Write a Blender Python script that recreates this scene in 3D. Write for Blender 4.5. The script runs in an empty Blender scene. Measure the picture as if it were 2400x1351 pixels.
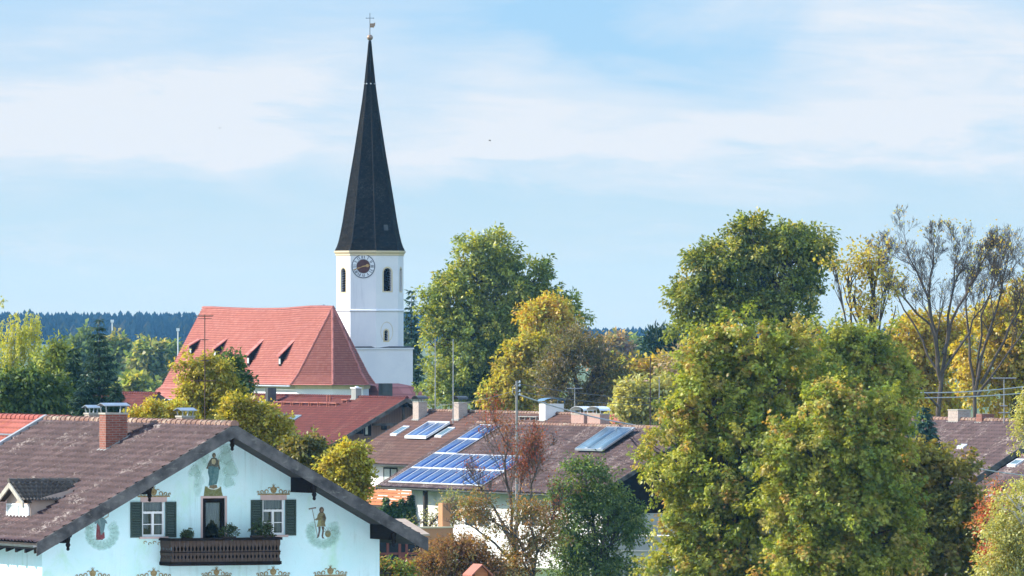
import bpy, math, random
import numpy as np
from mathutils import Vector, Matrix
from mathutils.geometry import tessellate_polygon

SC = bpy.context.scene
COL = SC.collection
F, CX, HY, CZ = 21400.0, 1200.0, 740.0, 15.0      # photo focal length (px), principal column, eye-level row, eye height (m)
R = math.radians

# ------------------------------------------------------------------ camera
cam = bpy.data.cameras.new('camera')
cam.sensor_width = 36.0
cam.lens = F / 2400.0 * 36.0
cam.shift_y = (HY - 675.5) / 2400.0
cam.clip_start, cam.clip_end = 2.0, 30000.0
camo = bpy.data.objects.new('camera', cam)
camo.location = (0, 0, CZ)
camo.rotation_euler = (R(90), 0, 0)
COL.objects.link(camo)
SC.camera = camo

# ------------------------------------------------------------------ sun, sky, exposure
SUN_AZ, SUN_EL = -77.0, 29.0                       # degrees right of the view direction, above the horizon
SUN_E, SKY_S, EXPO = 4.6, 0.15, 0.85
sd = Vector((math.sin(R(SUN_AZ)) * math.cos(R(SUN_EL)), math.cos(R(SUN_AZ)) * math.cos(R(SUN_EL)), math.sin(R(SUN_EL))))
sl = bpy.data.lights.new('sun', 'SUN')
sl.energy, sl.angle, sl.color = SUN_E, R(0.5), (1.0, 0.93, 0.80)
so = bpy.data.objects.new('sun', sl)
so.rotation_euler = sd.to_track_quat('Z', 'Y').to_euler()
so.location = (-60, 100, 120)
COL.objects.link(so)
SC.view_settings.view_transform = 'Standard'
SC.view_settings.look = 'None'
SC.view_settings.exposure = EXPO
SC.view_settings.gamma = 1.0
SC.view_settings.use_curve_mapping = False

world = bpy.data.worlds.new('World')
SC.world = world
world.use_nodes = True
NT = world.node_tree
for n in list(NT.nodes):
    NT.nodes.remove(n)

class G:
    """tiny helper for writing shader maths"""
    def __init__(s, nt): s.nt = nt
    def node(s, t, **k):
        n = s.nt.nodes.new(t)
        for a, b in k.items(): setattr(n, a, b)
        return n
    def put(s, sock, v):
        if hasattr(v, 'is_output') or isinstance(v, bpy.types.NodeSocket): s.nt.links.new(v, sock)
        else: sock.default_value = v
    def m(s, op, a, b=0.0, c=None, clamp=False):
        n = s.node('ShaderNodeMath', operation=op, use_clamp=clamp)
        s.put(n.inputs[0], a); s.put(n.inputs[1], b)
        if c is not None: s.put(n.inputs[2], c)
        return n.outputs[0]
    def mix(s, f, a, b):
        n = s.node('ShaderNodeMix', data_type='RGBA')
        s.put(n.inputs[0], f); s.put(n.inputs[6], a); s.put(n.inputs[7], b)
        return n.outputs[2]
    def ramp(s, f, stops):
        n = s.node('ShaderNodeValToRGB')
        cr = n.color_ramp
        while len(cr.elements) > 1: cr.elements.remove(cr.elements[-1])
        for i, (p, c) in enumerate(stops):
            e = cr.elements[0] if i == 0 else cr.elements.new(p)
            e.position = p
            e.color = tuple(c) + (1,) if len(c) == 3 else c
        s.put(n.inputs[0], f)
        return n.outputs[0]
    def noise(s, vec, scale, detail=4.0, rough=0.55, dist=0.0):
        n = s.node('ShaderNodeTexNoise')
        if vec is not None: s.put(n.inputs['Vector'], vec)
        n.inputs['Scale'].default_value = scale; n.inputs['Detail'].default_value = detail
        n.inputs['Roughness'].default_value = rough; n.inputs['Distortion'].default_value = dist
        return n.outputs[0]
    def smooth(s, x, a, b):
        n = s.node('ShaderNodeMapRange', interpolation_type='SMOOTHSTEP')
        s.put(n.inputs[0], x); n.inputs[1].default_value = a; n.inputs[2].default_value = b
        return n.outputs[0]

def srgb(r, g, b):
    f = lambda c: (c / 255 / 12.92) if c / 255 <= 0.04045 else ((c / 255 + 0.055) / 1.055) ** 2.4
    return (f(r), f(g), f(b), 1)

def build_sky():
    g = G(NT)
    out = g.node('ShaderNodeOutputWorld'); bg = g.node('ShaderNodeBackground')
    NT.links.new(bg.outputs[0], out.inputs[0])
    bg.inputs[1].default_value = SKY_S
    sky = g.node('ShaderNodeTexSky', sky_type='NISHITA')
    sky.sun_disc = False
    sky.sun_elevation, sky.sun_rotation = R(SUN_EL), R(SUN_AZ)
    sky.altitude, sky.air_density, sky.dust_density, sky.ozone_density = 600, 1.0, 0.6, 2.0
    tc = g.node('ShaderNodeTexCoord'); sep = g.node('ShaderNodeSeparateXYZ')
    NT.links.new(tc.outputs['Generated'], sep.inputs[0])
    x, y, z = sep.outputs
    # direction turned into azimuth / elevation measured in units of 0.112 rad (one picture width), clouds sit on that dome
    ys = g.m('MAXIMUM', y, 0.02)
    az = g.m('MULTIPLY', g.m('ARCTAN2', x, ys), F / 2400)
    el = g.m('MULTIPLY', g.m('ARCSINE', z), F / 2400)
    cv = g.node('ShaderNodeCombineXYZ'); g.put(cv.inputs[0], az); g.put(cv.inputs[1], g.m('MULTIPLY', el, 2.3)); 
    n1 = g.noise(cv.outputs[0], 2.1, 6.0, 0.58, 0.7)
    cv2 = g.node('ShaderNodeCombineXYZ'); g.put(cv2.inputs[0], g.m('ADD', az, g.m('MULTIPLY', el, 0.9))); g.put(cv2.inputs[1], g.m('MULTIPLY', el, 4.2)); g.put(cv2.inputs[2], 3.3)
    n2 = g.noise(cv2.outputs[0], 3.6, 7.0, 0.6, 0.4)
    wx = g.m('ADD', az, g.m('MULTIPLY', g.m('SUBTRACT', n1, 0.5), 0.55))
    wy = g.m('ADD', el, g.m('MULTIPLY', g.m('SUBTRACT', n2, 0.5), 0.17))
    cv3 = g.node('ShaderNodeCombineXYZ'); g.put(cv3.inputs[0], g.m('ADD', az, g.m('MULTIPLY', el, 1.6))); g.put(cv3.inputs[1], g.m('MULTIPLY', el, 6.5)); g.put(cv3.inputs[2], 7.7)
    n3 = g.noise(cv3.outputs[0], 8.0, 8.0, 0.62, 0.8)
    mask = None
    def blob(px, py, rx, ry, deg, amp):
        nonlocal mask
        cx, cy = (px - CX) / 2400, (HY - py) / 2400
        dx, dy = g.m('SUBTRACT', wx, cx), g.m('SUBTRACT', wy, cy)
        c, s = math.cos(R(deg)), math.sin(R(deg))
        u = g.m('ADD', g.m('MULTIPLY', dx, c * 2400 / rx), g.m('MULTIPLY', dy, s * 2400 / rx))
        v = g.m('ADD', g.m('MULTIPLY', dx, -s * 2400 / ry), g.m('MULTIPLY', dy, c * 2400 / ry))
        q = g.m('ADD', g.m('MULTIPLY', u, u), g.m('MULTIPLY', v, v))
        e = g.m('MULTIPLY', g.m('POWER', 2.718, g.m('MULTIPLY', q, -1.0)), amp)
        mask = e if mask is None else g.m('ADD', mask, e)
    for b in ((150, 290, 620, 115, 4, 0.95), (620, 190, 420, 90, 12, 0.7), (160, 70, 330, 55, 6, 0.35), (1180, 300, 380, 110, 14, 0.85),
              (1420, 350, 520, 60, 4, 0.6), (2150, 250, 420, 120, -10, 0.8), (2120, 60, 400, 90, -14, 0.85), (2400, 330, 420, 110, 0, 0.6),
              (1750, 300, 300, 100, 6, 0.55), (130, 575, 300, 22, 3, 0.22), (1150, 450, 330, 22, 2, 0.33), (1400, 562, 130, 18, 2, 0.16),
              (1600, 120, 330, 70, -16, -0.45), (1150, 50, 450, 70, 8, -0.30), (800, 20, 500, 40, 0, 0.12), (-900, 250, 700, 170, 5, 0.7), (3300, 200, 700, 150, -8, 0.7)):
        blob(*b)
    det = g.m('ADD', -0.62, g.m('MULTIPLY', g.m('ADD', g.m('MULTIPLY', n1, 0.25), g.m('ADD', g.m('MULTIPLY', n2, 0.40), g.m('MULTIPLY', n3, 0.35))), 2.9))
    mk = g.m('MULTIPLY', g.m('ADD', mask, 0.26), det, clamp=True)
    sky_blue = g.ramp(g.m('MULTIPLY', el, 3.0), [(0.0, SKYC[0]), (0.30, SKYC[1]), (0.62, SKYC[2]), (1.0, SKYC[3])])
    near = g.mix(mk, sky_blue, CLOUDC)
    k = 1.0 / (SKY_S * 2 ** EXPO)
    sc = g.node('ShaderNodeVectorMath', operation='SCALE'); g.put(sc.inputs[0], near); sc.inputs['Scale'].default_value = k
    hi = g.smooth(z, 0.12, 0.40)
    tint = g.node('ShaderNodeMix', data_type='RGBA', blend_type='MULTIPLY'); tint.inputs[0].default_value = 1.0
    g.put(tint.inputs[6], sky.outputs[0]); tint.inputs[7].default_value = SKYTINT
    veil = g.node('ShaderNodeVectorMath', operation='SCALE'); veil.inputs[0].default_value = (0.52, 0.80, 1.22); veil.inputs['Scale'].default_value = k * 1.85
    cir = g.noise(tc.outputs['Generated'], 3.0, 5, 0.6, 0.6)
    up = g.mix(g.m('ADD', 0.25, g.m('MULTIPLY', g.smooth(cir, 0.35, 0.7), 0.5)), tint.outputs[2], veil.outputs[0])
    back_fill = g.m('MULTIPLY', g.m('MULTIPLY', g.smooth(g.m('MULTIPLY', y, -1.0), 0.15, 0.6), g.smooth(z, 0.75, 0.30)), g.m('ADD', 0.45, g.m('MULTIPLY', cir, 0.6)), clamp=True)
    bk = g.node('ShaderNodeVectorMath', operation='SCALE'); bk.inputs[0].default_value = (0.92, 1.06, 1.16); bk.inputs['Scale'].default_value = k * 1.7     # added bright fill behind the camera, unseen, lifts the shaded walls
    NT.links.new(g.mix(back_fill, g.mix(hi, sc.outputs[0], up), bk.outputs[0]), bg.inputs[0])

SKYC = (srgb(193, 224, 240), srgb(187, 223, 243), srgb(176, 218, 248), srgb(168, 214, 250))
CLOUDC = srgb(230, 239, 249)
SKYTINT = (1.0, 1.05, 1.12, 1)
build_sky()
SC.cycles.use_denoising = True
SC.cycles.max_bounces = 6
SC.cycles.diffuse_bounces = 3
SC.cycles.glossy_bounces = 2
SC.cycles.transmission_bounces = 4
SC.cycles.transparent_max_bounces = 12
SC.cycles.volume_bounces = 0
SC.cycles.caustics_reflective = False
SC.cycles.caustics_refractive = False

# ------------------------------------------------------------------ placing helpers
def at(px, py, Y):
    return Vector(((px - CX) * Y / F, Y, CZ + (HY - py) * Y / F))

def props(o, label=None, cat=None, group=None, kind=None):
    if label: o['label'] = label
    if cat: o['category'] = cat
    if group: o['group'] = group
    if kind: o['kind'] = kind
    return o

def thing(name, label, cat, loc=(0, 0, 0), rotz=0.0, group=None):
    o = bpy.data.objects.new(name, None)
    COL.objects.link(o)
    o.location, o.rotation_euler = loc, (0, 0, rotz)
    o.empty_display_size = 0.2
    return props(o, label, cat, group)

def copy_tree(o, parent=None):
    c = o.copy(); COL.objects.link(c)
    if parent: c.parent = parent
    for ch in [q for q in bpy.data.objects if q.parent == o]:
        copy_tree(ch, c)
    return c

class MB:
    """collects polygons, builds ONE mesh object with metre-scaled UVs"""
    def __init__(s): s.v, s.f, s.m = [], [], []
    def add(s, pts, faces, mi=0):
        b = len(s.v)
        s.v += [tuple(p) for p in pts]
        for f in faces: s.f.append([b + i for i in f]); s.m.append(mi)
        return s
    def box(s, x0, x1, y0, y1, z0, z1, mi=0):
        x0, x1 = min(x0, x1), max(x0, x1); y0, y1 = min(y0, y1), max(y0, y1); z0, z1 = min(z0, z1), max(z0, z1)
        return s.add([(x0, y0, z0), (x1, y0, z0), (x1, y1, z0), (x0, y1, z0), (x0, y0, z1), (x1, y0, z1), (x1, y1, z1), (x0, y1, z1)],
              [(0, 3, 2, 1), (4, 5, 6, 7), (0, 1, 5, 4), (1, 2, 6, 5), (2, 3, 7, 6), (3, 0, 4, 7)], mi)
    def hexa(s, p, mi=0):      # 8 points, bottom ring then top ring
        return s.add(p, [(0, 3, 2, 1), (4, 5, 6, 7), (0, 1, 5, 4), (1, 2, 6, 5), (2, 3, 7, 6), (3, 0, 4, 7)], mi)
    def poly(s, pts, mi=0): return s.add(pts, [tuple(range(len(pts)))], mi)
    def prism(s, pts, d, mi=0):   # outline (3D, ccw seen from the side d points away from), pushed by vector d
        n = len(pts); d = Vector(d)
        a = [Vector(p) for p in pts]; b = [p + d for p in a]
        s.add(a + b, [tuple(range(n))[::-1], tuple(range(n, 2 * n))] + [(i, (i + 1) % n, n + (i + 1) % n, n + i) for i in range(n)], mi)
        return s
    def tube(s, pts, rs, n=6, mi=0, cap=True):
        pts = [Vector(p) for p in pts]
        if not hasattr(rs, '__len__'): rs = [rs] * len(pts)
        base = len(s.v); prev = None
        for i, p in enumerate(pts):
            t = (pts[min(i + 1, len(pts) - 1)] - pts[max(i - 1, 0)])
            t = t.normalized() if t.length > 1e-9 else Vector((0, 0, 1))
            if prev is None:
                a = Vector((0, 0, 1)) if abs(t.z) < 0.9 else Vector((1, 0, 0))
                u = t.cross(a).normalized()
            else:
                u = prev - t * prev.dot(t)
                u = u.normalized() if u.length > 1e-6 else t.orthogonal().normalized()
            prev = u; w = t.cross(u)
            for k in range(n):
                an = 2 * math.pi * k / n
                s.v.append(tuple(p + (u * math.cos(an) + w * math.sin(an)) * rs[i]))
        for i in range(len(pts) - 1):
            for k in range(n):
                a, b = base + i * n + k, base + i * n + (k + 1) % n
                s.f.append([a, b, b + n, a + n]); s.m.append(mi)
        if cap:
            s.f.append([base + k for k in range(n)][::-1]); s.m.append(mi)
            e = base + (len(pts) - 1) * n
            s.f.append([e + k for k in range(n)]); s.m.append(mi)
        return s
    def lathe(s, prof, c=(0, 0, 0), n=12, mi=0, ph=0.0, sx=1.0, sy=1.0):
        base = len(s.v)
        for r, z in prof:
            for k in range(n):
                a = ph + 2 * math.pi * k / n
                s.v.append((c[0] + r * math.cos(a) * sx, c[1] + r * math.sin(a) * sy, c[2] + z))
        for i in range(len(prof) - 1):
            for k in range(n):
                a, b = base + i * n + k, base + i * n + (k + 1) % n
                s.f.append([a, b, b + n, a + n]); s.m.append(mi)
        s.f.append([base + k for k in range(n)][::-1]); s.m.append(mi)
        e = base + (len(prof) - 1) * n
        s.f.append([e + k for k in range(n)]); s.m.append(mi)
        return s
    def build(s, name, mats, parent=None, smooth=False):
        me = bpy.data.meshes.new(name)
        me.from_pydata(s.v, [], s.f)
        if not isinstance(mats, (list, tuple)): mats = [mats]
        for m in mats: me.materials.append(m)
        if len(mats) > 1: me.polygons.foreach_set('material_index', s.m)
        uvl = me.uv_layers.new(name='UVMap')
        buf = np.zeros((len(me.loops), 2), np.float32)
        for p in me.polygons:
            n = p.normal
            if abs(n.z) > 0.85: U, V = Vector((1, 0, 0)), Vector((0, 1, 0))
            else:
                U = Vector((-n.y, n.x, 0)).normalized(); V = n.cross(U)
            for li in p.loop_indices:
                co = me.vertices[me.loops[li].vertex_index].co
                buf[li] = (co.dot(U), co.dot(V))
        uvl.data.foreach_set('uv', buf.ravel())
        if smooth: me.polygons.foreach_set('use_smooth', [True] * len(me.polygons))
        me.update()
        o = bpy.data.objects.new(name, me)
        COL.objects.link(o)
        if parent: o.parent = parent
        return o

def mesh_np(name, V, Q, mats, parent=None, uv=None, col=None, smooth=False, mi=None):
    """fast quad/tri mesh from arrays: V (n,3), Q (m,k); uv (m*k,2); col (m,3 or 4) one colour per face"""
    V = np.asarray(V, np.float32); Q = np.asarray(Q, np.int32); m, k = Q.shape
    me = bpy.data.meshes.new(name)
    me.vertices.add(len(V)); me.vertices.foreach_set('co', V.ravel())
    me.loops.add(m * k); me.loops.foreach_set('vertex_index', Q.ravel())
    me.polygons.add(m); me.polygons.foreach_set('loop_start', np.arange(0, m * k, k, dtype=np.int32))
    if not isinstance(mats, (list, tuple)): mats = [mats]
    for q in mats: me.materials.append(q)
    if mi is not None: me.polygons.foreach_set('material_index', np.asarray(mi, np.int32))
    if uv is not None:
        l = me.uv_layers.new(name='UVMap'); l.data.foreach_set('uv', np.asarray(uv, np.float32).ravel())
    if col is not None:
        c = np.ones((m, 4), np.float32); c[:, :np.shape(col)[1]] = col
        a = me.color_attributes.new('Col', 'FLOAT_COLOR', 'CORNER')
        a.data.foreach_set('color', np.repeat(c, k, axis=0).ravel())
    me.update(calc_edges=True)
    me.validate()
    if smooth: me.polygons.foreach_set('use_smooth', np.ones(m, bool))
    o = bpy.data.objects.new(name, me)
    COL.objects.link(o)
    if parent: o.parent = parent
    return o
# ------------------------------------------------------------------ materials
def new_mat(name):
    m = bpy.data.materials.new(name); m.use_nodes = True
    nt = m.node_tree
    return m, G(nt), nt.nodes['Principled BSDF']

def hexc(c): return tuple(c) + (1,) if len(c) == 3 else c

def plain(name, c1, c2=None, scale=3.0, rough=0.8, bump=0.0, bscale=30.0, spec=0.3, metal=0.0, stretch=(1, 1, 1), stain=None, detail=5.0):
    """two-tone noise colour in object space with optional bump and stains"""
    m, g, b = new_mat(name)
    tc = g.node('ShaderNodeTexCoord'); mp = g.node('ShaderNodeMapping'); mp.inputs['Scale'].default_value = stretch
    g.put(mp.inputs[0], tc.outputs['Object'])
    c2 = c2 or tuple(x * 0.8 for x in c1)
    n = g.noise(mp.outputs[0], scale, detail, 0.6)
    col = g.mix(g.smooth(n, 0.3, 0.7), hexc(c1), hexc(c2))
    if stain:
        sc, col2, lo, hi, sx = stain
        mp2 = g.node('ShaderNodeMapping'); mp2.inputs['Scale'].default_value = sx; g.put(mp2.inputs[0], tc.outputs['Object'])
        col = g.mix(g.smooth(g.noise(mp2.outputs[0], sc, 6, 0.65, 0.4), lo, hi), col, hexc(col2))
    g.put(b.inputs['Base Color'], col)
    b.inputs['Roughness'].default_value = rough; b.inputs['Specular IOR Level'].default_value = spec; b.inputs['Metallic'].default_value = metal
    if bump:
        bn = g.node('ShaderNodeBump'); bn.inputs['Strength'].default_value = bump; bn.inputs['Distance'].default_value = 0.02
        g.put(bn.inputs['Height'], g.noise(mp.outputs[0], bscale, 3, 0.6)); g.put(b.inputs['Normal'], bn.outputs[0])
    return m

def tiles(name, cols, lichen=None, lich_amt=0.62, rough=0.8, big=0.25, grime=0.35, vary=0.62, edge=0.45):
    """clay tiles: UV cell = one tile, each gets its own tone; weathering in large patches"""
    m, g, b = new_mat(name)
    tc = g.node('ShaderNodeTexCoord')
    fl = g.node('ShaderNodeVectorMath', operation='FLOOR'); g.put(fl.inputs[0], tc.outputs['UV'])
    wn = g.node('ShaderNodeTexWhiteNoise', noise_dimensions='2D'); g.put(wn.inputs['Vector'], fl.outputs[0])
    col = g.ramp(wn.outputs['Value'], [(i / max(1, len(cols) - 1), c) for i, c in enumerate(cols)])
    n = g.noise(tc.outputs['Object'], big, 5, 0.6, 0.3)
    hs = g.node('ShaderNodeHueSaturation'); g.put(hs.inputs['Color'], col)
    g.put(hs.inputs['Value'], g.m('ADD', 1.0 - vary * 0.5, g.m('MULTIPLY', n, vary)))
    col = hs.outputs[0]
    fine = g.noise(tc.outputs['Object'], 11.0, 5, 0.7)
    col = g.mix(g.m('MULTIPLY', g.smooth(fine, 0.45, 0.75), grime), col, hexc(tuple(x * 0.45 for x in cols[0][:3])))
    sp = g.node('ShaderNodeSeparateXYZ'); g.put(sp.inputs[0], tc.outputs['UV'])      # darker laps and joints on every tile
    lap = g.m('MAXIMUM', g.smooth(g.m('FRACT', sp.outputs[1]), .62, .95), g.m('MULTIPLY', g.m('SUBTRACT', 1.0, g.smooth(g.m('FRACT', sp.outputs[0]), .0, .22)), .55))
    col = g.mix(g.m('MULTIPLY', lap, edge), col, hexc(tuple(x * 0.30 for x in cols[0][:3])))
    if lichen:
        l1 = g.noise(tc.outputs['Object'], 0.55, 4, 0.6, 0.5); l2 = g.noise(tc.outputs['Object'], 7.0, 5, 0.75)
        col = g.mix(g.m('MULTIPLY', g.smooth(l1, lich_amt - 0.1, lich_amt + 0.12), g.smooth(l2, 0.48, 0.58)), col, hexc(lichen))
        col = g.mix(g.m('MULTIPLY', g.smooth(l2, 0.64, 0.70), 0.6), col, hexc(lichen))
    g.put(b.inputs['Base Color'], col)
    b.inputs['Roughness'].default_value = rough; b.inputs['Specular IOR Level'].default_value = 0.12
    bn = g.node('ShaderNodeBump'); bn.inputs['Strength'].default_value = 0.25; bn.inputs['Distance'].default_value = 0.01
    g.put(bn.inputs['Height'], fine); g.put(b.inputs['Normal'], bn.outputs[0])
    return m

def bricks(name, c1, c2, mortar, w=0.24, h=0.075, rough=0.9):
    m, g, b = new_mat(name)
    tc = g.node('ShaderNodeTexCoord')
    t = g.node('ShaderNodeTexBrick'); g.put(t.inputs['Vector'], tc.outputs['UV'])
    t.inputs['Color1'].default_value, t.inputs['Color2'].default_value, t.inputs['Mortar'].default_value = hexc(c1), hexc(c2), hexc(mortar)
    t.inputs['Scale'].default_value = 1.0; t.inputs['Mortar Size'].default_value = 0.012
    t.inputs['Brick Width'].default_value, t.inputs['Row Height'].default_value = w, h
    n = g.noise(tc.outputs['Object'], 6, 5, 0.7)
    g.put(b.inputs['Base Color'], g.mix(g.m('MULTIPLY', g.smooth(n, 0.45, 0.8), 0.6), t.outputs['Color'], hexc(tuple(x * 0.35 for x in c1))))
    bn = g.node('ShaderNodeBump'); bn.inputs['Strength'].default_value = 0.6; bn.inputs['Distance'].default_value = 0.01; bn.invert = True
    g.put(bn.inputs['Height'], t.outputs['Fac']); g.put(b.inputs['Normal'], bn.outputs[0])
    b.inputs['Roughness'].default_value = rough
    return m

def planks(name, c1, c2, w=0.16, axis='Z', rough=0.85, gap=0.06):
    """boards: tone changes per board along one object axis, dark joints"""
    m, g, b = new_mat(name)
    tc = g.node('ShaderNodeTexCoord'); sep = g.node('ShaderNodeSeparateXYZ'); g.put(sep.inputs[0], tc.outputs['Object'])
    q = g.m('DIVIDE', sep.outputs['XYZ'.index(axis)], w)
    wn = g.node('ShaderNodeTexWhiteNoise', noise_dimensions='1D'); g.put(wn.inputs['W'], g.m('FLOOR', q))
    mp = g.node('ShaderNodeMapping'); st = [1.5, 1.5, 1.5]; st['XYZ'.index(axis)] = 14; mp.inputs['Scale'].default_value = st
    g.put(mp.inputs[0], tc.outputs['Object'])
    n = g.noise(mp.outputs[0], 2.0, 5, 0.65)
    col = g.mix(g.m('ADD', g.m('MULTIPLY', wn.outputs['Value'], 0.6), g.m('MULTIPLY', n, 0.5), clamp=True), hexc(c1), hexc(c2))
    fr = g.m('FRACT', q); j = g.m('LESS_THAN', fr, gap)
    g.put(b.inputs['Base Color'], g.mix(j, col, hexc(tuple(x * 0.25 for x in c1))))
    b.inputs['Roughness'].default_value = rough
    return m

def leaf_mat(name, trans=0.42, gloss=0.02, warm=(1.25, 1.15, 0.50)):
    m, g, b = new_mat(name); nt = g.nt
    nt.nodes.remove(b); out = nt.nodes['Material Output']
    at_ = g.node('ShaderNodeAttribute', attribute_name='Col')
    d = g.node('ShaderNodeBsdfDiffuse'); g.put(d.inputs[0], at_.outputs['Color'])
    t = g.node('ShaderNodeBsdfTranslucent')
    mu = g.node('ShaderNodeMix', data_type='RGBA', blend_type='MULTIPLY'); mu.inputs[0].default_value = 1
    g.put(mu.inputs[6], at_.outputs['Color']); mu.inputs[7].default_value = tuple(warm) + (1,)
    g.put(t.inputs[0], mu.outputs[2])
    mx = g.node('ShaderNodeMixShader'); mx.inputs[0].default_value = trans
    nt.links.new(d.outputs[0], mx.inputs[1]); nt.links.new(t.outputs[0], mx.inputs[2])
    gl = g.node('ShaderNodeBsdfGlossy'); gl.inputs['Roughness'].default_value = 0.42; gl.inputs[0].default_value = (1, 1, 1, 1)
    m2 = g.node('ShaderNodeMixShader'); m2.inputs[0].default_value = gloss
    nt.links.new(mx.outputs[0], m2.inputs[1]); nt.links.new(gl.outputs[0], m2.inputs[2])
    nt.links.new(m2.outputs[0], out.inputs[0])
    return m

def solar(name, base, line, nx, ny, lw=0.03, rough=0.18):
    """photovoltaic glass: cell grid from the panel's own UV (0..1)"""
    m, g, b = new_mat(name)
    tc = g.node('ShaderNodeTexCoord'); sep = g.node('ShaderNodeSeparateXYZ'); g.put(sep.inputs[0], tc.outputs['UV'])
    fx = g.m('FRACT', g.m('MULTIPLY', sep.outputs[0], nx)); fy = g.m('FRACT', g.m('MULTIPLY', sep.outputs[1], ny))
    j = g.m('MAXIMUM', g.m('LESS_THAN', fx, lw), g.m('LESS_THAN', fy, lw * 1.6))
    n = g.noise(tc.outputs['Object'], 4.0, 4, 0.7)
    col = g.mix(n, hexc(base), hexc(tuple(x * 1.35 for x in base)))
    g.put(b.inputs['Base Color'], g.mix(j, col, hexc(line)))
    b.inputs['Roughness'].default_value = rough; b.inputs['Specular IOR Level'].default_value = 0.5
    return m

def paint(name):
    """old wall painting: colour from the mesh, alpha fades and flakes"""
    m, g, b = new_mat(name); nt = g.nt
    a = g.node('ShaderNodeAttribute', attribute_name='Col'); tc = g.node('ShaderNodeTexCoord')
    n = g.noise(tc.outputs['Object'], 5.0, 6, 0.65, 0.3)
    n2 = g.noise(tc.outputs['Object'], 22.0, 4, 0.7)
    g.put(b.inputs['Base Color'], g.mix(g.m('MULTIPLY', g.smooth(n2, 0.4, 0.75), 0.30), a.outputs['Color'], (0.42, 0.52, 0.46, 1)))
    b.inputs['Roughness'].default_value = 0.9
    al = g.m('MULTIPLY', a.outputs['Alpha'], g.m('ADD', 0.35, g.m('MULTIPLY', n, 1.3)), clamp=True)
    tr = g.node('ShaderNodeBsdfTransparent'); mx = g.node('ShaderNodeMixShader')
    g.put(mx.inputs[0], al); nt.links.new(tr.outputs[0], mx.inputs[1]); nt.links.new(b.outputs[0], mx.inputs[2])
    nt.links.new(mx.outputs[0], nt.nodes['Material Output'].inputs[0])
    return m

def streaked(name, c1, c2, scale, rough, bump, bscale, stain):
    """lime plaster: faint patches, green algae bloom and rain streaks"""
    m = plain(name, c1, c2, scale, rough, bump, bscale, stain=stain); g = G(m.node_tree); nt = m.node_tree
    b = nt.nodes['Principled BSDF']; lk = b.inputs['Base Color'].links[0]; src = lk.from_socket
    tc = g.node('ShaderNodeTexCoord'); mp = g.node('ShaderNodeMapping'); mp.inputs['Scale'].default_value = (7, 7, .35); g.put(mp.inputs[0], tc.outputs['Object'])
    n = g.noise(mp.outputs[0], 1.0, 6, .65); n2 = g.noise(tc.outputs['Object'], .45, 4, .6, .4); n3 = g.noise(tc.outputs['Object'], 9.0, 5, .7)
    f = g.m('MULTIPLY', g.m('MULTIPLY', g.smooth(n, .50, .72), g.smooth(n2, .42, .68)), .55)
    c = g.mix(f, src, (.36, .52, .50, 1))
    c = g.mix(g.m('MULTIPLY', g.smooth(n3, .55, .75), .22), c, (.40, .60, .58, 1))
    g.put(b.inputs['Base Color'], c)
    return m

M = {}
M['wall_near'] = streaked('plaster_skylight_tint', (0.63, 0.90, 0.93), (0.69, 0.91, 0.94), 1.2, 0.9, 0.35, 60, stain=(0.9, (0.52, 0.82, 0.66), 0.55, 0.8, (1, 1, 0.6)))  # white plaster, the cyan of the skylight is put into its base colour
M['wall_white'] = plain('plaster_white', (0.80, 0.79, 0.78), (0.72, 0.71, 0.71), 0.6, 0.9, 0.25, 40, stain=(0.9, (0.50, 0.49, 0.48), 0.55, 0.80, (1.6, 1.6, 0.2)))
M['wall_church'] = plain('plaster_church', (0.80, 0.79, 0.80), (0.72, 0.72, 0.75), 0.35, 0.9, 0.2, 20, stain=(0.8, (0.46, 0.47, 0.52), 0.54, 0.82, (1.5, 1.5, 0.16)))
M['cream'] = plain('plaster_cream', (0.70, 0.58, 0.36), (0.62, 0.52, 0.36), 1.0, 0.9)
M['ochre'] = plain('plaster_ochre', (0.52, 0.26, 0.13), (0.44, 0.22, 0.11), 1.0, 0.9)
M['grey'] = plain('plaster_grey', (0.42, 0.42, 0.40), (0.34, 0.34, 0.32), 0.6, 0.9, 0.2, 20, stain=(0.8, (0.25, 0.25, 0.23), 0.55, 0.8, (1, 1, 0.4)))
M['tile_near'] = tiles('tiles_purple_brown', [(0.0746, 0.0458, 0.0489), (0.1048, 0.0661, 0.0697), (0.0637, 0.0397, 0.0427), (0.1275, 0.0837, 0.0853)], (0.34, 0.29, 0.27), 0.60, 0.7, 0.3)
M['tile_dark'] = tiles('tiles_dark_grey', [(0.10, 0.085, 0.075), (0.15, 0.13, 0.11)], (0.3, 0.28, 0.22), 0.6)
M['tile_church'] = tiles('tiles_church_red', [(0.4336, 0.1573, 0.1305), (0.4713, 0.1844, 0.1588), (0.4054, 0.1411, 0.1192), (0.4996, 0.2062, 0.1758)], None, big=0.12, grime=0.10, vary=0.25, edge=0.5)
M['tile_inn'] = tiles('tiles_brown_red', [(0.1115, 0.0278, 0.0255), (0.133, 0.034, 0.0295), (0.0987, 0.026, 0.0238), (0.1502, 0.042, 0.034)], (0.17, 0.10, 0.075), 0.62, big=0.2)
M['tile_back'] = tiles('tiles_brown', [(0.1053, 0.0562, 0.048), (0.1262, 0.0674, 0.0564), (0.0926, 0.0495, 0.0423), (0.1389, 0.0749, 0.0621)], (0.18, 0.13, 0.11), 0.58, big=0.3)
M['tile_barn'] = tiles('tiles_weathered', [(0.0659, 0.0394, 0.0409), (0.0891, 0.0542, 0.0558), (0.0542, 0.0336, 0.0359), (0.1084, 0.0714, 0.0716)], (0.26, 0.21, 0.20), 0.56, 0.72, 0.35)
M['tile_orange'] = tiles('tiles_orange', [(0.36, 0.1152, 0.0765), (0.36, 0.1152, 0.0935), (0.3024, 0.0864, 0.0723)], None, big=0.4)
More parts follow.
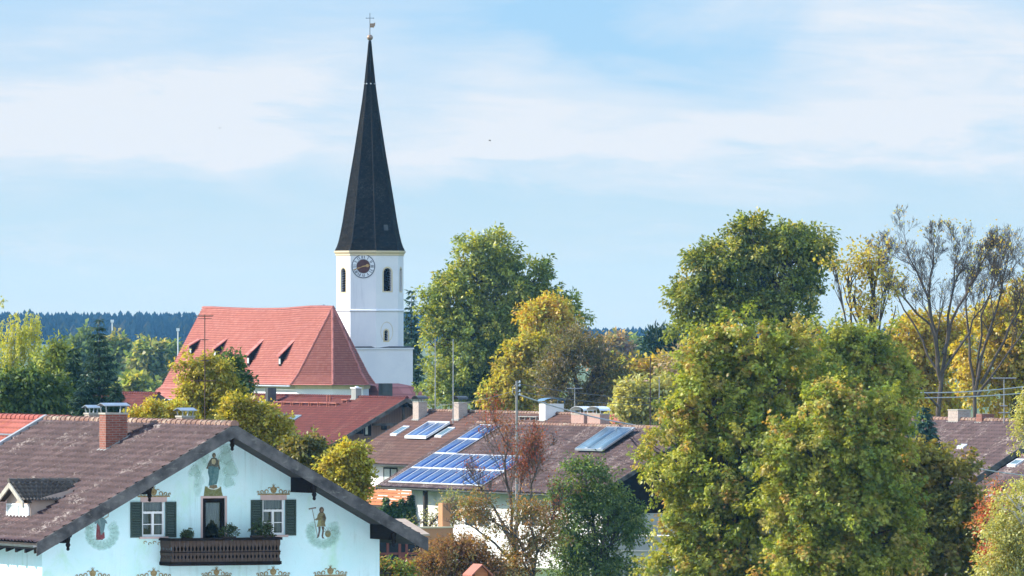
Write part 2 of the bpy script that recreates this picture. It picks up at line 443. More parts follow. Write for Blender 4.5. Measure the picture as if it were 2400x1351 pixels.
M['tile_ridge'] = tiles('ridge_tiles_worn', [(0.216, 0.1156, 0.0858), (0.2592, 0.1564, 0.1188), (0.18, 0.102, 0.0792)], (0.42, 0.36, 0.28), 0.5, big=1.0)
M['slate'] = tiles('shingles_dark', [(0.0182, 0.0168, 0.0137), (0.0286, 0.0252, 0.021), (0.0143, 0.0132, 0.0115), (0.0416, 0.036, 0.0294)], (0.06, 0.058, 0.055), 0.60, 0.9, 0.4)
M['shed_roof'] = plain('fibre_cement', (0.36, 0.34, 0.31), (0.28, 0.265, 0.25), 1.5, 0.85)
M['wood_dark'] = planks('wood_dark', (0.022, 0.018, 0.015), (0.045, 0.036, 0.029), 0.18, 'X')
M['wood_black'] = plain('wood_black', (0.010, 0.008, 0.007), (0.018, 0.015, 0.013), 3, 0.95, spec=0.08, stretch=(1, 1, 6))
M['verge'] = plain('verge_weathered', (0.035, 0.034, 0.034), (0.12, 0.115, 0.11), 2.2, 0.9, 0.4, 14, stain=(3.0, (0.16, 0.16, 0.14), 0.55, 0.72, (1, 1, 2)))
M['verge_pale'] = plain('verge_zinc', (0.34, 0.35, 0.37), (0.26, 0.27, 0.28), 2.0, 0.6)
M['wood_brown'] = planks('wood_brown', (0.15, 0.10, 0.085), (0.21, 0.145, 0.12), 0.2, 'X')
M['wood_balcony'] = plain('wood_balcony', (0.050, 0.033, 0.024), (0.085, 0.058, 0.043), 6, 0.8, stretch=(4, 4, 1))
M['wood_orange'] = plain('wood_orange', (0.55, 0.20, 0.085), (0.45, 0.15, 0.06), 2.5, 0.7, stretch=(1, 0.4, 8))
M['wood_red'] = plain('wood_red_brown', (0.24, 0.075, 0.06), (0.19, 0.06, 0.05), 3, 0.7)
M['shutter'] = planks('shutter_green', (0.018, 0.045, 0.032), (0.028, 0.06, 0.044), 0.07, 'Z', 0.6, 0.2)
M['white_frame'] = plain('frame_white', (0.82, 0.84, 0.85), (0.76, 0.78, 0.80), 4, 0.5)
M['glass'] = plain('window_glass', (0.02, 0.025, 0.03), (0.035, 0.04, 0.045), 1.5, 0.06, spec=0.6)
M['curtain'] = plain('curtain_lace', (0.70, 0.73, 0.78), (0.40, 0.45, 0.55), 9, 0.9, stretch=(2.2, 1, 0.12))
M['pink'] = plain('paint_pink', (0.62, 0.46, 0.43), (0.55, 0.40, 0.37), 4, 0.9)
M['gilt'] = plain('paint_ochre_scroll', (0.20, 0.14, 0.06), (0.42, 0.33, 0.16), 14, 0.85)
M['zinc'] = plain('sheet_zinc', (0.40, 0.43, 0.46), (0.30, 0.33, 0.36), 4, 0.38, metal=0.7)
M['zinc_dark'] = plain('sheet_dark', (0.05, 0.055, 0.055), (0.075, 0.08, 0.08), 3, 0.5, metal=0.2)
M['zinc_blue'] = plain('sheet_blue', (0.10, 0.22, 0.34), (0.08, 0.17, 0.27), 3, 0.45)
M['steel'] = plain('steel_mast', (0.42, 0.42, 0.42), (0.30, 0.30, 0.30), 5, 0.45, metal=0.5)
M['rust'] = plain('steel_rusty', (0.10, 0.06, 0.045), (0.06, 0.04, 0.033), 5, 0.7)
M['alu'] = plain('aluminium_frame', (0.72, 0.74, 0.77), (0.64, 0.66, 0.69), 3, 0.4, metal=0.3)
M['pv'] = solar('photovoltaic_cells', (0.012, 0.045, 0.17), (0.06, 0.12, 0.28), 6, 10)
M['collector'] = solar('collector_glass', (0.05, 0.10, 0.22), (0.10, 0.17, 0.32), 1, 4, 0.02, 0.14)
M['collector_grey'] = solar('collector_glass_grey', (0.075, 0.13, 0.18), (0.12, 0.19, 0.25), 2, 3, 0.015, 0.25)
M['sky_pane'] = plain('skylight_glass', (0.06, 0.11, 0.12), (0.09, 0.15, 0.16), 2, 0.22, spec=0.5)
M['brick_red'] = bricks('brick_red', (0.30, 0.085, 0.05), (0.20, 0.055, 0.035), (0.24, 0.18, 0.15))
M['brick_pale'] = bricks('brick_pale', (0.42, 0.33, 0.28), (0.33, 0.25, 0.22), (0.48, 0.43, 0.39))
M['brick_pink'] = bricks('brick_pink', (0.42, 0.22, 0.18), (0.36, 0.20, 0.17), (0.40, 0.34, 0.30))
M['fibre_grey'] = plain('chimney_cladding', (0.30, 0.31, 0.30), (0.24, 0.25, 0.24), 2, 0.7)
M['mortar'] = plain('mortar', (0.45, 0.42, 0.36), (0.34, 0.32, 0.27), 5, 0.95)
M['gold'] = plain('gilded_copper', (0.45, 0.30, 0.12), (0.34, 0.22, 0.10), 2, 0.35, metal=0.8)
M['ball'] = plain('copper_ball', (0.36, 0.25, 0.18), (0.26, 0.18, 0.13), 3, 0.5, metal=0.4)
M['clock_white'] = plain('clock_face', (0.76, 0.78, 0.82), (0.70, 0.72, 0.76), 3, 0.8)
M['clock_dark'] = plain('clock_paint', (0.05, 0.06, 0.09), (0.07, 0.08, 0.11), 3, 0.8)
M['clock_red'] = plain('clock_centre', (0.085, 0.035, 0.03), (0.11, 0.045, 0.038), 3, 0.8)
M['bark'] = plain('bark', (0.060, 0.050, 0.042), (0.11, 0.095, 0.08), 2.5, 0.95, 0.5, 8, stretch=(3, 3, 0.6))
M['bark_grey'] = plain('bark_grey', (0.125, 0.098, 0.078), (0.07, 0.055, 0.045), 2.0, 0.95, stretch=(3, 3, 0.6))
M['bark_birch'] = plain('bark_birch', (0.62, 0.60, 0.56), (0.28, 0.26, 0.24), 2.0, 0.9, stretch=(1, 1, 2.5))
M['leaf'] = leaf_mat('leaf')
M['needle'] = leaf_mat('needle', 0.12, 0.03, (1, 1.05, 0.7))
M['forest'] = leaf_mat('forest_needles', 0.0, 0.0)
M['paint'] = paint('wall_painting')
M['bird'] = plain('feathers_dark', (0.02, 0.02, 0.022), (0.03, 0.03, 0.03), 5, 0.9)
M['wire'] = plain('cable_pale', (0.55, 0.53, 0.50), (0.45, 0.44, 0.42), 2, 0.6)
M['wire_dark'] = plain('cable_dark', (0.10, 0.10, 0.10), (0.14, 0.14, 0.14), 2, 0.6)
M['concrete'] = plain('concrete_pole', (0.30, 0.29, 0.28), (0.22, 0.21, 0.2), 3, 0.85)
M['clay'] = plain('clay_red', (0.45, 0.17, 0.12), (0.38, 0.14, 0.10), 3, 0.8)
M['pot'] = plain('planter_box', (0.05, 0.035, 0.025), (0.08, 0.055, 0.04), 5, 0.8)
# ------------------------------------------------------------------ building kit
PHI = R(24)
def tile_surface(name, Lf, Rf, nrow, ncol, mat, parent=None, k=4, amp=0.03, step=0.03, jit=0.006, warp=None, seed=1, prof='pan', u0=0):
    """rows of tiles between two edge curves Lf(t), Rf(t), t = 0 ridge .. 1 eave; real steps and waves"""
    rng = np.random.RandomState(seed)
    ns = ncol * k + 1
    s = np.linspace(0, 1, ns)
    fr = (np.arange(ns) % k) / k
    if prof == 'pan': w = amp * np.array([0.0, 0.85, 1.0, 0.55, 0.2, 0.1])[(np.arange(ns) % k)] if k > 4 else amp * np.array([0.0, 1.0, 0.6, 0.1])[(np.arange(ns) % k)]
    else: w = amp * (1 - np.cos(2 * np.pi * fr)) / 2
    V = []
    tj = rng.rand(nrow, ncol) * jit
    for i in range(nrow):
        for h, t in ((0.0, i / nrow), (step, (i + 1) / nrow)):
            A, B = np.array(Lf(t)), np.array(Rf(t))
            dt = 0.02
            t0, t1 = max(0, t - dt), min(1, t + dt)
            dn = (np.array(Lf(t1)) + np.array(Rf(t1))) - (np.array(Lf(t0)) + np.array(Rf(t0)))
            n = np.cross(np.array(Rf(0.95)) - np.array(Lf(0.95)), dn); n /= np.linalg.norm(n)
            if n[2] < 0: n = -n
            P = A[None] * (1 - s)[:, None] + B[None] * s[:, None]
            hh = h + w
            if h > 0: hh = hh + np.append(np.repeat(tj[i], k), tj[i, -1])
            P = P + n[None] * hh[:, None]
            if warp is not None: P[:, 2] += warp(s, t)
            V.append(P)
    V = np.concatenate(V)
    Q, UV = [], []
    j = np.arange(ns - 1)
    for L in range(2 * nrow - 1):
        a = L * ns + j
        q = np.stack([a, a + ns, a + ns + 1, a + 1], 1); Q.append(q)
        i = L // 2
        va, vb = (i + 0.02, i + 0.98) if L % 2 == 0 else (i + 0.97, i + 0.99)
        ua, ub = u0 + (j + 0.02) / k, u0 + (j + 0.98) / k
        uv = np.stack([np.stack([ua, np.full_like(ua, va)], 1), np.stack([ua, np.full_like(ua, vb)], 1), np.stack([ub, np.full_like(ua, vb)], 1), np.stack([ub, np.full_like(ua, va)], 1)], 1)
        UV.append(uv)
    Q = np.concatenate(Q); UV = np.concatenate(UV).reshape(-1, 2)
    # make faces look up
    p = V[Q[0]]
    nn = np.cross(p[1] - p[0], p[2] - p[0])
    if nn[2] < 0:
        Q = Q[:, ::-1]; UV = UV.reshape(-1, 4, 2)[:, ::-1].reshape(-1, 2)
    return mesh_np(name, V, Q, mat, parent, UV)

def ridge_tiles(mb, a, b, n, r=0.13, lift=0.0):
    """overlapping half-round tiles from a to b (one part)"""
    a, b = Vector(a), Vector(b); d = (b - a) / n; u = d.normalized()
    side = Vector((-u.y, u.x, 0)).normalized()
    up = side.cross(u) if side.cross(u).z > 0 else u.cross(side)
    for i in range(n):
        p0, p1 = a + d * i, a + d * (i + 1.12)
        r0, r1 = r * 0.86, r * 1.08
        ring = []
        for p, rr in ((p0, r0), (p1, r1)):
            for k in range(7):
                an = math.pi * (k / 6) * 1.1 - 0.05 * math.pi
                ring.append(p + side * math.cos(an) * rr + up * (math.sin(an) * rr + lift))
        mb.add(ring, [(k, k + 1, k + 8, k + 7) for k in range(6)] + [tuple(range(7))[::-1], tuple(range(7, 14))])

class House:
    """local frame: origin on the ground under the front end of the ridge, +Y runs back along the ridge, -X is the slope we see"""
    def __init__(s, root, ox, oy, zr, L, w, D, phi=PHI):
        s.root, s.o, s.zr, s.L, s.w, s.D, s.phi = root, Vector((ox, oy, 0)), zr, L, w, D, phi
        s.inv = Matrix.Rotation(-phi, 3, 'Z')
    def ray(s, px, py):
        return s.inv @ (Vector((0, 0, CZ)) - s.o), s.inv @ Vector(((px - CX) / F, 1, (HY - py) / F))
    def hit(s, px, py, n, c):
        o, d = s.ray(px, py); n = Vector(n)
        return o + d * ((c - n.dot(o)) / n.dot(d))
    def gy(s, px, py, y): return s.hit(px, py, (0, 1, 0), y)
    def gx(s, px, py, x): return s.hit(px, py, (1, 0, 0), x)
    def rl(s, px, py, lift=0.0): return s.hit(px, py, (-s.D / s.w, 0, 1), s.zr + lift)
    def zl(s, x): return s.zr - abs(x) * s.D / s.w
    def world(s, p): return Matrix.Rotation(s.phi, 3, 'Z') @ Vector(p) + s.o

def gable_house(name, label, cat, ox, oy, zr, L, w, D, ohf, ohb, wh, roofmat, wallmat, front=None, tile=(0.30, 0.36), k=4, amp=0.035, step=0.03,
                verge_h=0.28, verge_t=0.05, group=None, soff='wood_dark', ridge=True, right_tiles=True, vergemat='verge', gut=True, tth=0.16, seed=3, hole_front=False, jit=0.006):
    root = thing(name, label, cat, (ox, oy, 0), PHI, group)
    h = House(root, ox, oy, zr, L, w, D)
    sl = D / w
    zu = zr - tth                                                      # underside at ridge
    zw = zu - wh * sl - 0.01                                           # wall top at side walls
    # wall
    mb = MB()
    y0, y1 = ohf, L - ohb
    prof = [(-wh, 0), (wh, 0), (wh, zw), (0, zu - 0.01), (-wh, zw)]
    if not hole_front:
        mb.poly([(x, y0, z) for x, z in prof])
    mb.poly([(x, y1, z) for x, z in prof][::-1])
    mb.poly([(-wh, y1, 0), (-wh, y0, 0), (-wh, y0, zw), (-wh, y1, zw)])
    mb.poly([(wh, y0, 0), (wh, y1, 0), (wh, y1, zw), (wh, y0, zw)])
    h.wall = mb.build('wall', M[wallmat], root)
    h.zu, h.zw, h.sl, h.y0, h.y1, h.wh = zu, zw, sl, y0, y1, wh
    # roof: slab + tiles
    mb = MB()
    th = tth
    for sg in (-1, 1):
        e = sg * w
        a = [(0, 0, zr - th), (0, L, zr - th), (0, L, zr - 0.03), (0, 0, zr - 0.03)]
        p = [(0, 0, zr - th), (e, 0, zr - D - th), (e, L, zr - D - th), (0, L, zr - th),
             (0, 0, zr - 0.02), (e, 0, zr - D - 0.02), (e, L, zr - D - 0.02), (0, L, zr - 0.02)]
        mb.hexa(p if sg < 0 else [p[1], p[0], p[3], p[2], p[5], p[4], p[7], p[6]])
    h.roof = mb.build('roof', M[soff], root)
    SLn = math.hypot(w, D)
    nr, nc = int(round((SLn) / tile[1])), int(round(L / tile[0]))
    tile_surface('tiled_slope', lambda t: (-w * t * 1.006, L, zr - D * t * 1.006), lambda t: (-w * t * 1.006, 0, zr - D * t * 1.006), nr, nc, M[roofmat], h.roof, k, amp, step, jit, seed=seed)
    if right_tiles:
        tile_surface('tiled_slope', lambda t: (w * t * 1.006, 0, zr - D * t * 1.006), lambda t: (w * t * 1.006, L, zr - D * t * 1.006), nr, nc // 3, M[roofmat], h.roof, 2, 0.02, step, jit, seed=seed + 1)
    if ridge:
        mb = MB(); ridge_tiles(mb, (0, L, zr + 0.01), (0, -0.02, zr + 0.01), int(L / 0.42), 0.14)
        mb.build('ridge_tiles', M['tile_ridge'] if ridge is True else M[ridge], h.roof)
    # verge boards on the front and back rakes
    for yy in (-verge_t, L):
        for sg in (-1, 1):
            mb = MB()
            e = sg * (w + 0.02); zt = zr + 0.03; ze = zr - D + 0.03 - 0.02 * sl
            ya, yb = (yy, yy + verge_t - 0.002) if yy < 0 else (yy + 0.002, yy + verge_t)
            q = [(0, ya, zt - verge_h), (e, ya, ze - verge_h), (e, yb, ze - verge_h), (0, yb, zt - verge_h), (0, ya, zt), (e, ya, ze), (e, yb, ze), (0, yb, zt)]
            mb.hexa(q if sg < 0 else [q[1], q[0], q[3], q[2], q[5], q[4], q[7], q[6]])
            mb.build('verge_board', M[vergemat], h.roof)
    if gut:
        for sg in (-1,):
            mb = MB()
            pts = []
            x = sg * (w + 0.07); z = zr - D - 0.06
            n = 7; ring = []
            for yy in (0.0, L):
                for q in range(n):
                    an = math.pi * (1 + q / (n - 1)); ring.append((x + 0.075 * math.cos(an), yy, z + 0.075 * math.sin(an)))
            mb.add(ring, [(q, q + 1, q + n + 1, q + n) for q in range(n - 1)])
            mb.add([(a, b, c) for a, b, c in ring], [(q + 1, q, q + n, q + n + 1) for q in range(n - 1)])
            mb.build('gutter', M['zinc'], h.roof)
    return h

def chimney(h, x, y, sx, sy, zt, mat, hood=None, hood_h=0.28, hood_mat='zinc', over=0.05, cap=True, zb=None, flash=True, label=None):
    """x,y centre in the house frame"""
    zb = zb if zb is not None else h.zl(x - sx / 2 if x < 0 else x + sx / 2) - 0.3
    mb = MB(); mb.box(x - sx / 2, x + sx / 2, y - sy / 2, y + sy / 2, zb, zt)
    c = mb.build('chimney', M[mat], h.root)
    if label: c['label'] = label
    if cap:
        mb = MB(); mb.box(x - sx / 2 - 0.025, x + sx / 2 + 0.025, y - sy / 2 - 0.025, y + sy / 2 + 0.025, zt, zt + 0.055)
        mb.build('chimney_cap', M['mortar'], c)
    if flash:
        mb = MB(); e = 0.07
        zs = [h.zl(x - sx / 2 - e) , h.zl(x + sx / 2 + e)]
        q = [(x - sx / 2 - e, y - sy / 2 - e, zs[0] - .1), (x + sx / 2 + e, y - sy / 2 - e, zs[1] - .1), (x + sx / 2 + e, y + sy / 2 + e, zs[1] - .1), (x - sx / 2 - e, y + sy / 2 + e, zs[0] - .1)]
        mb.hexa(q + [(a, b, z + 0.2) for a, b, z in q])
        mb.build('flashing', M['fibre_grey'], c)
    t = zt + 0.055
    if hood == 'arch_x' or hood == 'arch_y':       # bent sheet, barrel axis along x or y
        mb = MB(); n = 9; ring = []
        ax, ay = sx / 2 + over, sy / 2 + over
        r = (ay if hood == 'arch_x' else ax)
        for th in (0.0, 0.02):
            for e in (-1, 1):
                for q in range(n):
                    an = math.pi * q / (n - 1); cc, ss = math.cos(an) * (r + th), math.sin(an) * (hood_h * 0.55 + th)
                    ring.append((x + e * ax, y + cc, t + hood_h * 0.45 + ss) if hood == 'arch_x' else (x + cc, y + e * ay, t + hood_h * 0.45 + ss))
        f = []
        for q in range(n - 1):
            f += [(q, q + 1, n + q + 1, n + q), (2 * n + q + 1, 2 * n + q, 3 * n + q, 3 * n + q + 1), (q + 1, q, 2 * n + q, 2 * n + q + 1), (n + q, n + q + 1, 3 * n + q + 1, 3 * n + q)]
        mb.add(ring, f)
        for ex in (-1, 1):
            for ey in (-1, 1):
                mb.tube([(x + ex * (ax - 0.06), y + ey * (ay - 0.04), t - 0.03), (x + ex * (ax - 0.06), y + ey * (ay - 0.04), t + hood_h * 0.5)], 0.018, 5)
        mb.build('chimney_hood', M[hood_mat], c)
    elif hood == 'plate':                          # slightly folded plate on four legs, ridge along x
        mb = MB(); ax, ay = sx / 2 + over, sy / 2 + over; z = t + hood_h
        for th in (0,):
            p = [(x - ax, y - ay, z - 0.05), (x + ax, y - ay, z - 0.05), (x + ax, y, z + 0.03), (x - ax, y, z + 0.03), (x + ax, y + ay, z - 0.05), (x - ax, y + ay, z - 0.05)]
            u = [(a, b, cc + 0.025) for a, b, cc in p]
            mb.add(p + u, [(3, 2, 1, 0), (5, 4, 2, 3), (6, 7, 8, 9), (9, 8, 10, 11), (0, 1, 7, 6), (4, 5, 11, 10), (1, 2, 8, 7), (2, 4, 10, 8), (5, 3, 9, 11), (3, 0, 6, 9)])
        for ex in (-1, 1):
            for ey in (-1, 1):
                mb.tube([(x + ex * (sx / 2 - 0.05), y + ey * (sy / 2 - 0.05), t - 0.03), (x + ex * (sx / 2 - 0.02), y + ey * (sy / 2 - 0.03), z - 0.03)], 0.022, 5)
        mb.build('chimney_hood', M[hood_mat], c)
    return c

def slope_box(h, x0, x1, y0, y1, lift0, lift1):
    """8 points of a slab lying on the left slope between local x0 (lower) and x1 (upper)"""
    return [(x0, y0, h.zl(x0) + lift0), (x1, y0, h.zl(x1) + lift0), (x1, y1, h.zl(x1) + lift0), (x0, y1, h.zl(x0) + lift0),
            (x0, y0, h.zl(x0) + lift1), (x1, y0, h.zl(x1) + lift1), (x1, y1, h.zl(x1) + lift1), (x0, y1, h.zl(x0) + lift1)]

def skylight(h, p_low, p_up, wid, frame='zinc'):
    """p_low, p_up: photo pixels of the lower and upper near corners"""
    a, b = h.rl(*p_low), h.rl(*p_up)
    x0, x1, y = a.x, b.x, (a.y + b.y) / 2
    mb = MB(); fr = 0.07
    for q in ((x0, x1, y, y + fr), (x0, x1, y + wid - fr, y + wid), (x0, x0 + fr * 1.6, y + fr, y + wid - fr), (x1 - fr, x1, y + fr, y + wid - fr)):
        mb.hexa(slope_box(h, *q, 0.0, 0.13))
    f = mb.build('skylight', M[frame], h.roof)
    # pane is a sibling sub-part of the roof
    mb = MB(); mb.hexa(slope_box(h, x0 + fr * 1.6, x1 - fr, y + fr, y + wid - fr, 0.03, 0.105))
    mb.build('skylight_pane', M['sky_pane'], h.roof)

def flat_panel(name, label, cat, h, x0, x1, y0, y1, lift, thick, nsplit, mat, group, frame='alu', fw=0.04, tilt=0.0, proto=None):
    """framed glass slab on the left slope as a thing of its own; base at its lower near corner"""
    base = h.world((x0, y0, h.zl(x0) + lift))
    root = thing(name, label, cat, base, h.phi, group)
    if proto:
        for ch in [q for q in bpy.data.objects if q.parent == proto]:
            c = ch.copy(); COL.objects.link(c); c.parent = root
        return root
    dx, dy = x1 - x0, y1 - y0
    zf = lambda x: x * (h.sl + tilt)
    def slab(mb, xa, xb, ya, yb, l0, l1):
        mb.hexa([(xa, ya, zf(xa) + l0), (xb, ya, zf(xb) + l0), (xb, yb, zf(xb) + l0), (xa, yb, zf(xa) + l0), (xa, ya, zf(xa) + l1), (xb, ya, zf(xb) + l1), (xb, yb, zf(xb) + l1), (xa, yb, zf(xa) + l1)])
    mb = MB(); f = fw
    slab(mb, 0, dx, 0, f, 0, thick); slab(mb, 0, dx, dy - f, dy, 0, thick); slab(mb, 0, f, f, dy - f, 0, thick); slab(mb, dx - f, dx, f, dy - f, 0, thick)
    for i in range(1, nsplit): slab(mb, f, dx - f, dy * i / nsplit - f / 2, dy * i / nsplit + f / 2, 0, thick)
    mb.build('frame', M[frame], root)
    for i in range(nsplit):
        ya, yb = (f if i == 0 else dy * i / nsplit + f / 2), (dy - f if i == nsplit - 1 else dy * (i + 1) / nsplit - f / 2)
        z = thick * 0.88
        V = [(f, ya, zf(f) + z), (dx - f, ya, zf(dx - f) + z), (dx - f, yb, zf(dx - f) + z), (f, yb, zf(f) + z),
             (f, ya, zf(f) + z - .03), (dx - f, ya, zf(dx - f) + z - .03), (dx - f, yb, zf(dx - f) + z - .03), (f, yb, zf(f) + z - .03)]
        mesh_np('glass', V, [(0, 1, 2, 3), (7, 6, 5, 4), (0, 4, 5, 1), (3, 2, 6, 7), (1, 5, 6, 2), (0, 3, 7, 4)], M[mat], root, uv=[(0, 0), (1, 0), (1, 1), (0, 1)] * 6)
    if tilt > 0.02:
        mb = MB()
        for yy in (0.05, dy - 0.1):
            mb.tube([(dx - 0.1, yy, zf(dx - 0.1)), (dx - 0.1, yy, (dx - 0.1) * h.sl - lift)], 0.03, 5)
        mb.build('support', M['zinc_dark'], root)
    return root

def yagi(name, label, base, top, bars, mat='steel', r=0.022, group=None, w=0.022, cat='antenna'):
    """mast with cross bars: bars = (height, half length, direction deg, elements)"""
    root = thing(name, label, cat, base, 0, group)
    H = top - base[2]
    mb = MB(); mb.tube([(0, 0, 0), (0, 0, H)], [r, r * 0.8], 6); mb.build('mast', M[mat], root)
    for z, hl, deg, ne, el in bars:
        mb = MB(); z = z - base[2]; d = Vector((math.cos(R(deg)), math.sin(R(deg)), 0)); n = Vector((-d.y, d.x, 0))
        mb.tube([d * -hl + Vector((0, 0, z)), d * hl + Vector((0, 0, z))], w * 0.7, 5)
        for i in range(ne):
            c = d * (hl * (2 * i / max(1, ne - 1) - 1)) + Vector((0, 0, z + 0.01))
            mb.tube([c - n * el * (1 - 0.04 * i), c + n * el * (1 - 0.04 * i)], w * 0.4, 4)
        mb.build('crossbar', M[mat], root)
    return root
# ------------------------------------------------------------------ ground and far land
def land():
    mb = MB(); n = 60
    X0, X1, Y0, Y1 = -1100, 1100, -250, 6600
    rng = np.random.RandomState(4)
    xs, ys = np.linspace(X0, X1, 45), np.linspace(Y0, Y1, 100)
    V = np.array([(x, y, 0.0) for y in ys for x in xs])
    V[:, 2] += np.where(V[:, 1] > 900, 0.5 * np.sin(V[:, 0] * 0.011 + V[:, 1] * 0.004), 0) * np.clip((V[:, 1] - 900) / 400, 0, 1)
    q = np.arange(44)
    Q = np.concatenate([np.stack([j * 45 + q, j * 45 + q + 1, (j + 1) * 45 + q + 1, (j + 1) * 45 + q], 1) for j in range(99)])
    m, g, b = new_mat('meadow')
    tc = g.node('ShaderNodeTexCoord')
    a = g.noise(tc.outputs['Object'], 0.006, 5, 0.6); c = g.noise(tc.outputs['Object'], 0.9, 5, 0.7)
    col = g.ramp(a, [(0.35, (0.055, 0.10, 0.020)), (0.5, (0.085, 0.14, 0.030)), (0.62, (0.14, 0.145, 0.05)), (0.7, (0.06, 0.10, 0.025))])
    g.put(b.inputs['Base Color'], g.mix(g.m('MULTIPLY', c, 0.6), col, (0.03, 0.055, 0.012, 1))); b.inputs['Roughness'].default_value = 0.95
    props(mesh_np('ground', V, Q, m), kind='structure')
    m3 = plain('bounce_pale', (0.72, 0.71, 0.69), (0.64, 0.63, 0.61), 0.8, 0.95)
    mb.poly([(-60, 150, 0.004), (24, 150, 0.004), (24, 283, 0.004), (-60, 283, 0.004)]); props(mb.build('bounce_sheet', m3), kind='structure')  # unseen pale ground, added to bounce sunlight onto the farmhouse gable
    # village lane between the farmhouse and the barn house
    mb = MB(); pts = [(-40, 330), (-10, 338), (20, 345), (60, 350)]
    for i in range(3):
        a_, b_ = pts[i], pts[i + 1]
        mb.poly([(a_[0], a_[1] - 2.5, 0.004), (b_[0], b_[1] - 2.5, 0.004), (b_[0], b_[1] + 2.5, 0.004), (a_[0], a_[1] + 2.5, 0.004)])
    props(mb.build('road', plain('asphalt', (0.05, 0.05, 0.05), (0.065, 0.065, 0.063), 1.5, 0.9)), kind='structure')
land()

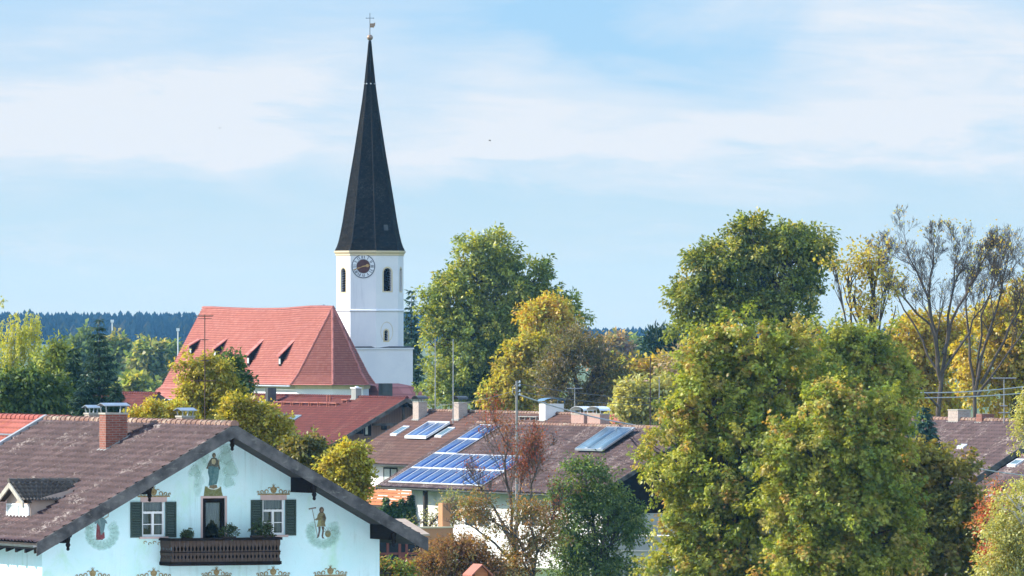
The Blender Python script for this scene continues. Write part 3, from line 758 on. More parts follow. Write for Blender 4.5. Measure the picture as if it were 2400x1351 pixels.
# ------------------------------------------------------------------ near farmhouse
def near_house():
    h = gable_house('farmhouse', 'painted pale farmhouse with brown tiled roof, carved balcony and green shutters in the foreground', 'house',
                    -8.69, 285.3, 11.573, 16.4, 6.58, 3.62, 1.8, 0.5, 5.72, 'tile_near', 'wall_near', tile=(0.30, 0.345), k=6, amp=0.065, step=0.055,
                    verge_h=0.42, verge_t=0.06, tth=0.20, hole_front=True, jit=0.012)
    root, y = h.root, 1.8
    W = lambda px, py, dy=0.0: h.gy(px, py, y - dy)
    # front wall with openings
    def rect(x0, y0, x1, y1):
        a, b = W(x0, y1), W(x1, y0); return a.x, b.x, a.z, b.z
    wins = [rect(333, 1173, 386, 1258), rect(615, 1168, 667, 1254)]
    door = rect(475, 1168, 527, 1290)
    lows = [rect(x - 24, 1362, x + 24, 1440) for x in (215, 357, 637, 772)] + [rect(478, 1362, 524, 1500)]
    outer = [(-5.72, 0), (5.72, 0), (5.72, h.zw), (0, h.zu - 0.01), (-5.72, h.zw)]
    holes = wins + [door] + lows
    polys = [[Vector((a, b, 0)) for a, b in outer]]
    for x0, x1, z0, z1 in holes: polys.append([Vector((x0, z0, 0)), Vector((x0, z1, 0)), Vector((x1, z1, 0)), Vector((x1, z0, 0))])
    flat = [p for q in polys for p in q]
    mb = MB()
    for t in tessellate_polygon(polys):
        pts = [flat[i] for i in t]
        if (pts[1] - pts[0]).cross(pts[2] - pts[0]).z < 0: pts = pts[::-1]
        mb.poly([(p.x, y, p.y) for p in pts])
    dp = 0.16
    for x0, x1, z0, z1 in holes:
        for a, b in (((x0, z0), (x0, z1)), ((x0, z1), (x1, z1)), ((x1, z1), (x1, z0)), ((x1, z0), (x0, z0))):
            mb.poly([(a[0], y, a[1]), (b[0], y, b[1]), (b[0], y + dp, b[1]), (a[0], y + dp, a[1])])
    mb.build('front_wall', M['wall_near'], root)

    def window(x0, x1, z0, z1, split=0.66, low=False):
        f = MB(); t = 0.06; ya, yb = y + 0.06, y + 0.14
        f.box(x0, x0 + t, ya, yb, z0, z1); f.box(x1 - t, x1, ya, yb, z0, z1)
        f.box(x0 + t, x1 - t, ya, yb, z0, z0 + t); f.box(x0 + t, x1 - t, ya, yb, z1 - t, z1)
        zs = z0 + (z1 - z0) * split; xm = (x0 + x1) / 2
        f.box(x0 + t, x1 - t, ya - .015, yb - .004, zs - .035, zs + .035)
        f.box(xm - .04, xm + .04, ya - .01, yb - .006, z0 + t, zs - .035)
        zq = z0 + t + (zs - z0 - t) * 0.46
        f.box(x0 + t, xm - .04, ya + .012, yb - .01, zq - .014, zq + .014); f.box(xm + .04, x1 - t, ya + .012, yb - .01, zq - .014, zq + .014)
        w = f.build('window', M['white_frame'], root)
        g = MB(); g.box(x0 + t, x1 - t, y + 0.115, y + 0.122, z0 + t, z1 - t); 
        # pane: thin clear sheet so the curtains behind it show
        g.build('pane', M['pane_clear'], w)
        n = 40; V, Q = [], []
        rr = random.Random(int(x0 * 100))
        for part in ((x0 + t, x1 - t, zs + .03, z1 - t), (x0 + t, xm - .1, zq - .12, zs), (xm + .14, x1 - t, zq - .3, zs)):
            a, b, c, d = part; base = len(V)
            for i in range(n + 1):
                xx = a + (b - a) * i / n; yy = y + 0.20 + 0.025 * math.sin(i * 1.55 + rr.random())
                V += [(xx, yy, c + .03 * math.sin(i * .7)), (xx, yy, d)]
            Q += [(base + 2 * i, base + 2 * i + 2, base + 2 * i + 3, base + 2 * i + 1) for i in range(n)]
        mesh_np('curtain', V, Q, M['curtain'], w)
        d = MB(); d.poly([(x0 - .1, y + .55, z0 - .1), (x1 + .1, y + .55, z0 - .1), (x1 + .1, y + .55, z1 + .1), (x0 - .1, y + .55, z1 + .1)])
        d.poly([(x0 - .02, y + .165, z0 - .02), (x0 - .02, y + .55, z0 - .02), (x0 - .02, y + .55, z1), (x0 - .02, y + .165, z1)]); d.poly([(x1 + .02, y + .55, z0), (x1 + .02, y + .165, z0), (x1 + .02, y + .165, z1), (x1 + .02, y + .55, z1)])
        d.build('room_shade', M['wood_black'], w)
        return w
    for i, r_ in enumerate(wins):
        w = window(*r_)
        x0, x1, z0, z1 = r_
        for xa, xb in ((x0 - 0.40, x0 - 0.015), (x1 + 0.015, x1 + 0.38)):
            s = MB(); za, zb = z0 - .03, z1 - .05
            s.box(xa, xa + .06, y - .045, y - .006, za, zb); s.box(xb - .06, xb, y - .045, y - .006, za, zb)
            s.box(xa + .06, xb - .06, y - .045, y - .006, za, za + .07); s.box(xa + .06, xb - .06, y - .045, y - .006, zb - .07, zb); s.box(xa + .06, xb - .06, y - .045, y - .006, (za + zb) / 2 - .03, (za + zb) / 2 + .03)
            n = 9
            for k_ in range(2):
                c, d = (za + .07, (za + zb) / 2 - .03) if k_ == 0 else ((za + zb) / 2 + .03, zb - .07)
                for q in range(n):
                    zz = c + (d - c) * q / n; hh = (d - c) / n
                    s.hexa([(xa + .06, y - .035, zz), (xb - .06, y - .035, zz), (xb - .06, y - .012, zz + hh * .2), (xa + .06, y - .012, zz + hh * .2), (xa + .06, y - .030, zz + hh * .7), (xb - .06, y - .030, zz + hh * .7), (xb - .06, y - .010, zz + hh * .9), (xa + .06, y - .010, zz + hh * .9)])
            s.build('shutter', M['shutter'], root)
        s = MB(); s.box(x0 - .10, x1 + .10, y - .07, y + .05, z0 - .07, z0 - .005); s.build('window_sill', M['pink'], root)
    for r_ in lows[:4]: window(*r_)
    x0, x1, z0, z1 = lows[4]; s = MB(); s.box(x0, x1, y + .1, y + .14, z0, z1); s.build('house_door', M['wood_dark'], root)

    # balcony door
    x0, x1, z0, z1 = door
    d = MB(); t = .115
    d.box(x0, x0 + t, y + .03, y + .13, z0, z1); d.box(x1 - t, x1, y + .03, y + .13, z0, z1); d.box(x0 + t, x1 - t, y + .03, y + .13, z1 - t * 1.2, z1); d.box(x0 + t, x1 - t, y + .03, y + .13, z0, z0 + .35)
    dr = d.build('balcony_door', M['wood_black'], root)
    g = MB(); g.box(x0 + t, x1 - t, y + .08, y + .088, z0 + .35, z1 - t * 1.2); g.build('pane', M['pane_clear'], dr)
    V, Q = [], []; n = 30
    for a, b, c, dd, sg in ((x0 + t, x1 - t, z1 - .78, z1 - t, 1), ):
        for i in range(n + 1):
            xx = a + (b - a) * i / n; yy = y + .16 + .02 * math.sin(i * 1.7)
            V += [(xx, yy, c - .30 * abs(2 * i / n - 1) + .12 + .03 * math.sin(i * 1.1)), (xx, yy, dd)]
    Q = [(2 * i, 2 * i + 2, 2 * i + 3, 2 * i + 1) for i in range(n)]
    mesh_np('curtain', V, Q, M['curtain'], dr)
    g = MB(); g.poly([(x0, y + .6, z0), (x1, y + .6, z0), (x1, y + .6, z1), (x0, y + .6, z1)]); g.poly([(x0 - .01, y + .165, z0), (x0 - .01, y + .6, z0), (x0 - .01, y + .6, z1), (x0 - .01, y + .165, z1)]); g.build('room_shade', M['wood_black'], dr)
    # painted surround
    s = MB(); e = .07
    s.box(x0 - e, x0, y - .012, y - .001, z0, z1 + e); s.box(x1, x1 + e, y - .012, y - .001, z0, z1 + e); s.box(x0, x1, y - .012, y - .001, z1, z1 + e)
    s.build('door_surround', M['pink'], root)

    # purlins with carved ends
    for u in (-5.50, -2.78, 0.0, 2.78, 5.50):
        top = h.zu - abs(u) * h.sl - .015; wd = .11; hh = .40 if u else .30
        p = MB()
        tp = lambda x: h.zu - abs(x) * h.sl - .012
        ends = [(-.0 + .03, hh * .45), (.16, hh * .6), (.30, hh)]
        prof = [(y + .02, top - hh), (y + .02, None), (.05, None), (.05, top - hh * .35), (.14, top - hh * .55), (.20, top - hh * .5), (.34, top - hh)]
        for xa, xb in ((u - wd, u + wd),):
            A, B = [], []
            for yy, zz in prof:
                A.append((xa, yy, tp(xa) - .0 if zz is None else zz)); B.append((xb, yy, tp(xb) if zz is None else zz))
            n = len(prof)
            p.add(A + B, [tuple(range(n)), tuple(range(n, 2 * n))[::-1]] + [((i + 1) % n, i, n + i, n + (i + 1) % n) for i in range(n)])
        # hanging carved head
        p.lathe([(.02, -.46), (.06, -.42), (.045, -.36), (.085, -.28), (.06, -.22), (.08, -.1), (.08, 0.0)], (u, .14, top - hh * .42), 8)
        p.build('purlin', M['wood_black'], root)
    # rafter tails along the left eave
    for i in range(20):
        yy = .35 + i * .82
        if yy > 16: break
        p = MB(); xa, xb = -6.5, -5.73
        za, zb = h.zu - 6.5 * h.sl - .005, h.zu - 5.73 * h.sl - .005
        p.hexa([(xa, yy, za - .17), (xb, yy, zb - .30), (xb, yy + .14, zb - .30), (xa, yy + .14, za - .17), (xa, yy, za), (xb, yy, zb), (xb, yy + .14, zb), (xa, yy + .14, za)])
        p.build('rafter', M['wood_black'], root)

    # balcony
    a, b = W(375, 1328), W(631, 1262)
    zb_, zt_ = h.gy(400, 1326, y - .9).z, h.gy(400, 1262, y - .9).z
    xa, xb = a.x, b.x; yf = y - .92
    d = MB(); d.box(xa, xb, yf + .04, y - .004, zb_ - .02, zb_ + .10); bal = d.build('balcony', M['wood_balcony'], root)
    def panel(P, n):   # P(u, z, d): u along, d depth ; sawn boards with cut-outs
        mbp = MB(); wdt = 1.0 / n
        H = zt_ - zb_
        for i in range(n):
            u0, u1 = (i + .03) * wdt, (i + .97) * wdt
            cu = (u0 + u1) / 2; hw = (u1 - u0) / 2
            # outline of half board with three waists, mirrored
            zz = [0.10, .22, .27, .33, .38, .50, .55, .60, .65, .72, .92]
            ww = [1, 1, .45, .45, 1, 1, .5, .35, .5, 1, 1]
            L = [(cu - hw * k_, zb_ + H * z_) for z_, k_ in zip(zz, ww)]
            Rr = [(cu + hw * k_, zb_ + H * z_) for z_, k_ in zip(zz, ww)]
            nn = len(zz)
            base = [P(u_, z_, 0) for u_, z_ in L] + [P(u_, z_, 0) for u_, z_ in Rr] + [P(u_, z_, .025) for u_, z_ in L] + [P(u_, z_, .025) for u_, z_ in Rr]
            fs = []
            for j in range(nn - 1):
                fs += [(j, nn + j, nn + j + 1, j + 1), (2 * nn + j + 1, 3 * nn + j + 1, 3 * nn + j, 2 * nn + j), (j + 1, 2 * nn + j + 1, 2 * nn + j, j), (nn + j, 3 * nn + j, 3 * nn + j + 1, nn + j + 1)]
            mbp.add(base, fs)
        return mbp
    nb = 30
    panel(lambda u, z, dd: (xa + (xb - xa) * u, yf + dd, z), nb).build('railing_panel', M['wood_balcony'], bal)
    for xx in (xa, xb - .025):
        panel(lambda u, z, dd: (xx + dd, yf + .03 + (y - yf - .04) * u, z), 7).build('railing_panel', M['wood_balcony'], bal)
    H = zt_ - zb_
    r_ = MB()
    for z0_, z1_, o in ((.90, 1.0, .05), (.0, .12, .03), (.455, .49, .012)):
        r_.box(xa - o, xb + o, yf - o, yf - .002, zb_ + H * z0_, zb_ + H * z1_)
        r_.box(xa - o, xa - .002, yf, y - .004, zb_ + H * z0_, zb_ + H * z1_); r_.box(xb + .002, xb + o, yf, y - .004, zb_ + H * z0_, zb_ + H * z1_)
    r_.build('rail', M['wood_black'], bal)
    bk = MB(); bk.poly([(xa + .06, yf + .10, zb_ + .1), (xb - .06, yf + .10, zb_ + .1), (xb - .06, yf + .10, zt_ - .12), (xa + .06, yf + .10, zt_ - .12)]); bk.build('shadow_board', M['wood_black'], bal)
    # painted pediments over the windows
    def pediment(px, py, wpx, big=False):
        c = W(px, py); k_ = 68.3; sc = wpx / k_ / 1.12
        mbp = MB(); g_ = MB()
        Z = c.z; X = c.x
        mbp.box(X - .46 * sc, X + .46 * sc, y - .014, y - .001, Z - .20 * sc, Z - .035 * sc)
        pd = mbp.build('window_pediment', M['pink'], root)
        g_.box(X - .56 * sc, X + .56 * sc, y - .03, y - .001, Z - .035 * sc, Z + .012 * sc)
        def ring(cx, cz, r, a0, a1, t=.016, n=12, grow=1.0):
            pts = [(cx + r * (1 + (grow - 1) * i / n) * math.cos(R(a0 + (a1 - a0) * i / n)), y - .016, cz + r * (1 + (grow - 1) * i / n) * math.sin(R(a0 + (a1 - a0) * i / n))) for i in range(n + 1)]
            g_.tube(pts, [t * (1 - .5 * i / n) for i in range(n + 1)], 5)
        for sg in (-1, 1):
            f = lambda a: a if sg > 0 else 180 - a
            ring(X + sg * .24 * sc, Z + .075 * sc, .075 * sc, f(-40), f(250), .022 * sc, grow=.5)
            ring(X + sg * .42 * sc, Z + .06 * sc, .06 * sc, f(200), f(-120), .020 * sc, grow=.45)
            ring(X + sg * .56 * sc, Z + .06 * sc, .045 * sc, f(230), f(-80), .016 * sc, grow=.4)
            ring(X + sg * .14 * sc, Z + .16 * sc, .06 * sc, f(20), f(220), .016 * sc, grow=.6)
        g_.lathe([(.0, 0), (.085 * sc, .0)], (0, 0, 0), 3) if False else None
        # boss: shell of two discs
        for rr, th in ((.105 * sc, .016), (.06 * sc, .028)):
            n = 14; pts = [(X + rr * math.cos(2 * math.pi * i / n), y - .001, Z + .13 * sc + rr * 1.05 * math.sin(2 * math.pi * i / n)) for i in range(n)]
            g_.prism(pts, (0, -th, 0))
        for an in (60, 90, 120):
            g_.tube([(X, y - .012, Z + .22 * sc), (X + .12 * sc * math.cos(R(an)), y - .012, Z + .22 * sc + .12 * sc * math.sin(R(an)))], [.014 * sc, .004], 4)
        g_.build('scrollwork', M['gilt'], pd)
    pediment(360, 1163, 74); pediment(641, 1158, 74)
    for px, py in ((217, 1354), (360, 1354), (640, 1350), (774, 1348)): pediment(px, py, 74)
    pediment(507, 1350, 66)
    # painted scrolls under the left sill
    s = MB()
    for q in range(5):
        c = W(340 + q * 11, 1272 + (q % 2) * 3); pts = [(c.x + .05 * math.cos(i * .7), y - .012, c.z + .04 * math.sin(i * .7)) for i in range(7)]
        s.tube(pts, .012, 4)
    s.build('painted_scroll', M['gilt'], root)

    # wall paintings (flat paint, a few mm proud)
    class Mural:
        def __init__(s): s.V, s.Q, s.C = [], [], []
        def tri(s, a, b, c, ca): s.V += [a, b, c]; n = len(s.V); s.Q.append((n - 3, n - 2, n - 1)); s.C.append(ca)
        def poly(s, pix, col, lift):
            P = [W(px, py, lift) for px, py in pix]
            vv = [Vector((p.x, p.z, 0)) for p in P]
            for t in tessellate_polygon([vv]):
                pts = [P[i] for i in t]
                if (vv[t[1]] - vv[t[0]]).cross(vv[t[2]] - vv[t[0]]).z < 0: pts = pts[::-1]
                s.tri(*pts, tuple(col) + (1,))
        def ell(s, px, py, rx, ry, col, lift, n=14): s.poly([(px + rx * math.cos(2 * math.pi * i / n), py + ry * math.sin(2 * math.pi * i / n)) for i in range(n)], col, lift)
        def line(s, a, b, w_, col, lift):
            dx, dy = b[0] - a[0], b[1] - a[1]; l = math.hypot(dx, dy); nx, ny = -dy / l * w_ / 2, dx / l * w_ / 2
            s.poly([(a[0] + nx, a[1] + ny), (b[0] + nx, b[1] + ny), (b[0] - nx, b[1] - ny), (a[0] - nx, a[1] - ny)], col, lift)
        def soft(s, px, py, rx, ry, col, alpha, lift, seed=0, n=22):
            rg = random.Random(seed); rad = [1 + .16 * math.sin(i * 2 * math.pi / n * 3 + seed) + .08 * rg.random() for i in range(n)]
            rings = [(0.0, alpha), (.5, alpha), (.8, alpha * .75), (1.0, 0.0)]
            for (r0, a0), (r1, a1) in zip(rings, rings[1:]):
                for i in range(n):
                    j = (i + 1) % n
                    q = lambda r, k_: W(px + rx * r * rad[k_] * math.cos(2 * math.pi * k_ / n), py + ry * r * rad[k_] * math.sin(2 * math.pi * k_ / n), lift)
                    am = (a0 + a1) / 2
                    if r0 == 0: s.tri(q(0, i), q(r1, j), q(r1, i), tuple(col) + (am,))
                    else:
                        s.tri(q(r0, i), q(r0, j), q(r1, j), tuple(col) + (am,)); s.tri(q(r0, i), q(r1, j), q(r1, i), tuple(col) + (am,))
        def build(s, name, label):
            o = mesh_np(name, [tuple(v) for v in s.V], s.Q, M['paint'], root, col=s.C); o['label'] = label; return o
    z5 = lambda x, yy: (380 + x / 5.628, 1030 + yy / 5.628)
    z6 = lambda x, yy: (180 + x / 6.113, 1130 + yy / 6.113)
    z7 = lambda x, yy: (560 + x / 6.112, 1130 + yy / 6.112)
    cl = (0.46, 0.70, 0.60)
    m_ = Mural()
    for i, (x, yy, rx, ry, al) in enumerate(((430, 420, 85, 90, .55), (480, 530, 70, 110, .45), (510, 320, 90, 120, .4), (470, 660, 60, 90, .35), (560, 230, 70, 90, .4),
                                            (840, 240, 110, 120, .6), (900, 400, 100, 110, .65), (880, 560, 80, 90, .6), (790, 420, 70, 200, .35), (830, 120, 90, 80, .5))):
        x_, y_ = z5(x, yy); m_.soft(x_, y_, rx / 5.628, ry / 5.628, cl, al * .75, .002 + i * .0004, i)
    m_.build('cloud_painting', 'pale green cloud painted around the standing woman')
    m_ = Mural(); P = lambda *q: [z5(*a) for a in q]
    m_.poly(P((565, 620), (600, 625), (640, 655), (690, 662), (740, 640), (775, 622), (785, 680), (802, 752), (548, 752), (555, 690)), (.16, .17, .05), .008)
    m_.poly(P((630, 600), (720, 600), (730, 640), (680, 655), (620, 640)), (.20, .15, .08), .0085)
    m_.poly(P((655, 245), (712, 243), (745, 285), (768, 395), (752, 405), (735, 360), (700, 385), (610, 395), (582, 385), (605, 320), (622, 285)), (.09, .085, .06), .009)
    m_.poly(P((612, 365), (640, 350), (745, 372), (752, 410), (742, 500), (722, 590), (640, 610), (612, 612), (622, 520), (604, 430)), (.06, .17, .19), .0095)
    m_.poly(P((690, 380), (745, 380), (740, 500), (700, 560), (660, 590)), (.10, .23, .24), .010)
    m_.poly(P((660, 258), (700, 262), (712, 300), (690, 335), (655, 320), (652, 285)), (.55, .50, .30), .010)
    m_.ell(*z5(684, 212), 25 / 5.6, 32 / 5.6, (.11, .10, .055), .010)
    m_.ell(*z5(690, 222), 12 / 5.6, 17 / 5.6, (.34, .26, .15), .0105)
    for a, b in (((745, 340), (752, 262)), ((600, 385), (580, 380))): m_.line(z5(*a), z5(*b), 2.0, (.30, .24, .13), .010)
    for i in range(8):
        a0, a1 = R(200 + i * 17.5), R(200 + (i + 1) * 17.5)
        m_.line(z5(680 + 85 * math.cos(a0), 615 - 45 * math.sin(a0)), z5(680 + 85 * math.cos(a1), 615 - 45 * math.sin(a1)), 1.8, (.85, .85, .75), .0105)
    m_.build('figure_painting', 'painted woman in blue green robe standing on a globe and crescent')
    m_ = Mural(); P = lambda *q: [z6(*a) for a in q]
    n = 12
    for i in range(13):
        an = R(150 + i * 20); x_, y_ = z6(360 + 185 * math.cos(an), 730 - 185 * math.sin(an)); m_.soft(x_, y_, 12, 12, cl, .34, .002 + i * .0003, i)
    m_.build('cloud_painting', 'pale horseshoe of cloud painted around the robed figure on the left')
    m_ = Mural()
    m_.poly(P((288, 590), (330, 620), (345, 750), (395, 715), (402, 805), (360, 828), (280, 832), (276, 780)), (.22, .035, .045), .009)
    m_.line(z6(330, 640), z6(330, 820), 1.2, (.07, .01, .02), .0095)
    m_.poly(P((300, 500), (340, 495), (390, 520), (425, 560), (440, 600), (410, 590), (400, 650), (385, 720), (345, 765), (325, 640), (290, 590), (268, 602), (250, 590), (262, 540)), (.13, .23, .25), .010)
    m_.poly(P((300, 510), (330, 510), (350, 640), (330, 610)), (.22, .34, .34), .0105)
    m_.ell(*z6(335, 470), 5.2, 5.5, (.03, .02, .02), .010); m_.ell(*z6(372, 472), 4.2, 5, (.03, .02, .025), .010)
    m_.poly(P((385, 515), (440, 485), (455, 440), (465, 445), (455, 500), (400, 535)), (.45, .50, .42), .0102)
    m_.line(z6(455, 500), z6(458, 360), 1.0, (.4, .42, .34), .0098); m_.line(z6(458, 360), z6(490, 342), 1.0, (.4, .42, .34), .0098)
    m_.line(z6(270, 828), z6(300, 826), 1.5, (.1, .08, .06), .010); m_.line(z6(345, 826), z6(375, 828), 1.5, (.1, .08, .06), .010)
    m_.build('figure_painting', 'painted figure in teal cloak and dark red skirt raising one arm')
    m_ = Mural()
    for i in range(13):
        an = R(150 + i * 20); x_, y_ = z7(1200 + 180 * math.cos(an), 720 - 170 * math.sin(an)); m_.soft(x_, y_, 12, 12, cl, .34, .002 + i * .0003, i + 5)
    m_.build('cloud_painting', 'pale horseshoe of cloud painted around the man with the rake')
    m_ = Mural(); P = lambda *q: [z7(*a) for a in q]
    m_.poly(P((1150, 440), (1170, 425), (1205, 428), (1232, 460), (1250, 520), (1240, 560), (1232, 590), (1242, 640), (1180, 632), (1115, 645), (1130, 580), (1135, 545), (1100, 552), (1082, 540), (1118, 515), (1130, 470)), (.20, .17, .07), .009)
    m_.poly(P((1195, 480), (1232, 470), (1248, 520), (1225, 570), (1200, 540)), (.08, .06, .03), .0095)
    m_.poly(P((1135, 560), (1175, 540), (1175, 632), (1118, 642)), (.30, .29, .10), .0095)
    m_.poly(P((1136, 642), (1172, 636), (1168, 690), (1150, 780), (1130, 805), (1112, 800), (1130, 765), (1142, 700)), (.10, .07, .055), .009)
    m_.poly(P((1180, 636), (1220, 640), (1218, 700), (1205, 780), (1228, 815), (1190, 808), (1184, 770), (1195, 700)), (.10, .07, .055), .009)
    m_.ell(*z7(1184, 402), 5.6, 7.2, (.09, .05, .03), .010); m_.ell(*z7(1188, 408), 2.6, 3.8, (.30, .19, .11), .0105)
    m_.line(z7(1052, 395), z7(1128, 790), 1.3, (.17, .11, .07), .010); m_.line(z7(1000, 386), z7(1106, 368), 2.6, (.16, .10, .07), .010)
    for q in range(5): m_.line(z7(1008 + q * 22, 385 - q * 4), z7(1012 + q * 22, 402 - q * 4), .9, (.16, .10, .07), .0102)
    m_.ell(*z7(1275, 745), 7, 8, (.22, .20, .08), .009)
    for q, an in enumerate((60, 80, 100, 125, 150, 35)): m_.line(z7(1275, 735), z7(1275 + 90 * math.cos(R(an)), 735 - 90 * math.sin(R(an))), 1.0, (.14, .15, .08), .0095)
    m_.build('figure_painting', 'painted man in olive coat holding a hay rake beside a sheaf')

    # chimneys
    a = h.rl(248, 1060); sx, sy = .74, .56
    zt = h.gy(248, 972, a.y).z
    chimney(h, a.x + sx / 2, a.y + sy / 2, sx, sy, zt, 'brick_red', 'plate', .26, over=.07, label='tall brick chimney with a flat sheet hood')
    for (p0, py_t, sx, sy) in (((209, 972), 972, .34, .42), ((427, 979), 979, .42, .52)):
        o = h.hit(p0[0], p0[1] + 14, (0, 0, 1), h.zr - .15)          # just behind the ridge
        q = h.gx(p0[0], py_t, .45)
        chimney(h, .45 + sx / 2, q.y + sy / 2, sx, sy, q.z, 'brick_pale', 'plate', .20, over=.07, label='low chimney with folded hood behind the ridge')

    # dormer on the left slope
    q = h.rl(188, 1129); yr, zr_ = q.y, q.z
    f = h.gy(24, 1124, yr); xf = f.x                                       # gable front
    e = h.gx(56, 1177, xf)                                                 # rake end nearest to us
    hw = yr - e.y; dr_ = zr_ - e.z
    sl_ = dr_ / hw
    mbd = MB()
    xo = xf + .28; cw = hw - .16; zt_ = zr_ - cw * sl_ - .05
    zs_ = lambda x: h.zl(x)
    for sg in (-1, 1):
        yy = yr + sg * cw
        p = [(xo, yy, zs_(xo) - .25), (xo + 2.6, yy, zs_(xo + 2.6) - .25), (xo + 2.6, yy, max(zt_, zs_(xo + 2.6) - .2)), (xo, yy, zt_)]
        mbd.poly(p if sg < 0 else p[::-1])
    mbd.poly([(xo, yr + cw, zs_(xo) - .25), (xo, yr - cw, zs_(xo) - .25), (xo, yr - cw, zt_), (xo, yr, zr_ - .05), (xo, yr + cw, zt_)])
    dm = mbd.build('dormer', M['wall_dormer'], root)
    xb_ = q.x + .05
    def edge(yv, zv): return (h.zr - zv) / h.sl * -1
    for sg in (-1, 1):
        Lf = lambda t: (xf, yr + sg * hw * t, zr_ - dr_ * t); Rf = lambda t: (edge(0, zr_ - dr_ * t) + .06, yr + sg * hw * t, zr_ - dr_ * t)
        tile_surface('dormer_roof', Lf, Rf, 5, 12, M['tile_dark'], dm, 6, .05, .05, .01, seed=5)
        b_ = MB(); z0 = zr_ + .02
        pp = [(xf - .05, yr, z0 - .20), (xf - .05, yr + sg * (hw + .03), z0 - dr_ - .20), (xf - .002, yr + sg * (hw + .03), z0 - dr_ - .20), (xf - .002, yr, z0 - .20)]
        b_.hexa(pp + [(a_, b__, c_ + .17) for a_, b__, c_ in pp]); b_.build('dormer_verge', M['dormer_wood'], dm)
        sf = MB(); sf.poly([(xf, yr, zr_ - .04), (xo, yr, zr_ - .04), (xo, yr + sg * hw, zr_ - dr_ - .04), (xf, yr + sg * hw, zr_ - dr_ - .04)]); sf.build('dormer_soffit', M['wood_dark'], dm)
    rt = MB(); ridge_tiles(rt, (xb_, yr, zr_ + .02), (xf - .03, yr, zr_ + .02), 9, .10); rt.build('dormer_ridge', M['tile_dark'], dm)
    wz0, wz1 = h.gx(40, 1211, xo).z, h.gx(40, 1181, xo).z
    wy = cw - .06
    fw = MB()
    fw.box(xo - .05, xo - .002, yr - wy, yr - wy + .06, wz0, wz1); fw.box(xo - .05, xo - .002, yr + wy - .06, yr + wy, wz0, wz1); fw.box(xo - .05, xo - .002, yr - wy + .06, yr + wy - .06, wz0, wz0 + .05); fw.box(xo - .05, xo - .002, yr - wy + .06, yr + wy - .06, wz1 - .05, wz1); fw.box(xo - .055, xo - .002, yr - .04, yr + .04, wz0 + .05, wz1 - .05)
    fw.build('dormer_window', M['white_frame'], dm)
    gp = MB(); gp.box(xo - .03, xo - .0015, yr - wy + .06, yr - .04, wz0 + .05, wz1 - .05); gp.box(xo - .03, xo - .0015, yr + .04, yr + wy - .06, wz0 + .05, wz1 - .05); gp.build('dormer_pane', M['pane_pale'], dm)
    sp = MB(); sp.hexa([(xo - .30, yr - cw - .05, zs_(xo - .30) + .05), (xo + .02, yr - cw - .05, zs_(xo) + .02), (xo + .02, yr + cw + .05, zs_(xo) + .02), (xo - .30, yr + cw + .05, zs_(xo - .30) + .05), (xo - .30, yr - cw - .05, zs_(xo - .30) + .09), (xo + .02, yr - cw - .05, wz0 - .02), (xo + .02, yr + cw + .05, wz0 - .02), (xo - .30, yr + cw + .05, zs_(xo - .30) + .09)]); sp.build('dormer_apron', M['apron'], dm)

    for sg in (-1, 1):          # raised sheet capping on the far verge
        v = MB(); e = sg * 6.6; a_, b_ = h.L - .16, h.L + .06
        q_ = [(0, a_, h.zr), (e, a_, h.zr - 6.6 * h.sl), (e, b_, h.zr - 6.6 * h.sl), (0, b_, h.zr)]
        q_ = q_ + [(x, yy, z + .17) for x, yy, z in q_]
        v.hexa(q_ if sg < 0 else [q_[1], q_[0], q_[3], q_[2], q_[5], q_[4], q_[7], q_[6]]); v.build('verge_capping', M['verge_pale'], h.roof)
    return h

M['pane_clear'] = None
def clear_glass():
    m, g, b = new_mat('pane_clear'); nt = g.nt
    tr = g.node('ShaderNodeBsdfTransparent'); tr.inputs[0].default_value = (.80, .84, .86, 1)
    gl = g.node('ShaderNodeBsdfGlossy'); gl.inputs['Roughness'].default_value = .03
    fr = g.node('ShaderNodeFresnel'); mx = g.node('ShaderNodeMixShader')
    g.put(mx.inputs[0], g.m('ADD', fr.outputs[0], .06)); nt.links.new(tr.outputs[0], mx.inputs[1]); nt.links.new(gl.outputs[0], mx.inputs[2])
    nt.nodes.remove(b); nt.links.new(mx.outputs[0], nt.nodes['Material Output'].inputs[0])
    return m
M['pane_clear'] = clear_glass()
M['pane_pale'] = plain('pane_curtained', (0.55, 0.60, 0.60), (0.40, 0.46, 0.46), 4, 0.15, spec=.6)
M['wall_dormer'] = plain('render_dormer', (0.46, 0.36, 0.30), (0.38, 0.30, 0.26), 3, 0.9, stain=(2, (0.22, 0.15, 0.12), .55, .75, (1, 1, 1)))
M['dormer_wood'] = plain('dormer_board', (0.42, 0.40, 0.34), (0.30, 0.28, 0.24), 3, 0.85, stretch=(3, 3, 1))
M['apron'] = plain('copper_red_sheet', (0.40, 0.20, 0.17), (0.30, 0.15, 0.13), 2, 0.6)
NEAR = near_house()
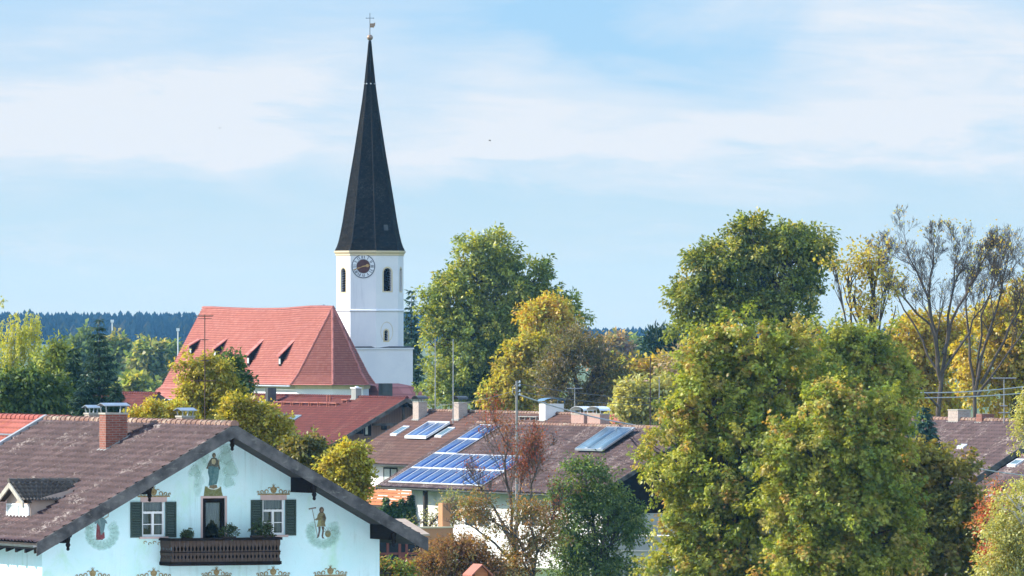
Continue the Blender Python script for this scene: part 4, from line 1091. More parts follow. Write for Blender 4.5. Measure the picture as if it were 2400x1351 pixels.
# ------------------------------------------------------------------ church
def church():
    ex, ey = at(780, 722, 770).x, 770.0
    zr, L = 15.65, 29.2
    root = thing('church', 'white church with steep red tiled roof, hipped apse and clock tower with tall dark spire', 'church', (ex, ey, 0), PHI)
    h = House(root, ex, ey, zr, L, 3.2, 5.72)
    wc, Dc, wn, Dn, yn = 3.85, 6.55, 5.15, 7.9, 15.5
    prof_c = lambda t: (3.2 * t / .86, 5.72 * t / .86) if t < .86 else (3.2 + (wc - 3.2) * (t - .86) / .14, 5.72 + (Dc - 5.72) * (t - .86) / .14)
    prof_n = lambda t: (3.75 * t / .86, 6.703 * t / .86) if t < .86 else (3.75 + (wn - 3.75) * (t - .86) / .14, 6.703 + (Dn - 6.703) * (t - .86) / .14)
    sag = lambda y: -0.16 * math.sin(math.pi * min(1, max(0, (y - 2) / (L - 4)))) * 1.0 + 0.10 * math.exp(-((y - 5) / 4.0) ** 2)
    # walls: choir + nave
    wcw, wnw = 3.30, 4.2; zec, zen = zr - Dc + .25, zr - Dn + .3
    c8 = wcw * .414
    mb = MB()
    pl = [(-wnw, L - .3), (-wnw, yn + .5), (-wcw, yn + .5), (-wcw, 0), (-c8, -wcw), (c8, -wcw), (wcw, 0), (wcw, yn + .5), (wnw, yn + .5), (wnw, L - .3)]
    for (x0, y0), (x1, y1) in zip(pl, pl[1:]):
        zt = zec if max(abs(x0), abs(x1)) < 3.6 else (zen if abs(x0) > 3.6 and abs(x1) > 3.6 else zen + .6)
        mb.poly([(x0, y0, 0), (x1, y1, 0), (x1, y1, zt), (x0, y0, zt)])
    mb.poly([(-wnw, L - .3, 0), (-wnw, L - .3, zen), (0, L - .3, zr - .2), (wnw, L - .3, zen), (wnw, L - .3, 0)])
    mb.build('wall', M['wall_church'], root)
    mb = MB(); o = .09
    for (x0, y0), (x1, y1) in zip(pl[2:8], pl[3:8]):
        d = Vector((x1 - x0, y1 - y0, 0)).normalized(); n = Vector((d.y, -d.x, 0)) * o
        a, b = Vector((x0, y0, 0)) - d * .03, Vector((x1, y1, 0)) + d * .03
        mb.hexa([a + n + Vector((0, 0, zec - .52)), b + n + Vector((0, 0, zec - .52)), b - n * .2 + Vector((0, 0, zec - .52)), a - n * .2 + Vector((0, 0, zec - .52)),
                 a + n * 2.4 + Vector((0, 0, zec)), b + n * 2.4 + Vector((0, 0, zec)), b - n * .2 + Vector((0, 0, zec)), a - n * .2 + Vector((0, 0, zec))])
    mb.build('cornice', M['cream'], root)
    # buttress like pilasters
    # roofs
    rf = MB()
    rf.poly([(-wnw, yn, zen - .02), (wnw, yn, zen - .02), (wnw, L, zen - .02), (-wnw, L, zen - .02)])
    rf.poly([(-wc + .1, 0, zec), (-c8 - .2, -wc + .1, zec), (c8 + .2, -wc + .1, zec), (wc - .1, 0, zec), (wc - .1, yn, zec), (-wc + .1, yn, zec)])
    roof = rf.build('roof', M['wood_dark'], root)
    w = lambda s, t: np.array([sag(L - L * q) for q in s]) * (1 - .7 * t)
    def edge(sg, y, pf): return lambda t: (sg * pf(t)[0], y, zr - pf(t)[1])
    for sg in (-1, 1):
        # choir slope and nave slope butt at yn, the nave runs a little lower
        nl, nr = (edge(sg, yn, prof_c), edge(sg, 0, prof_c)) if sg < 0 else (edge(sg, 0, prof_c), edge(sg, yn, prof_c))
        wch = (lambda s, t: np.array([sag(yn - yn * q) for q in s]) * (1 - .7 * t)) if sg < 0 else (lambda s, t: np.array([sag(yn * q) for q in s]) * (1 - .7 * t))
        tile_surface('tiled_slope', nl, nr, 34, 52, M['tile_church'], roof, 2, .012, .085, .012, wch, seed=8, prof='flat')
        nl, nr = (edge(sg, L, prof_n), edge(sg, yn - .01, prof_n)) if sg < 0 else (edge(sg, yn - .01, prof_n), edge(sg, L, prof_n))
        wch = (lambda s, t: np.array([sag(L - (L - yn) * q) for q in s]) * (1 - .7 * t)) if sg < 0 else (lambda s, t: np.array([sag(yn + (L - yn) * q) for q in s]) * (1 - .7 * t))
        tile_surface('tiled_slope', nl, nr, 40, 46, M['tile_church'], roof, 2, .012, .085, .012, wch, seed=9, prof='flat')
    k8 = .414
    fac = [((-1, 0), (-k8, -1)), ((-k8, -1), (k8, -1)), ((k8, -1), (1, 0))]
    for (a, b) in fac:
        fa = lambda t, a=a: (a[0] * prof_c(t)[0], a[1] * prof_c(t)[0], zr - prof_c(t)[1])
        fb = lambda t, b=b: (b[0] * prof_c(t)[0], b[1] * prof_c(t)[0], zr - prof_c(t)[1])
        tile_surface('tiled_hip', fa, fb, 34, 11, M['tile_church'], roof, 2, .010, .085, .012, lambda s, t: sag(0) * (1 - .7 * t), seed=11, prof='flat')
    for a in ((-1, 0), (-k8, -1), (k8, -1), (1, 0)):
        mbh = MB(); ts = [0, .2, .4, .6, .78, .86, .93, 1.0]
        P = [Vector((a[0] * prof_c(t)[0], a[1] * prof_c(t)[0], zr - prof_c(t)[1] + sag(0) * (1 - .7 * t) + .06)) for t in ts]
        for p, q in zip(P, P[1:]): ridge_tiles(mbh, q, p, max(2, int((p - q).length / .38)), .12)
        mbh.build('hip_tiles', M['tile_church'], roof)
    mbr = MB(); ys = np.linspace(0, L, 13)
    for y0, y1 in zip(ys, ys[1:]): ridge_tiles(mbr, (0, y1, zr + sag(y1) + .03), (0, y0, zr + sag(y0) + .03), 6, .13)
    mbr.build('ridge_tiles', M['tile_church'], roof)
    # snow rail near the eaves and gutters
    mbs = MB()
    xs, ds = prof_c(.90); mbs.tube([(-xs, 0, zr - ds + .16), (-xs, yn, zr - ds + .16)], .03, 5)
    xs, ds = prof_n(.92); mbs.tube([(-xs, yn, zr - ds + .16), (-xs, L, zr - ds + .16)], .03, 5)
    mbs.build('snow_rail', M['clay'], roof)
    mbs = MB(); mbs.tube([(-wc - .05, 0, zr - Dc - .06), (-wc - .05, yn, zr - Dc - .06)], .08, 6); mbs.tube([(-wn - .05, yn, zr - Dn - .06), (-wn - .05, L, zr - Dn - .06)], .08, 6); mbs.build('gutter', M['zinc'], roof)
    # four slender dormers on the lit slope
    for (lx, ly, ux, uy) in ((575, 860, 628, 796), (651, 862, 702, 794), (495, 845, 545, 795), (437, 838, 484, 795)):
        lo, up = h.rl(lx, ly), h.rl(ux - 6, uy)
        yc = (lo.y + up.y) / 2; hw = .28; x0 = lo.x; zf = h.zl(x0)
        hh = 1.10; x1 = up.x
        d = MB()
        A = [(x0, yc - hw, zf - .2), (x0, yc + hw, zf - .2), (x0, yc + hw, zf + hh), (x0, yc - hw, zf + hh)]
        d.poly([A[0], A[3], A[2], A[1]]); zb = h.zl(x1)
        d.poly([(x0, yc - hw, zf - .2), (x1, yc - hw, zb - .1), (x1, yc - hw, zb), (x0, yc - hw, zf + hh)])
        d.poly([(x0, yc + hw, zf - .2), (x0, yc + hw, zf + hh), (x1, yc + hw, zb), (x1, yc + hw, zb - .1)])
        dm = d.build('dormer', M['wood_black'], root)  # black body, the shade on the dormer's flank is put into its colour
        xo = x0 - .16
        t_ = MB(); s_ = (zb - (zf + hh)) / (x1 - x0); zo = zf + hh - .16 * s_
        t_.hexa([(xo, yc - hw - .10, zo), (x1 + .1, yc - hw - .10, zb + .02), (x1 + .1, yc + hw + .10, zb + .02), (xo, yc + hw + .10, zo), (xo, yc - hw - .10, zo + .09), (x1 + .1, yc - hw - .10, zb + .10), (x1 + .1, yc + hw + .10, zb + .10), (xo, yc + hw + .10, zo + .09)])
        t_.build('dormer_roof', M['tile_church'], dm)
        w_ = MB(); w_.box(x0 - .03, x0 - .003, yc - hw + .10, yc + hw - .10, zf + .30, zf + hh - .35); w_.build('dormer_window', M['pane_pale'], dm)
    # ---------------- tower
    Yt = 793.0; k = F / Yt
    T = at(867, 740, Yt); Z = lambda py: CZ + (HY - py) / k
    # child coordinates: place through the house frame
    tl = h.inv @ (Vector((T.x, T.y, 0)) - h.o)
    ph = R(11 - 90) - PHI         # vertices of the octagon (world angle of first vertex seen at +20 deg from the view axis)
    RO = 80.0 / k
    vert = lambda i, r: Vector((tl.x + r * math.cos(ph + R(45) * i), tl.y + r * math.sin(ph + R(45) * i), 0))
    # vertex i=0 at 20deg right of front; front face between i=0 and i=-1
    def oct_ring(r, z): return [vert(i, r) + Vector((0, 0, z)) for i in range(8)]
    def band(mb, r0, z0, r1, z1):
        a, b = oct_ring(r0, z0), oct_ring(r1, z1)
        mb.add(a + b, [(i, (i + 1) % 8, 8 + (i + 1) % 8, 8 + i) for i in range(8)])
    # tower shaft with openings in the faces
    z0, zs, z1 = Z(815), Z(729), Z(600)
    mb = MB()
    def face_frame(i):            # face between vertex i-1 and i ; returns centre, tangent, normal, half width
        a, b = vert(i - 1, RO), vert(i, RO); c = (a + b) / 2; t = (b - a).normalized(); n = Vector((t.y, -t.x, 0)); return c, t, n, (b - a).length / 2
    def arch(cx, w_, zb, zt, n=8):
        r = w_ / 2; return [(cx - r, zb), (cx + r, zb)] + [(cx + r * math.cos(math.pi * i / n), zt - r + r * math.sin(math.pi * i / n)) for i in range(n + 1)]
    opens = {1: (0.05, Z(683), Z(629)), 7: (0.0, Z(685), Z(629)), 2: (0, Z(683), Z(629)), 3: (0, Z(683), Z(629)), 5: (0, Z(683), Z(629))}
    ow = .80
    def wall_face(i, za, zb, op=None, width=ow):
        c, t, n, hw = face_frame(i)
        P = lambda u, z, d=0: tuple(c + t * u - n * d + Vector((0, 0, z)))
        outer = [(-hw, za), (hw, za), (hw, zb), (-hw, zb)]
        if not op: mb.poly([P(u, z) for u, z in outer]); return
        hole = arch(op[0], width, op[1], op[2])
        fl = outer + hole
        for tr in tessellate_polygon([[Vector((u, z, 0)) for u, z in outer], [Vector((u, z, 0)) for u, z in hole]]):
            q = [Vector((*fl[j], 0)) for j in tr]
            if (q[1] - q[0]).cross(q[2] - q[0]).z < 0: tr = tr[::-1]
            mb.poly([P(*fl[j]) for j in tr])
        m_ = len(hole)
        for j in range(m_): mb.poly([P(*hole[j]), P(*hole[j], .55), P(*hole[(j + 1) % m_], .55), P(*hole[(j + 1) % m_])][::-1])
        lv = MB(); zz = op[1] + .05
        while zz < op[2] - .1:
            r = width / 2; hwz = r if zz < op[2] - r else math.sqrt(max(.0, r * r - (zz - op[2] + r) ** 2))
            if hwz > .05: lv.hexa([P(op[0] - hwz, zz, .12), P(op[0] + hwz, zz, .12), P(op[0] + hwz, zz + .12, .36), P(op[0] - hwz, zz + .12, .36), P(op[0] - hwz, zz + .03, .12), P(op[0] + hwz, zz + .03, .12), P(op[0] + hwz, zz + .15, .36), P(op[0] - hwz, zz + .15, .36)])
            zz += .21
        bk = [P(u, z, .54) for u, z in hole]; lv.poly(bk)
        louv.append((lv, i))
        sur = MB(); ins = arch(op[0], width, op[1], op[2]); out = arch(op[0], width + .26, op[1] - .10, op[2] + .13)
        sur.add([P(u, z, -.012) for u, z in ins] + [P(u, z, -.012) for u, z in out], [(j, (j + 1) % m_, m_ + (j + 1) % m_, m_ + j)[::-1] for j in range(m_)])
        surr.append(sur)
    louv, surr = [], []
    for i in range(8): wall_face(i, zs, z1, opens.get(i))
    small = {1: (-.08, Z(799), Z(774))}
    for i in range(8): wall_face(i, z0, zs, small.get(i), .36 if i in small else ow)
    tw = mb.build('tower', M['wall_church'], root)
    for lv, i in louv: lv.build('louvre', M['wood_black'], tw)
    for s_ in surr: s_.build('opening_surround', M['cream'], tw)
    # painted oval round the small window, painted niche lines on the right faces
    c, t, n, hw = face_frame(1)
    ov = MB(); pts = [c + t * (-.02 + .62 * math.cos(2 * math.pi * i / 24)) + n * .006 + Vector((0, 0, Z(778) + .85 * math.sin(2 * math.pi * i / 24))) for i in range(25)]
    ov.tube(pts, .022, 4); ov.build('painted_oval', M['cream'], tw)
    # string course, cornice
    mb = MB(); band(mb, RO + .005, zs - .10, RO + .10, zs - .02); band(mb, RO + .10, zs - .02, RO + .10, zs + .05); band(mb, RO + .10, zs + .05, RO + .004, zs + .16); mb.build('string_course', M['wall_church'], tw)
    mb = MB(); zc = Z(600)
    for r0, a, r1, b in ((.0, 0, .07, .02), (.07, .02, .07, .14), (.07, .14, .20, .30), (.20, .30, .20, .42), (.20, .42, .0, .44)): band(mb, RO + r0, zc + a, RO + r1, zc + b)
    mb.build('tower_cornice', M['cream'], tw)
    # clock on the front face (face 0)
    c, t, n, hw = face_frame(0)
    cu, cz, cr = .03, Z(625), 28.0 / k
    def disc(mb, r, d, r0=0, nseg=40, mi=0):
        A = [c + t * (cu + r * math.cos(2 * math.pi * i / nseg)) + n * d + Vector((0, 0, cz + r * math.sin(2 * math.pi * i / nseg))) for i in range(nseg)]
        if r0:
            B = [c + t * (cu + r0 * math.cos(2 * math.pi * i / nseg)) + n * d + Vector((0, 0, cz + r0 * math.sin(2 * math.pi * i / nseg))) for i in range(nseg)]
            mb.add(A + B, [(i, (i + 1) % nseg, nseg + (i + 1) % nseg, nseg + i) for i in range(nseg)], mi)
        else: mb.add(A, [tuple(range(nseg))], mi)
    q = MB(); disc(q, cr, .03); ck = q.build('clock', M['clock_white'], tw)
    q = MB(); disc(q, cr, .036, cr * .93); disc(q, cr * .60, .036, cr * .565); q.build('clock_ring', M['clock_dark'], ck)
    q = MB(); disc(q, cr * .56, .037); q.build('clock_centre', M['clock_red'], ck)
    q = MB()
    def bar(r0, r1, ang, w_, d, off=0.0, tilt=0.0):
        ca, sa = math.sin(ang), math.cos(ang)          # clockwise from 12
        rad = t * ca + Vector((0, 0, sa)); tan = t * sa - Vector((0, 0, ca))
        o = c + t * cu + n * d + Vector((0, 0, cz))
        q.poly([o + rad * r0 + tan * (off - w_ + tilt), o + rad * r0 + tan * (off + w_ + tilt), o + rad * r1 + tan * (off + w_ - tilt), o + rad * r1 + tan * (off - w_ - tilt)])
    strokes = {1: [0], 2: [-.05, .05], 3: [-.08, 0, .08], 4: [-.11, ('v', .06)], 5: [('v', 0)], 6: [('v', -.05), .10], 7: [('v', -.08), .07, .14], 8: [('v', -.11), .04, .11, .18], 9: [-.11, ('x', .05)], 10: [('x', 0)], 11: [('x', -.05), .11], 12: [('x', -.09), .07, .15]}
    for hr, st in strokes.items():
        an = R(30 * hr)
        for s_ in st:
            if isinstance(s_, tuple):
                kk, off = s_
                if kk == 'v': bar(cr * .64, cr * .89, an, .022, .038, -off - .028, .03); bar(cr * .64, cr * .89, an, .014, .038, -off + .028, -.03)
                else: bar(cr * .64, cr * .89, an, .022, .038, -off, .05); bar(cr * .64, cr * .89, an, .014, .038, -off, -.05)
            else: bar(cr * .64, cr * .89, an, .024, .038, -s_)
    q.build('clock_numerals', M['clock_dark'], ck)
    q = MB(); mn, hr = R(30 * 8.35), R(30 * 2.7)
    bar(-cr * .2, cr * .9, mn, .035, .07); bar(cr * .35, cr * .6, mn, .06, .071); q.build('minute_hand', M['gold'], ck)
    q = MB(); bar(-cr * .1, cr * .40, hr, .05, .06); bar(cr * .26, cr * .46, hr, .13, .061); bar(cr * .44, cr * .56, hr, .05, .0612); q.build('hour_hand', M['gold'], ck)
    # spire: flared shingle roof
    hwid = [(590, 78), (586, 76.5), (580, 73.5), (568, 69.5), (550, 65.5), (520, 60), (480, 54), (420, 44.5), (360, 34.5), (300, 25.5), (240, 17.0), (200, 12.0), (160, 8.2), (129, 5.0), (110, 3.4), (96, 2.0)]
    rr = lambda w_: (w_ / .945) / k
    zt_all = np.array([Z(a) for a, b in hwid]); ra = np.array([rr(b) for a, b in hwid])
    zz = np.linspace(zt_all[0], zt_all[-1], 132)
    V, Q, UV = [], [], []
    per = 10
    rng = np.random.RandomState(2)
    for row in range(131):
        for hf in (0, 1):
            z = zz[row] if hf == 0 else zz[row + 1]
            r = np.interp(z, zt_all, ra) + (.022 if hf == 0 else .0)
            vs = [vert(i, r) for i in range(8)]
            for i in range(8):
                a, b = vs[i], vs[(i + 1) % 8]
                for j in range(per):
                    p = a.lerp(b, j / per); V.append((p.x, p.y, z + (rng.rand() * .02 if hf == 0 else 0)))
    nn = 8 * per
    for row in range(131):
        a = row * 2 * nn
        for j in range(nn):
            jj = (j + 1) % nn
            Q.append((a + j, a + jj, a + nn + jj, a + nn + j)); u = j + (row % 2) * .5
            UV += [(u + .02, row + .02), (u + .98, row + .02), (u + .98, row + .9), (u + .02, row + .9)]
            if row < 130:
                b = a + 2 * nn; Q.append((a + nn + j, a + nn + jj, b + jj, b + j)); UV += [(u + .02, row + .9), (u + .98, row + .9), (u + .98, row + .95), (u + .02, row + .95)]
    sp = mesh_np('spire', V, Q, M['slate'], root, uv=UV)
    hp = MB()
    for i in range(8):
        hp.tube([vert(i, float(np.interp(z, zt_all, ra)) + .015) + Vector((0, 0, float(z))) for z in zt_all], [.05] * 10 + [.035] * 6, 5)
    hp.build('spire_hip', M['slate'], sp)
    eb = MB(); band(eb, RO + .02, Z(590) - .02, rr(78), Z(590)); eb.build('spire_soffit', M['wood_black'], sp)
    # small hatch in the spire, right face
    c1, t1, n1, _ = face_frame(1); zh = Z(541); r_ = float(np.interp(zh, zt_all, ra)) * .924
    ctr = Vector((tl.x, tl.y, 0)) + n1 * r_ + t1 * .15
    hb = MB(); hb.hexa([tuple(ctr + t1 * a + n1 * b + Vector((0, 0, zh + z_))) for z_ in (0, .5) for a, b in ((-.2, -.25), (-.2, .12 - z_ * .2), (.2, .12 - z_ * .2), (.2, -.25))]); hb.build('spire_hatch', M['zinc_dark'], sp)
    # collar hooks
    for py in (197,):
        z = Z(py); r_ = float(np.interp(z, zt_all, ra))
        for i in range(8):
            v = vert(i, r_ + .03); hk = MB(); hk.lathe([(.05, -.05), (.09, .0), (.05, .06)], (v.x, v.y, z), 6); hk.build('roof_hook', M['zinc'], sp)
    # finial: ball, rod, vane, cross
    f = MB(); f.tube([(tl.x, tl.y, Z(98)), (tl.x, tl.y, Z(86))], [.10, .07], 8); fin = f.build('finial', M['zinc_dark'], root)
    f = MB(); f.lathe([(math.sin(math.pi * i / 12) * .26 + .001, -.26 * math.cos(math.pi * i / 12)) for i in range(13)], (tl.x, tl.y, Z(88.5)), 16); f.build('ball', M['ball'], fin, True)
    f = MB(); f.tube([(tl.x, tl.y, Z(82)), (tl.x, tl.y, Z(33))], [.032, .022], 6); f.build('rod', M['zinc_dark'], fin)
    # arms run across the view (world x)
    dx = h.inv @ Vector((1, 0, 0))
    f = MB(); o = Vector((tl.x, tl.y, Z(43))); f.tube([o - dx * .32, o + dx * .32], .024, 5)
    for sg in (-1, 1): f.lathe([(.01, -.05), (.05, 0), (.01, .05)], tuple(o + dx * .32 * sg), 6)
    f.lathe([(.01, -.05), (.05, 0), (.01, .05)], (tl.x, tl.y, Z(33)), 6); f.build('cross', M['zinc_dark'], fin)
    o = Vector((tl.x, tl.y, Z(64))); S = 1 / k
    pts = [(0, -1), (7, -1), (8, -2), (9, -1), (10, 1), (12.5, 4), (12, 9), (13.5, 10), (11, 10.5), (9, 9), (0, 8.5)]
    f = MB(); f.prism([o + dx * (a * S) + Vector((0, 0, b * S)) for a, b in pts][::-1], (h.inv @ Vector((0, -1, 0))) * .03); f.build('weather_vane', M['ball'], fin)
    # square base with its own coping and small roofs
    hb_ = 76.5 / k
    ob = tl
    mb = MB(); zt = Z(819)
    mb.box(ob.x - hb_, ob.x + hb_, ob.y - hb_, ob.y + hb_, 0, zt); tb = mb.build('tower_base', M['wall_church'], root)
    mb = MB(); mb.box(ob.x - hb_ - .09, ob.x + hb_ + .09, ob.y - hb_ - .09, ob.y + hb_ + .09, zt, zt + .12); mb.build('coping', M['wall_church'], tb)
    mb = MB(); q = hb_ + .04
    base = [Vector((ob.x + sx * q, ob.y + sy * q, zt + .122)) for sx, sy in ((-1, -1), (1, -1), (1, 1), (-1, 1))]
    top = [Vector((ob.x + sx * RO * .9, ob.y + sy * RO * .9, zt + .26)) for sx, sy in ((-1, -1), (1, -1), (1, 1), (-1, 1))]
    mb.hexa(base + top); mb.build('base_roof', M['zinc_dark'], tb)
    # small window niche at the left foot, sacristy with red lean-to roof
    a = at(893, 932, 771); b = at(966, 941, 776)
    ax = h.inv @ (a - h.o); bx = h.inv @ (b - h.o)
    mb = MB(); sx0, sx1 = ax.x, bx.x + .2; sy0, sy1 = ax.y - .2, ax.y + 4.0
    zt = CZ + (HY - 931) * 773 / F
    mb.box(sx0, sx1, sy0, sy1, 0, zt); sac = mb.build('sacristy', M['wall_church'], root)
    mb = MB()
    zA = CZ + (HY - 905) * 773 / F
    mb.hexa([(sx0 - .2, sy0 - .3, zt), (sx1 + .3, sy0 - .3, zt - .25), (sx1 + .3, sy1, zt - .2), (sx0 - .2, sy1, zt), (sx0 - .1, sy0 + 1.2, zA), (sx1 - 1.3, sy0 + 1.2, zA), (sx1 - 1.3, sy1, zA + .2), (sx0 - .1, sy1, zA + .2)]); mb.build('sacristy_roof', M['tile_church'], sac)
    mb = MB(); bb = h.inv @ (at(904, 930, 768) - h.o); mb.box(bb.x - .45, bb.x + .45, bb.y - .4, bb.y + .5, 0, CZ + (HY - 899) * 768 / F); mb.build('stair_turret', M['zinc_dark'], sac)
    return h
CH = church()

# ------------------------------------------------------------------ long inn with brown red roof
def inn():
    p = at(953, 934, 650)
    h = gable_house('inn', 'long inn with brown red tiled roof and dark timber gable below the church', 'building', p.x, 650, p.z, 30.0, 7.6, 4.25, 1.3, .6, 6.6,
                    'tile_inn', 'wall_white', tile=(.33, .34), k=4, amp=.03, step=.035, verge_h=.30, verge_t=.06, tth=.20, soff='wood_dark', ridge='tile_inn', seed=21)
    root, y = h.root, 1.3
    g = MB(); zz = .9
    g.add([(-6.6, y - .03, 2.6), (6.6, y - .03, 2.6), (6.6, y - .03, h.zw), (0, y - .03, h.zu - .02), (-6.6, y - .03, h.zw)], [(0, 1, 2, 3, 4)])
    g.build('timber_gable', M['wood_brown'], root)
    for (x0, y0, x1, y1) in ((853, 995, 869, 1022), (893, 993, 906, 1008)):
        a, b = h.gy(x0, y1, y), h.gy(x1, y0, y)
        w = MB(); w.box(a.x, b.x, y - .07, y - .032, a.z, b.z); f = w.build('window', M['wood_black'], root)
        q = MB(); xm = a.x + (b.x - a.x) * .5; q.box(a.x + .08, xm, y - .078, y - .071, a.z + .1, b.z - .1); q.build('pane', M['pane_pale'] if x0 < 880 else M['glass'], f)
    # purlin heads and truss under the front overhang
    for u in (-6.3, -3.4, 0, 3.4, 6.3):
        b = MB(); t = h.zu - abs(u) * h.sl - .02; b.box(u - .1, u + .1, .06, y + .05, t - .34 - .06, t - .06); b.build('purlin', M['wood_black'], root)
    b = MB(); b.box(-2.4, 2.4, .5, .62, h.zu - 1.75, h.zu - 1.58); b.box(-.07, .07, .5, .62, h.zu - 1.58, h.zu - .3)
    b.build('gable_truss', M['verge'], root)
    # chimneys
    a = h.rl(628, 955); sx, sy = .66, .5; chimney(h, a.x + sx / 2, a.y + sy / 2, sx, sy, h.gy(628, 909, a.y).z, 'zinc_dark', None, cap=False, label='tall dark sheet clad chimney')
    a = h.rl(834, 937); sx, sy = .42, .85; c = chimney(h, a.x + sx / 2, a.y + sy / 2, sx, sy, h.gy(834, 911, a.y).z, 'fibre_grey', None, cap=False, label='short grey clad chimney with white top')
    zt = h.gy(834, 911, a.y).z
    b = MB(); b.box(a.x - .06, a.x + sx + .06, a.y - .06, a.y + sy + .06, zt, zt + .07); b.box(a.x + .1, a.x + .3, a.y + .2, a.y + .4, zt + .07, zt + .16); b.build('chimney_cap', M['white_frame'], c)
    # roof steps: a long row of brackets carrying a board
    def step_row(p0, p1, n):
        a, b = h.rl(*p0), h.rl(*p1); x = (a.x + b.x) / 2
        m = MB(); z = h.zl(x)
        y0, y1 = min(a.y, b.y), max(a.y, b.y)
        for i in range(n):
            ya, yb = y0 + (y1 - y0) * (i + .04) / n, y0 + (y1 - y0) * (i + .96) / n
            m.box(x - .14, x + .14, ya, yb, z + .20, z + .245)
            for yy in (ya + .1, yb - .14): m.hexa([(x - .12, yy, h.zl(x - .12)), (x + .12, yy, h.zl(x + .12)), (x + .12, yy + .05, h.zl(x + .12)), (x - .12, yy + .05, h.zl(x - .12)), (x - .10, yy, z + .198), (x + .10, yy, z + .198), (x + .10, yy + .05, z + .198), (x - .10, yy + .05, z + .198)])
        m.build('roof_step', M['clay'], h.roof)
    step_row((643, 950), (794, 952), 7); step_row((803, 945), (818, 945), 1); step_row((602, 961), (616, 961), 1); step_row((632, 956), (643, 956), 1)
    for px in (767, 774):
        a = h.rl(px, 941); m = MB(); m.tube([(a.x, a.y, a.z - .1), (a.x, a.y, a.z + .35), (a.x + .02, a.y, a.z + .40)], [.06, .06, .085], 8); m.build('vent_pipe', M['clay'], h.roof)
    skylight(h, (600, 961), (617, 945), 1.2); skylight(h, (661, 984), (671, 974), 1.4, 'zinc_dark'); skylight(h, (682, 994), (705, 977), 1.4)
    # dish on a short mast behind the tree
    return h
INN = inn()

# ------------------------------------------------------------------ rear farmhouse with brown roof, chimneys, solar collector
def back_house():
    p = at(985, 963, 603)
    # frame origin is the FRONT end of the ridge
    L = 28.0
    ox, oy = p.x + math.sin(PHI) * L, p.y - math.cos(PHI) * L
    h = gable_house('rear_house', 'white house with brown tiled roof, two brick chimneys and orange balcony behind the solar roof', 'house', ox, oy, p.z, L, 6.0, 3.36, .5, .5, 5.0,
                    'tile_back', 'wall_white', tile=(.33, .36), k=3, amp=.02, step=.03, verge_h=.2, tth=.15, seed=31)
    root = h.root
    # side wall window facing us under the eave, seen on local x = -5
    a, b = h.gx(900, 1140, -5.0), h.gx(932, 1097, -5.0)
    y0, y1 = min(a.y, b.y), max(a.y, b.y); z0, z1 = a.z - .5, b.z
    w = MB(); t = .09
    w.box(-5.05, -5.003, y0, y0 + t, z0, z1); w.box(-5.05, -5.003, y1 - t, y1, z0, z1); w.box(-5.05, -5.003, y0 + t, y1 - t, z1 - t, z1); w.box(-5.05, -5.003, y0 + t, y1 - t, z0, z0 + t); w.box(-5.05, -5.003, (y0 + y1) / 2 - .07, (y0 + y1) / 2 + .07, z0 + t, z1 - t)
    f = w.build('window', M['wood_black'], root)
    w = MB(); w.box(-5.03, -5.002, y0 + t, y1 - t, z0 + t, z1 - t); w.build('pane', M['pane_pale'], f)
    for (px0, px1, pyt, pyb) in ((968, 981, 940, 990), (1061, 1075, 941, 990)):
        a = h.rl(px1, pyb - 4); q = h.rl(px1, pyb - 4)
        sy, sx = .95, .62
        chimney(h, a.x + sx / 2, a.y + sy / 2, sx, sy, h.gy(px1, pyt + 4, a.y).z, 'brick_pale', 'arch_x', .38, hood_mat='zinc_dark', over=.06, label='brick chimney with arched sheet hood')
    a = h.rl(1278, 988); sx, sy = 1.30, .95
    chimney(h, a.x + sx / 2, a.y + sy / 2, sx, sy, h.gy(1278, 947, a.y).z, 'wall_white', 'arch_y', .30, hood_mat='zinc_blue', over=.08, cap=False, label='tall white plastered chimney with blue curved hood')
    skylight(h, (936, 1023), (953, 1003), 1.05, 'alu'); skylight(h, (1040, 1027), (1060, 1006), 1.05, 'alu')
    # roof step board beside the white chimney
    a = h.rl(1232, 985); m = MB(); m.box(a.x - .14, a.x + .14, a.y - 2.0, a.y + 1.0, a.z + .2, a.z + .25)
    for q in range(4): m.box(a.x - .1, a.x + .1, a.y - 1.8 + q * .85, a.y - 1.75 + q * .85, a.z - .08, a.z + .198)
    m.build('roof_step', M['fibre_grey'], h.roof)
    # balcony with orange boards on the side facing us
    a, b = h.gx(852, 1184, -6.4), h.gx(1000, 1146, -6.4)
    y0, y1, z0, z1 = b.y, a.y + 2, a.z, b.z
    m = MB(); m.box(-6.4, -5.004, y0, y1, z0 - .1, z0 + .04); bal = m.build('balcony', M['wood_dark'], root)
    n = 6
    m = MB(); H = z1 - z0; rr = random.Random(5)
    for i in range(n):
        za, zb = z0 + .05 + H * i / n, z0 + .05 + H * (i + .86) / n
        m.box(-6.45, -6.41, y0, y1, za, zb)
    m.build('railing_board', M['wood_orange'], bal)
    m = MB(); yy = y0
    while yy < y1: m.box(-6.405, -6.34, yy, yy + .09, z0 + .02, z1 + .02); yy += 1.4
    m.build('railing_post', M['wood_dark'], bal)
    m = MB(); rr = random.Random(3)
    for i in (1, 3, 4, 5, 2):
        for k_ in range(3):
            ya = y0 + rr.random() * (y1 - y0 - 2); za = z0 + .05 + H * i / n
            m.box(-6.462, -6.452, ya, ya + 1.3, za - .02, za + .035)
    m.build('railing_slot', M['white_frame'], bal)
    m = MB(); c = h.gx(878, 1135, -5.0); m.box(-6.2, -5.005, c.y - 2.6, c.y + 2.5, c.z - .5, c.z - .1); m.build('balcony_table', M['white_frame'], bal)
    return h
BACK = back_house()

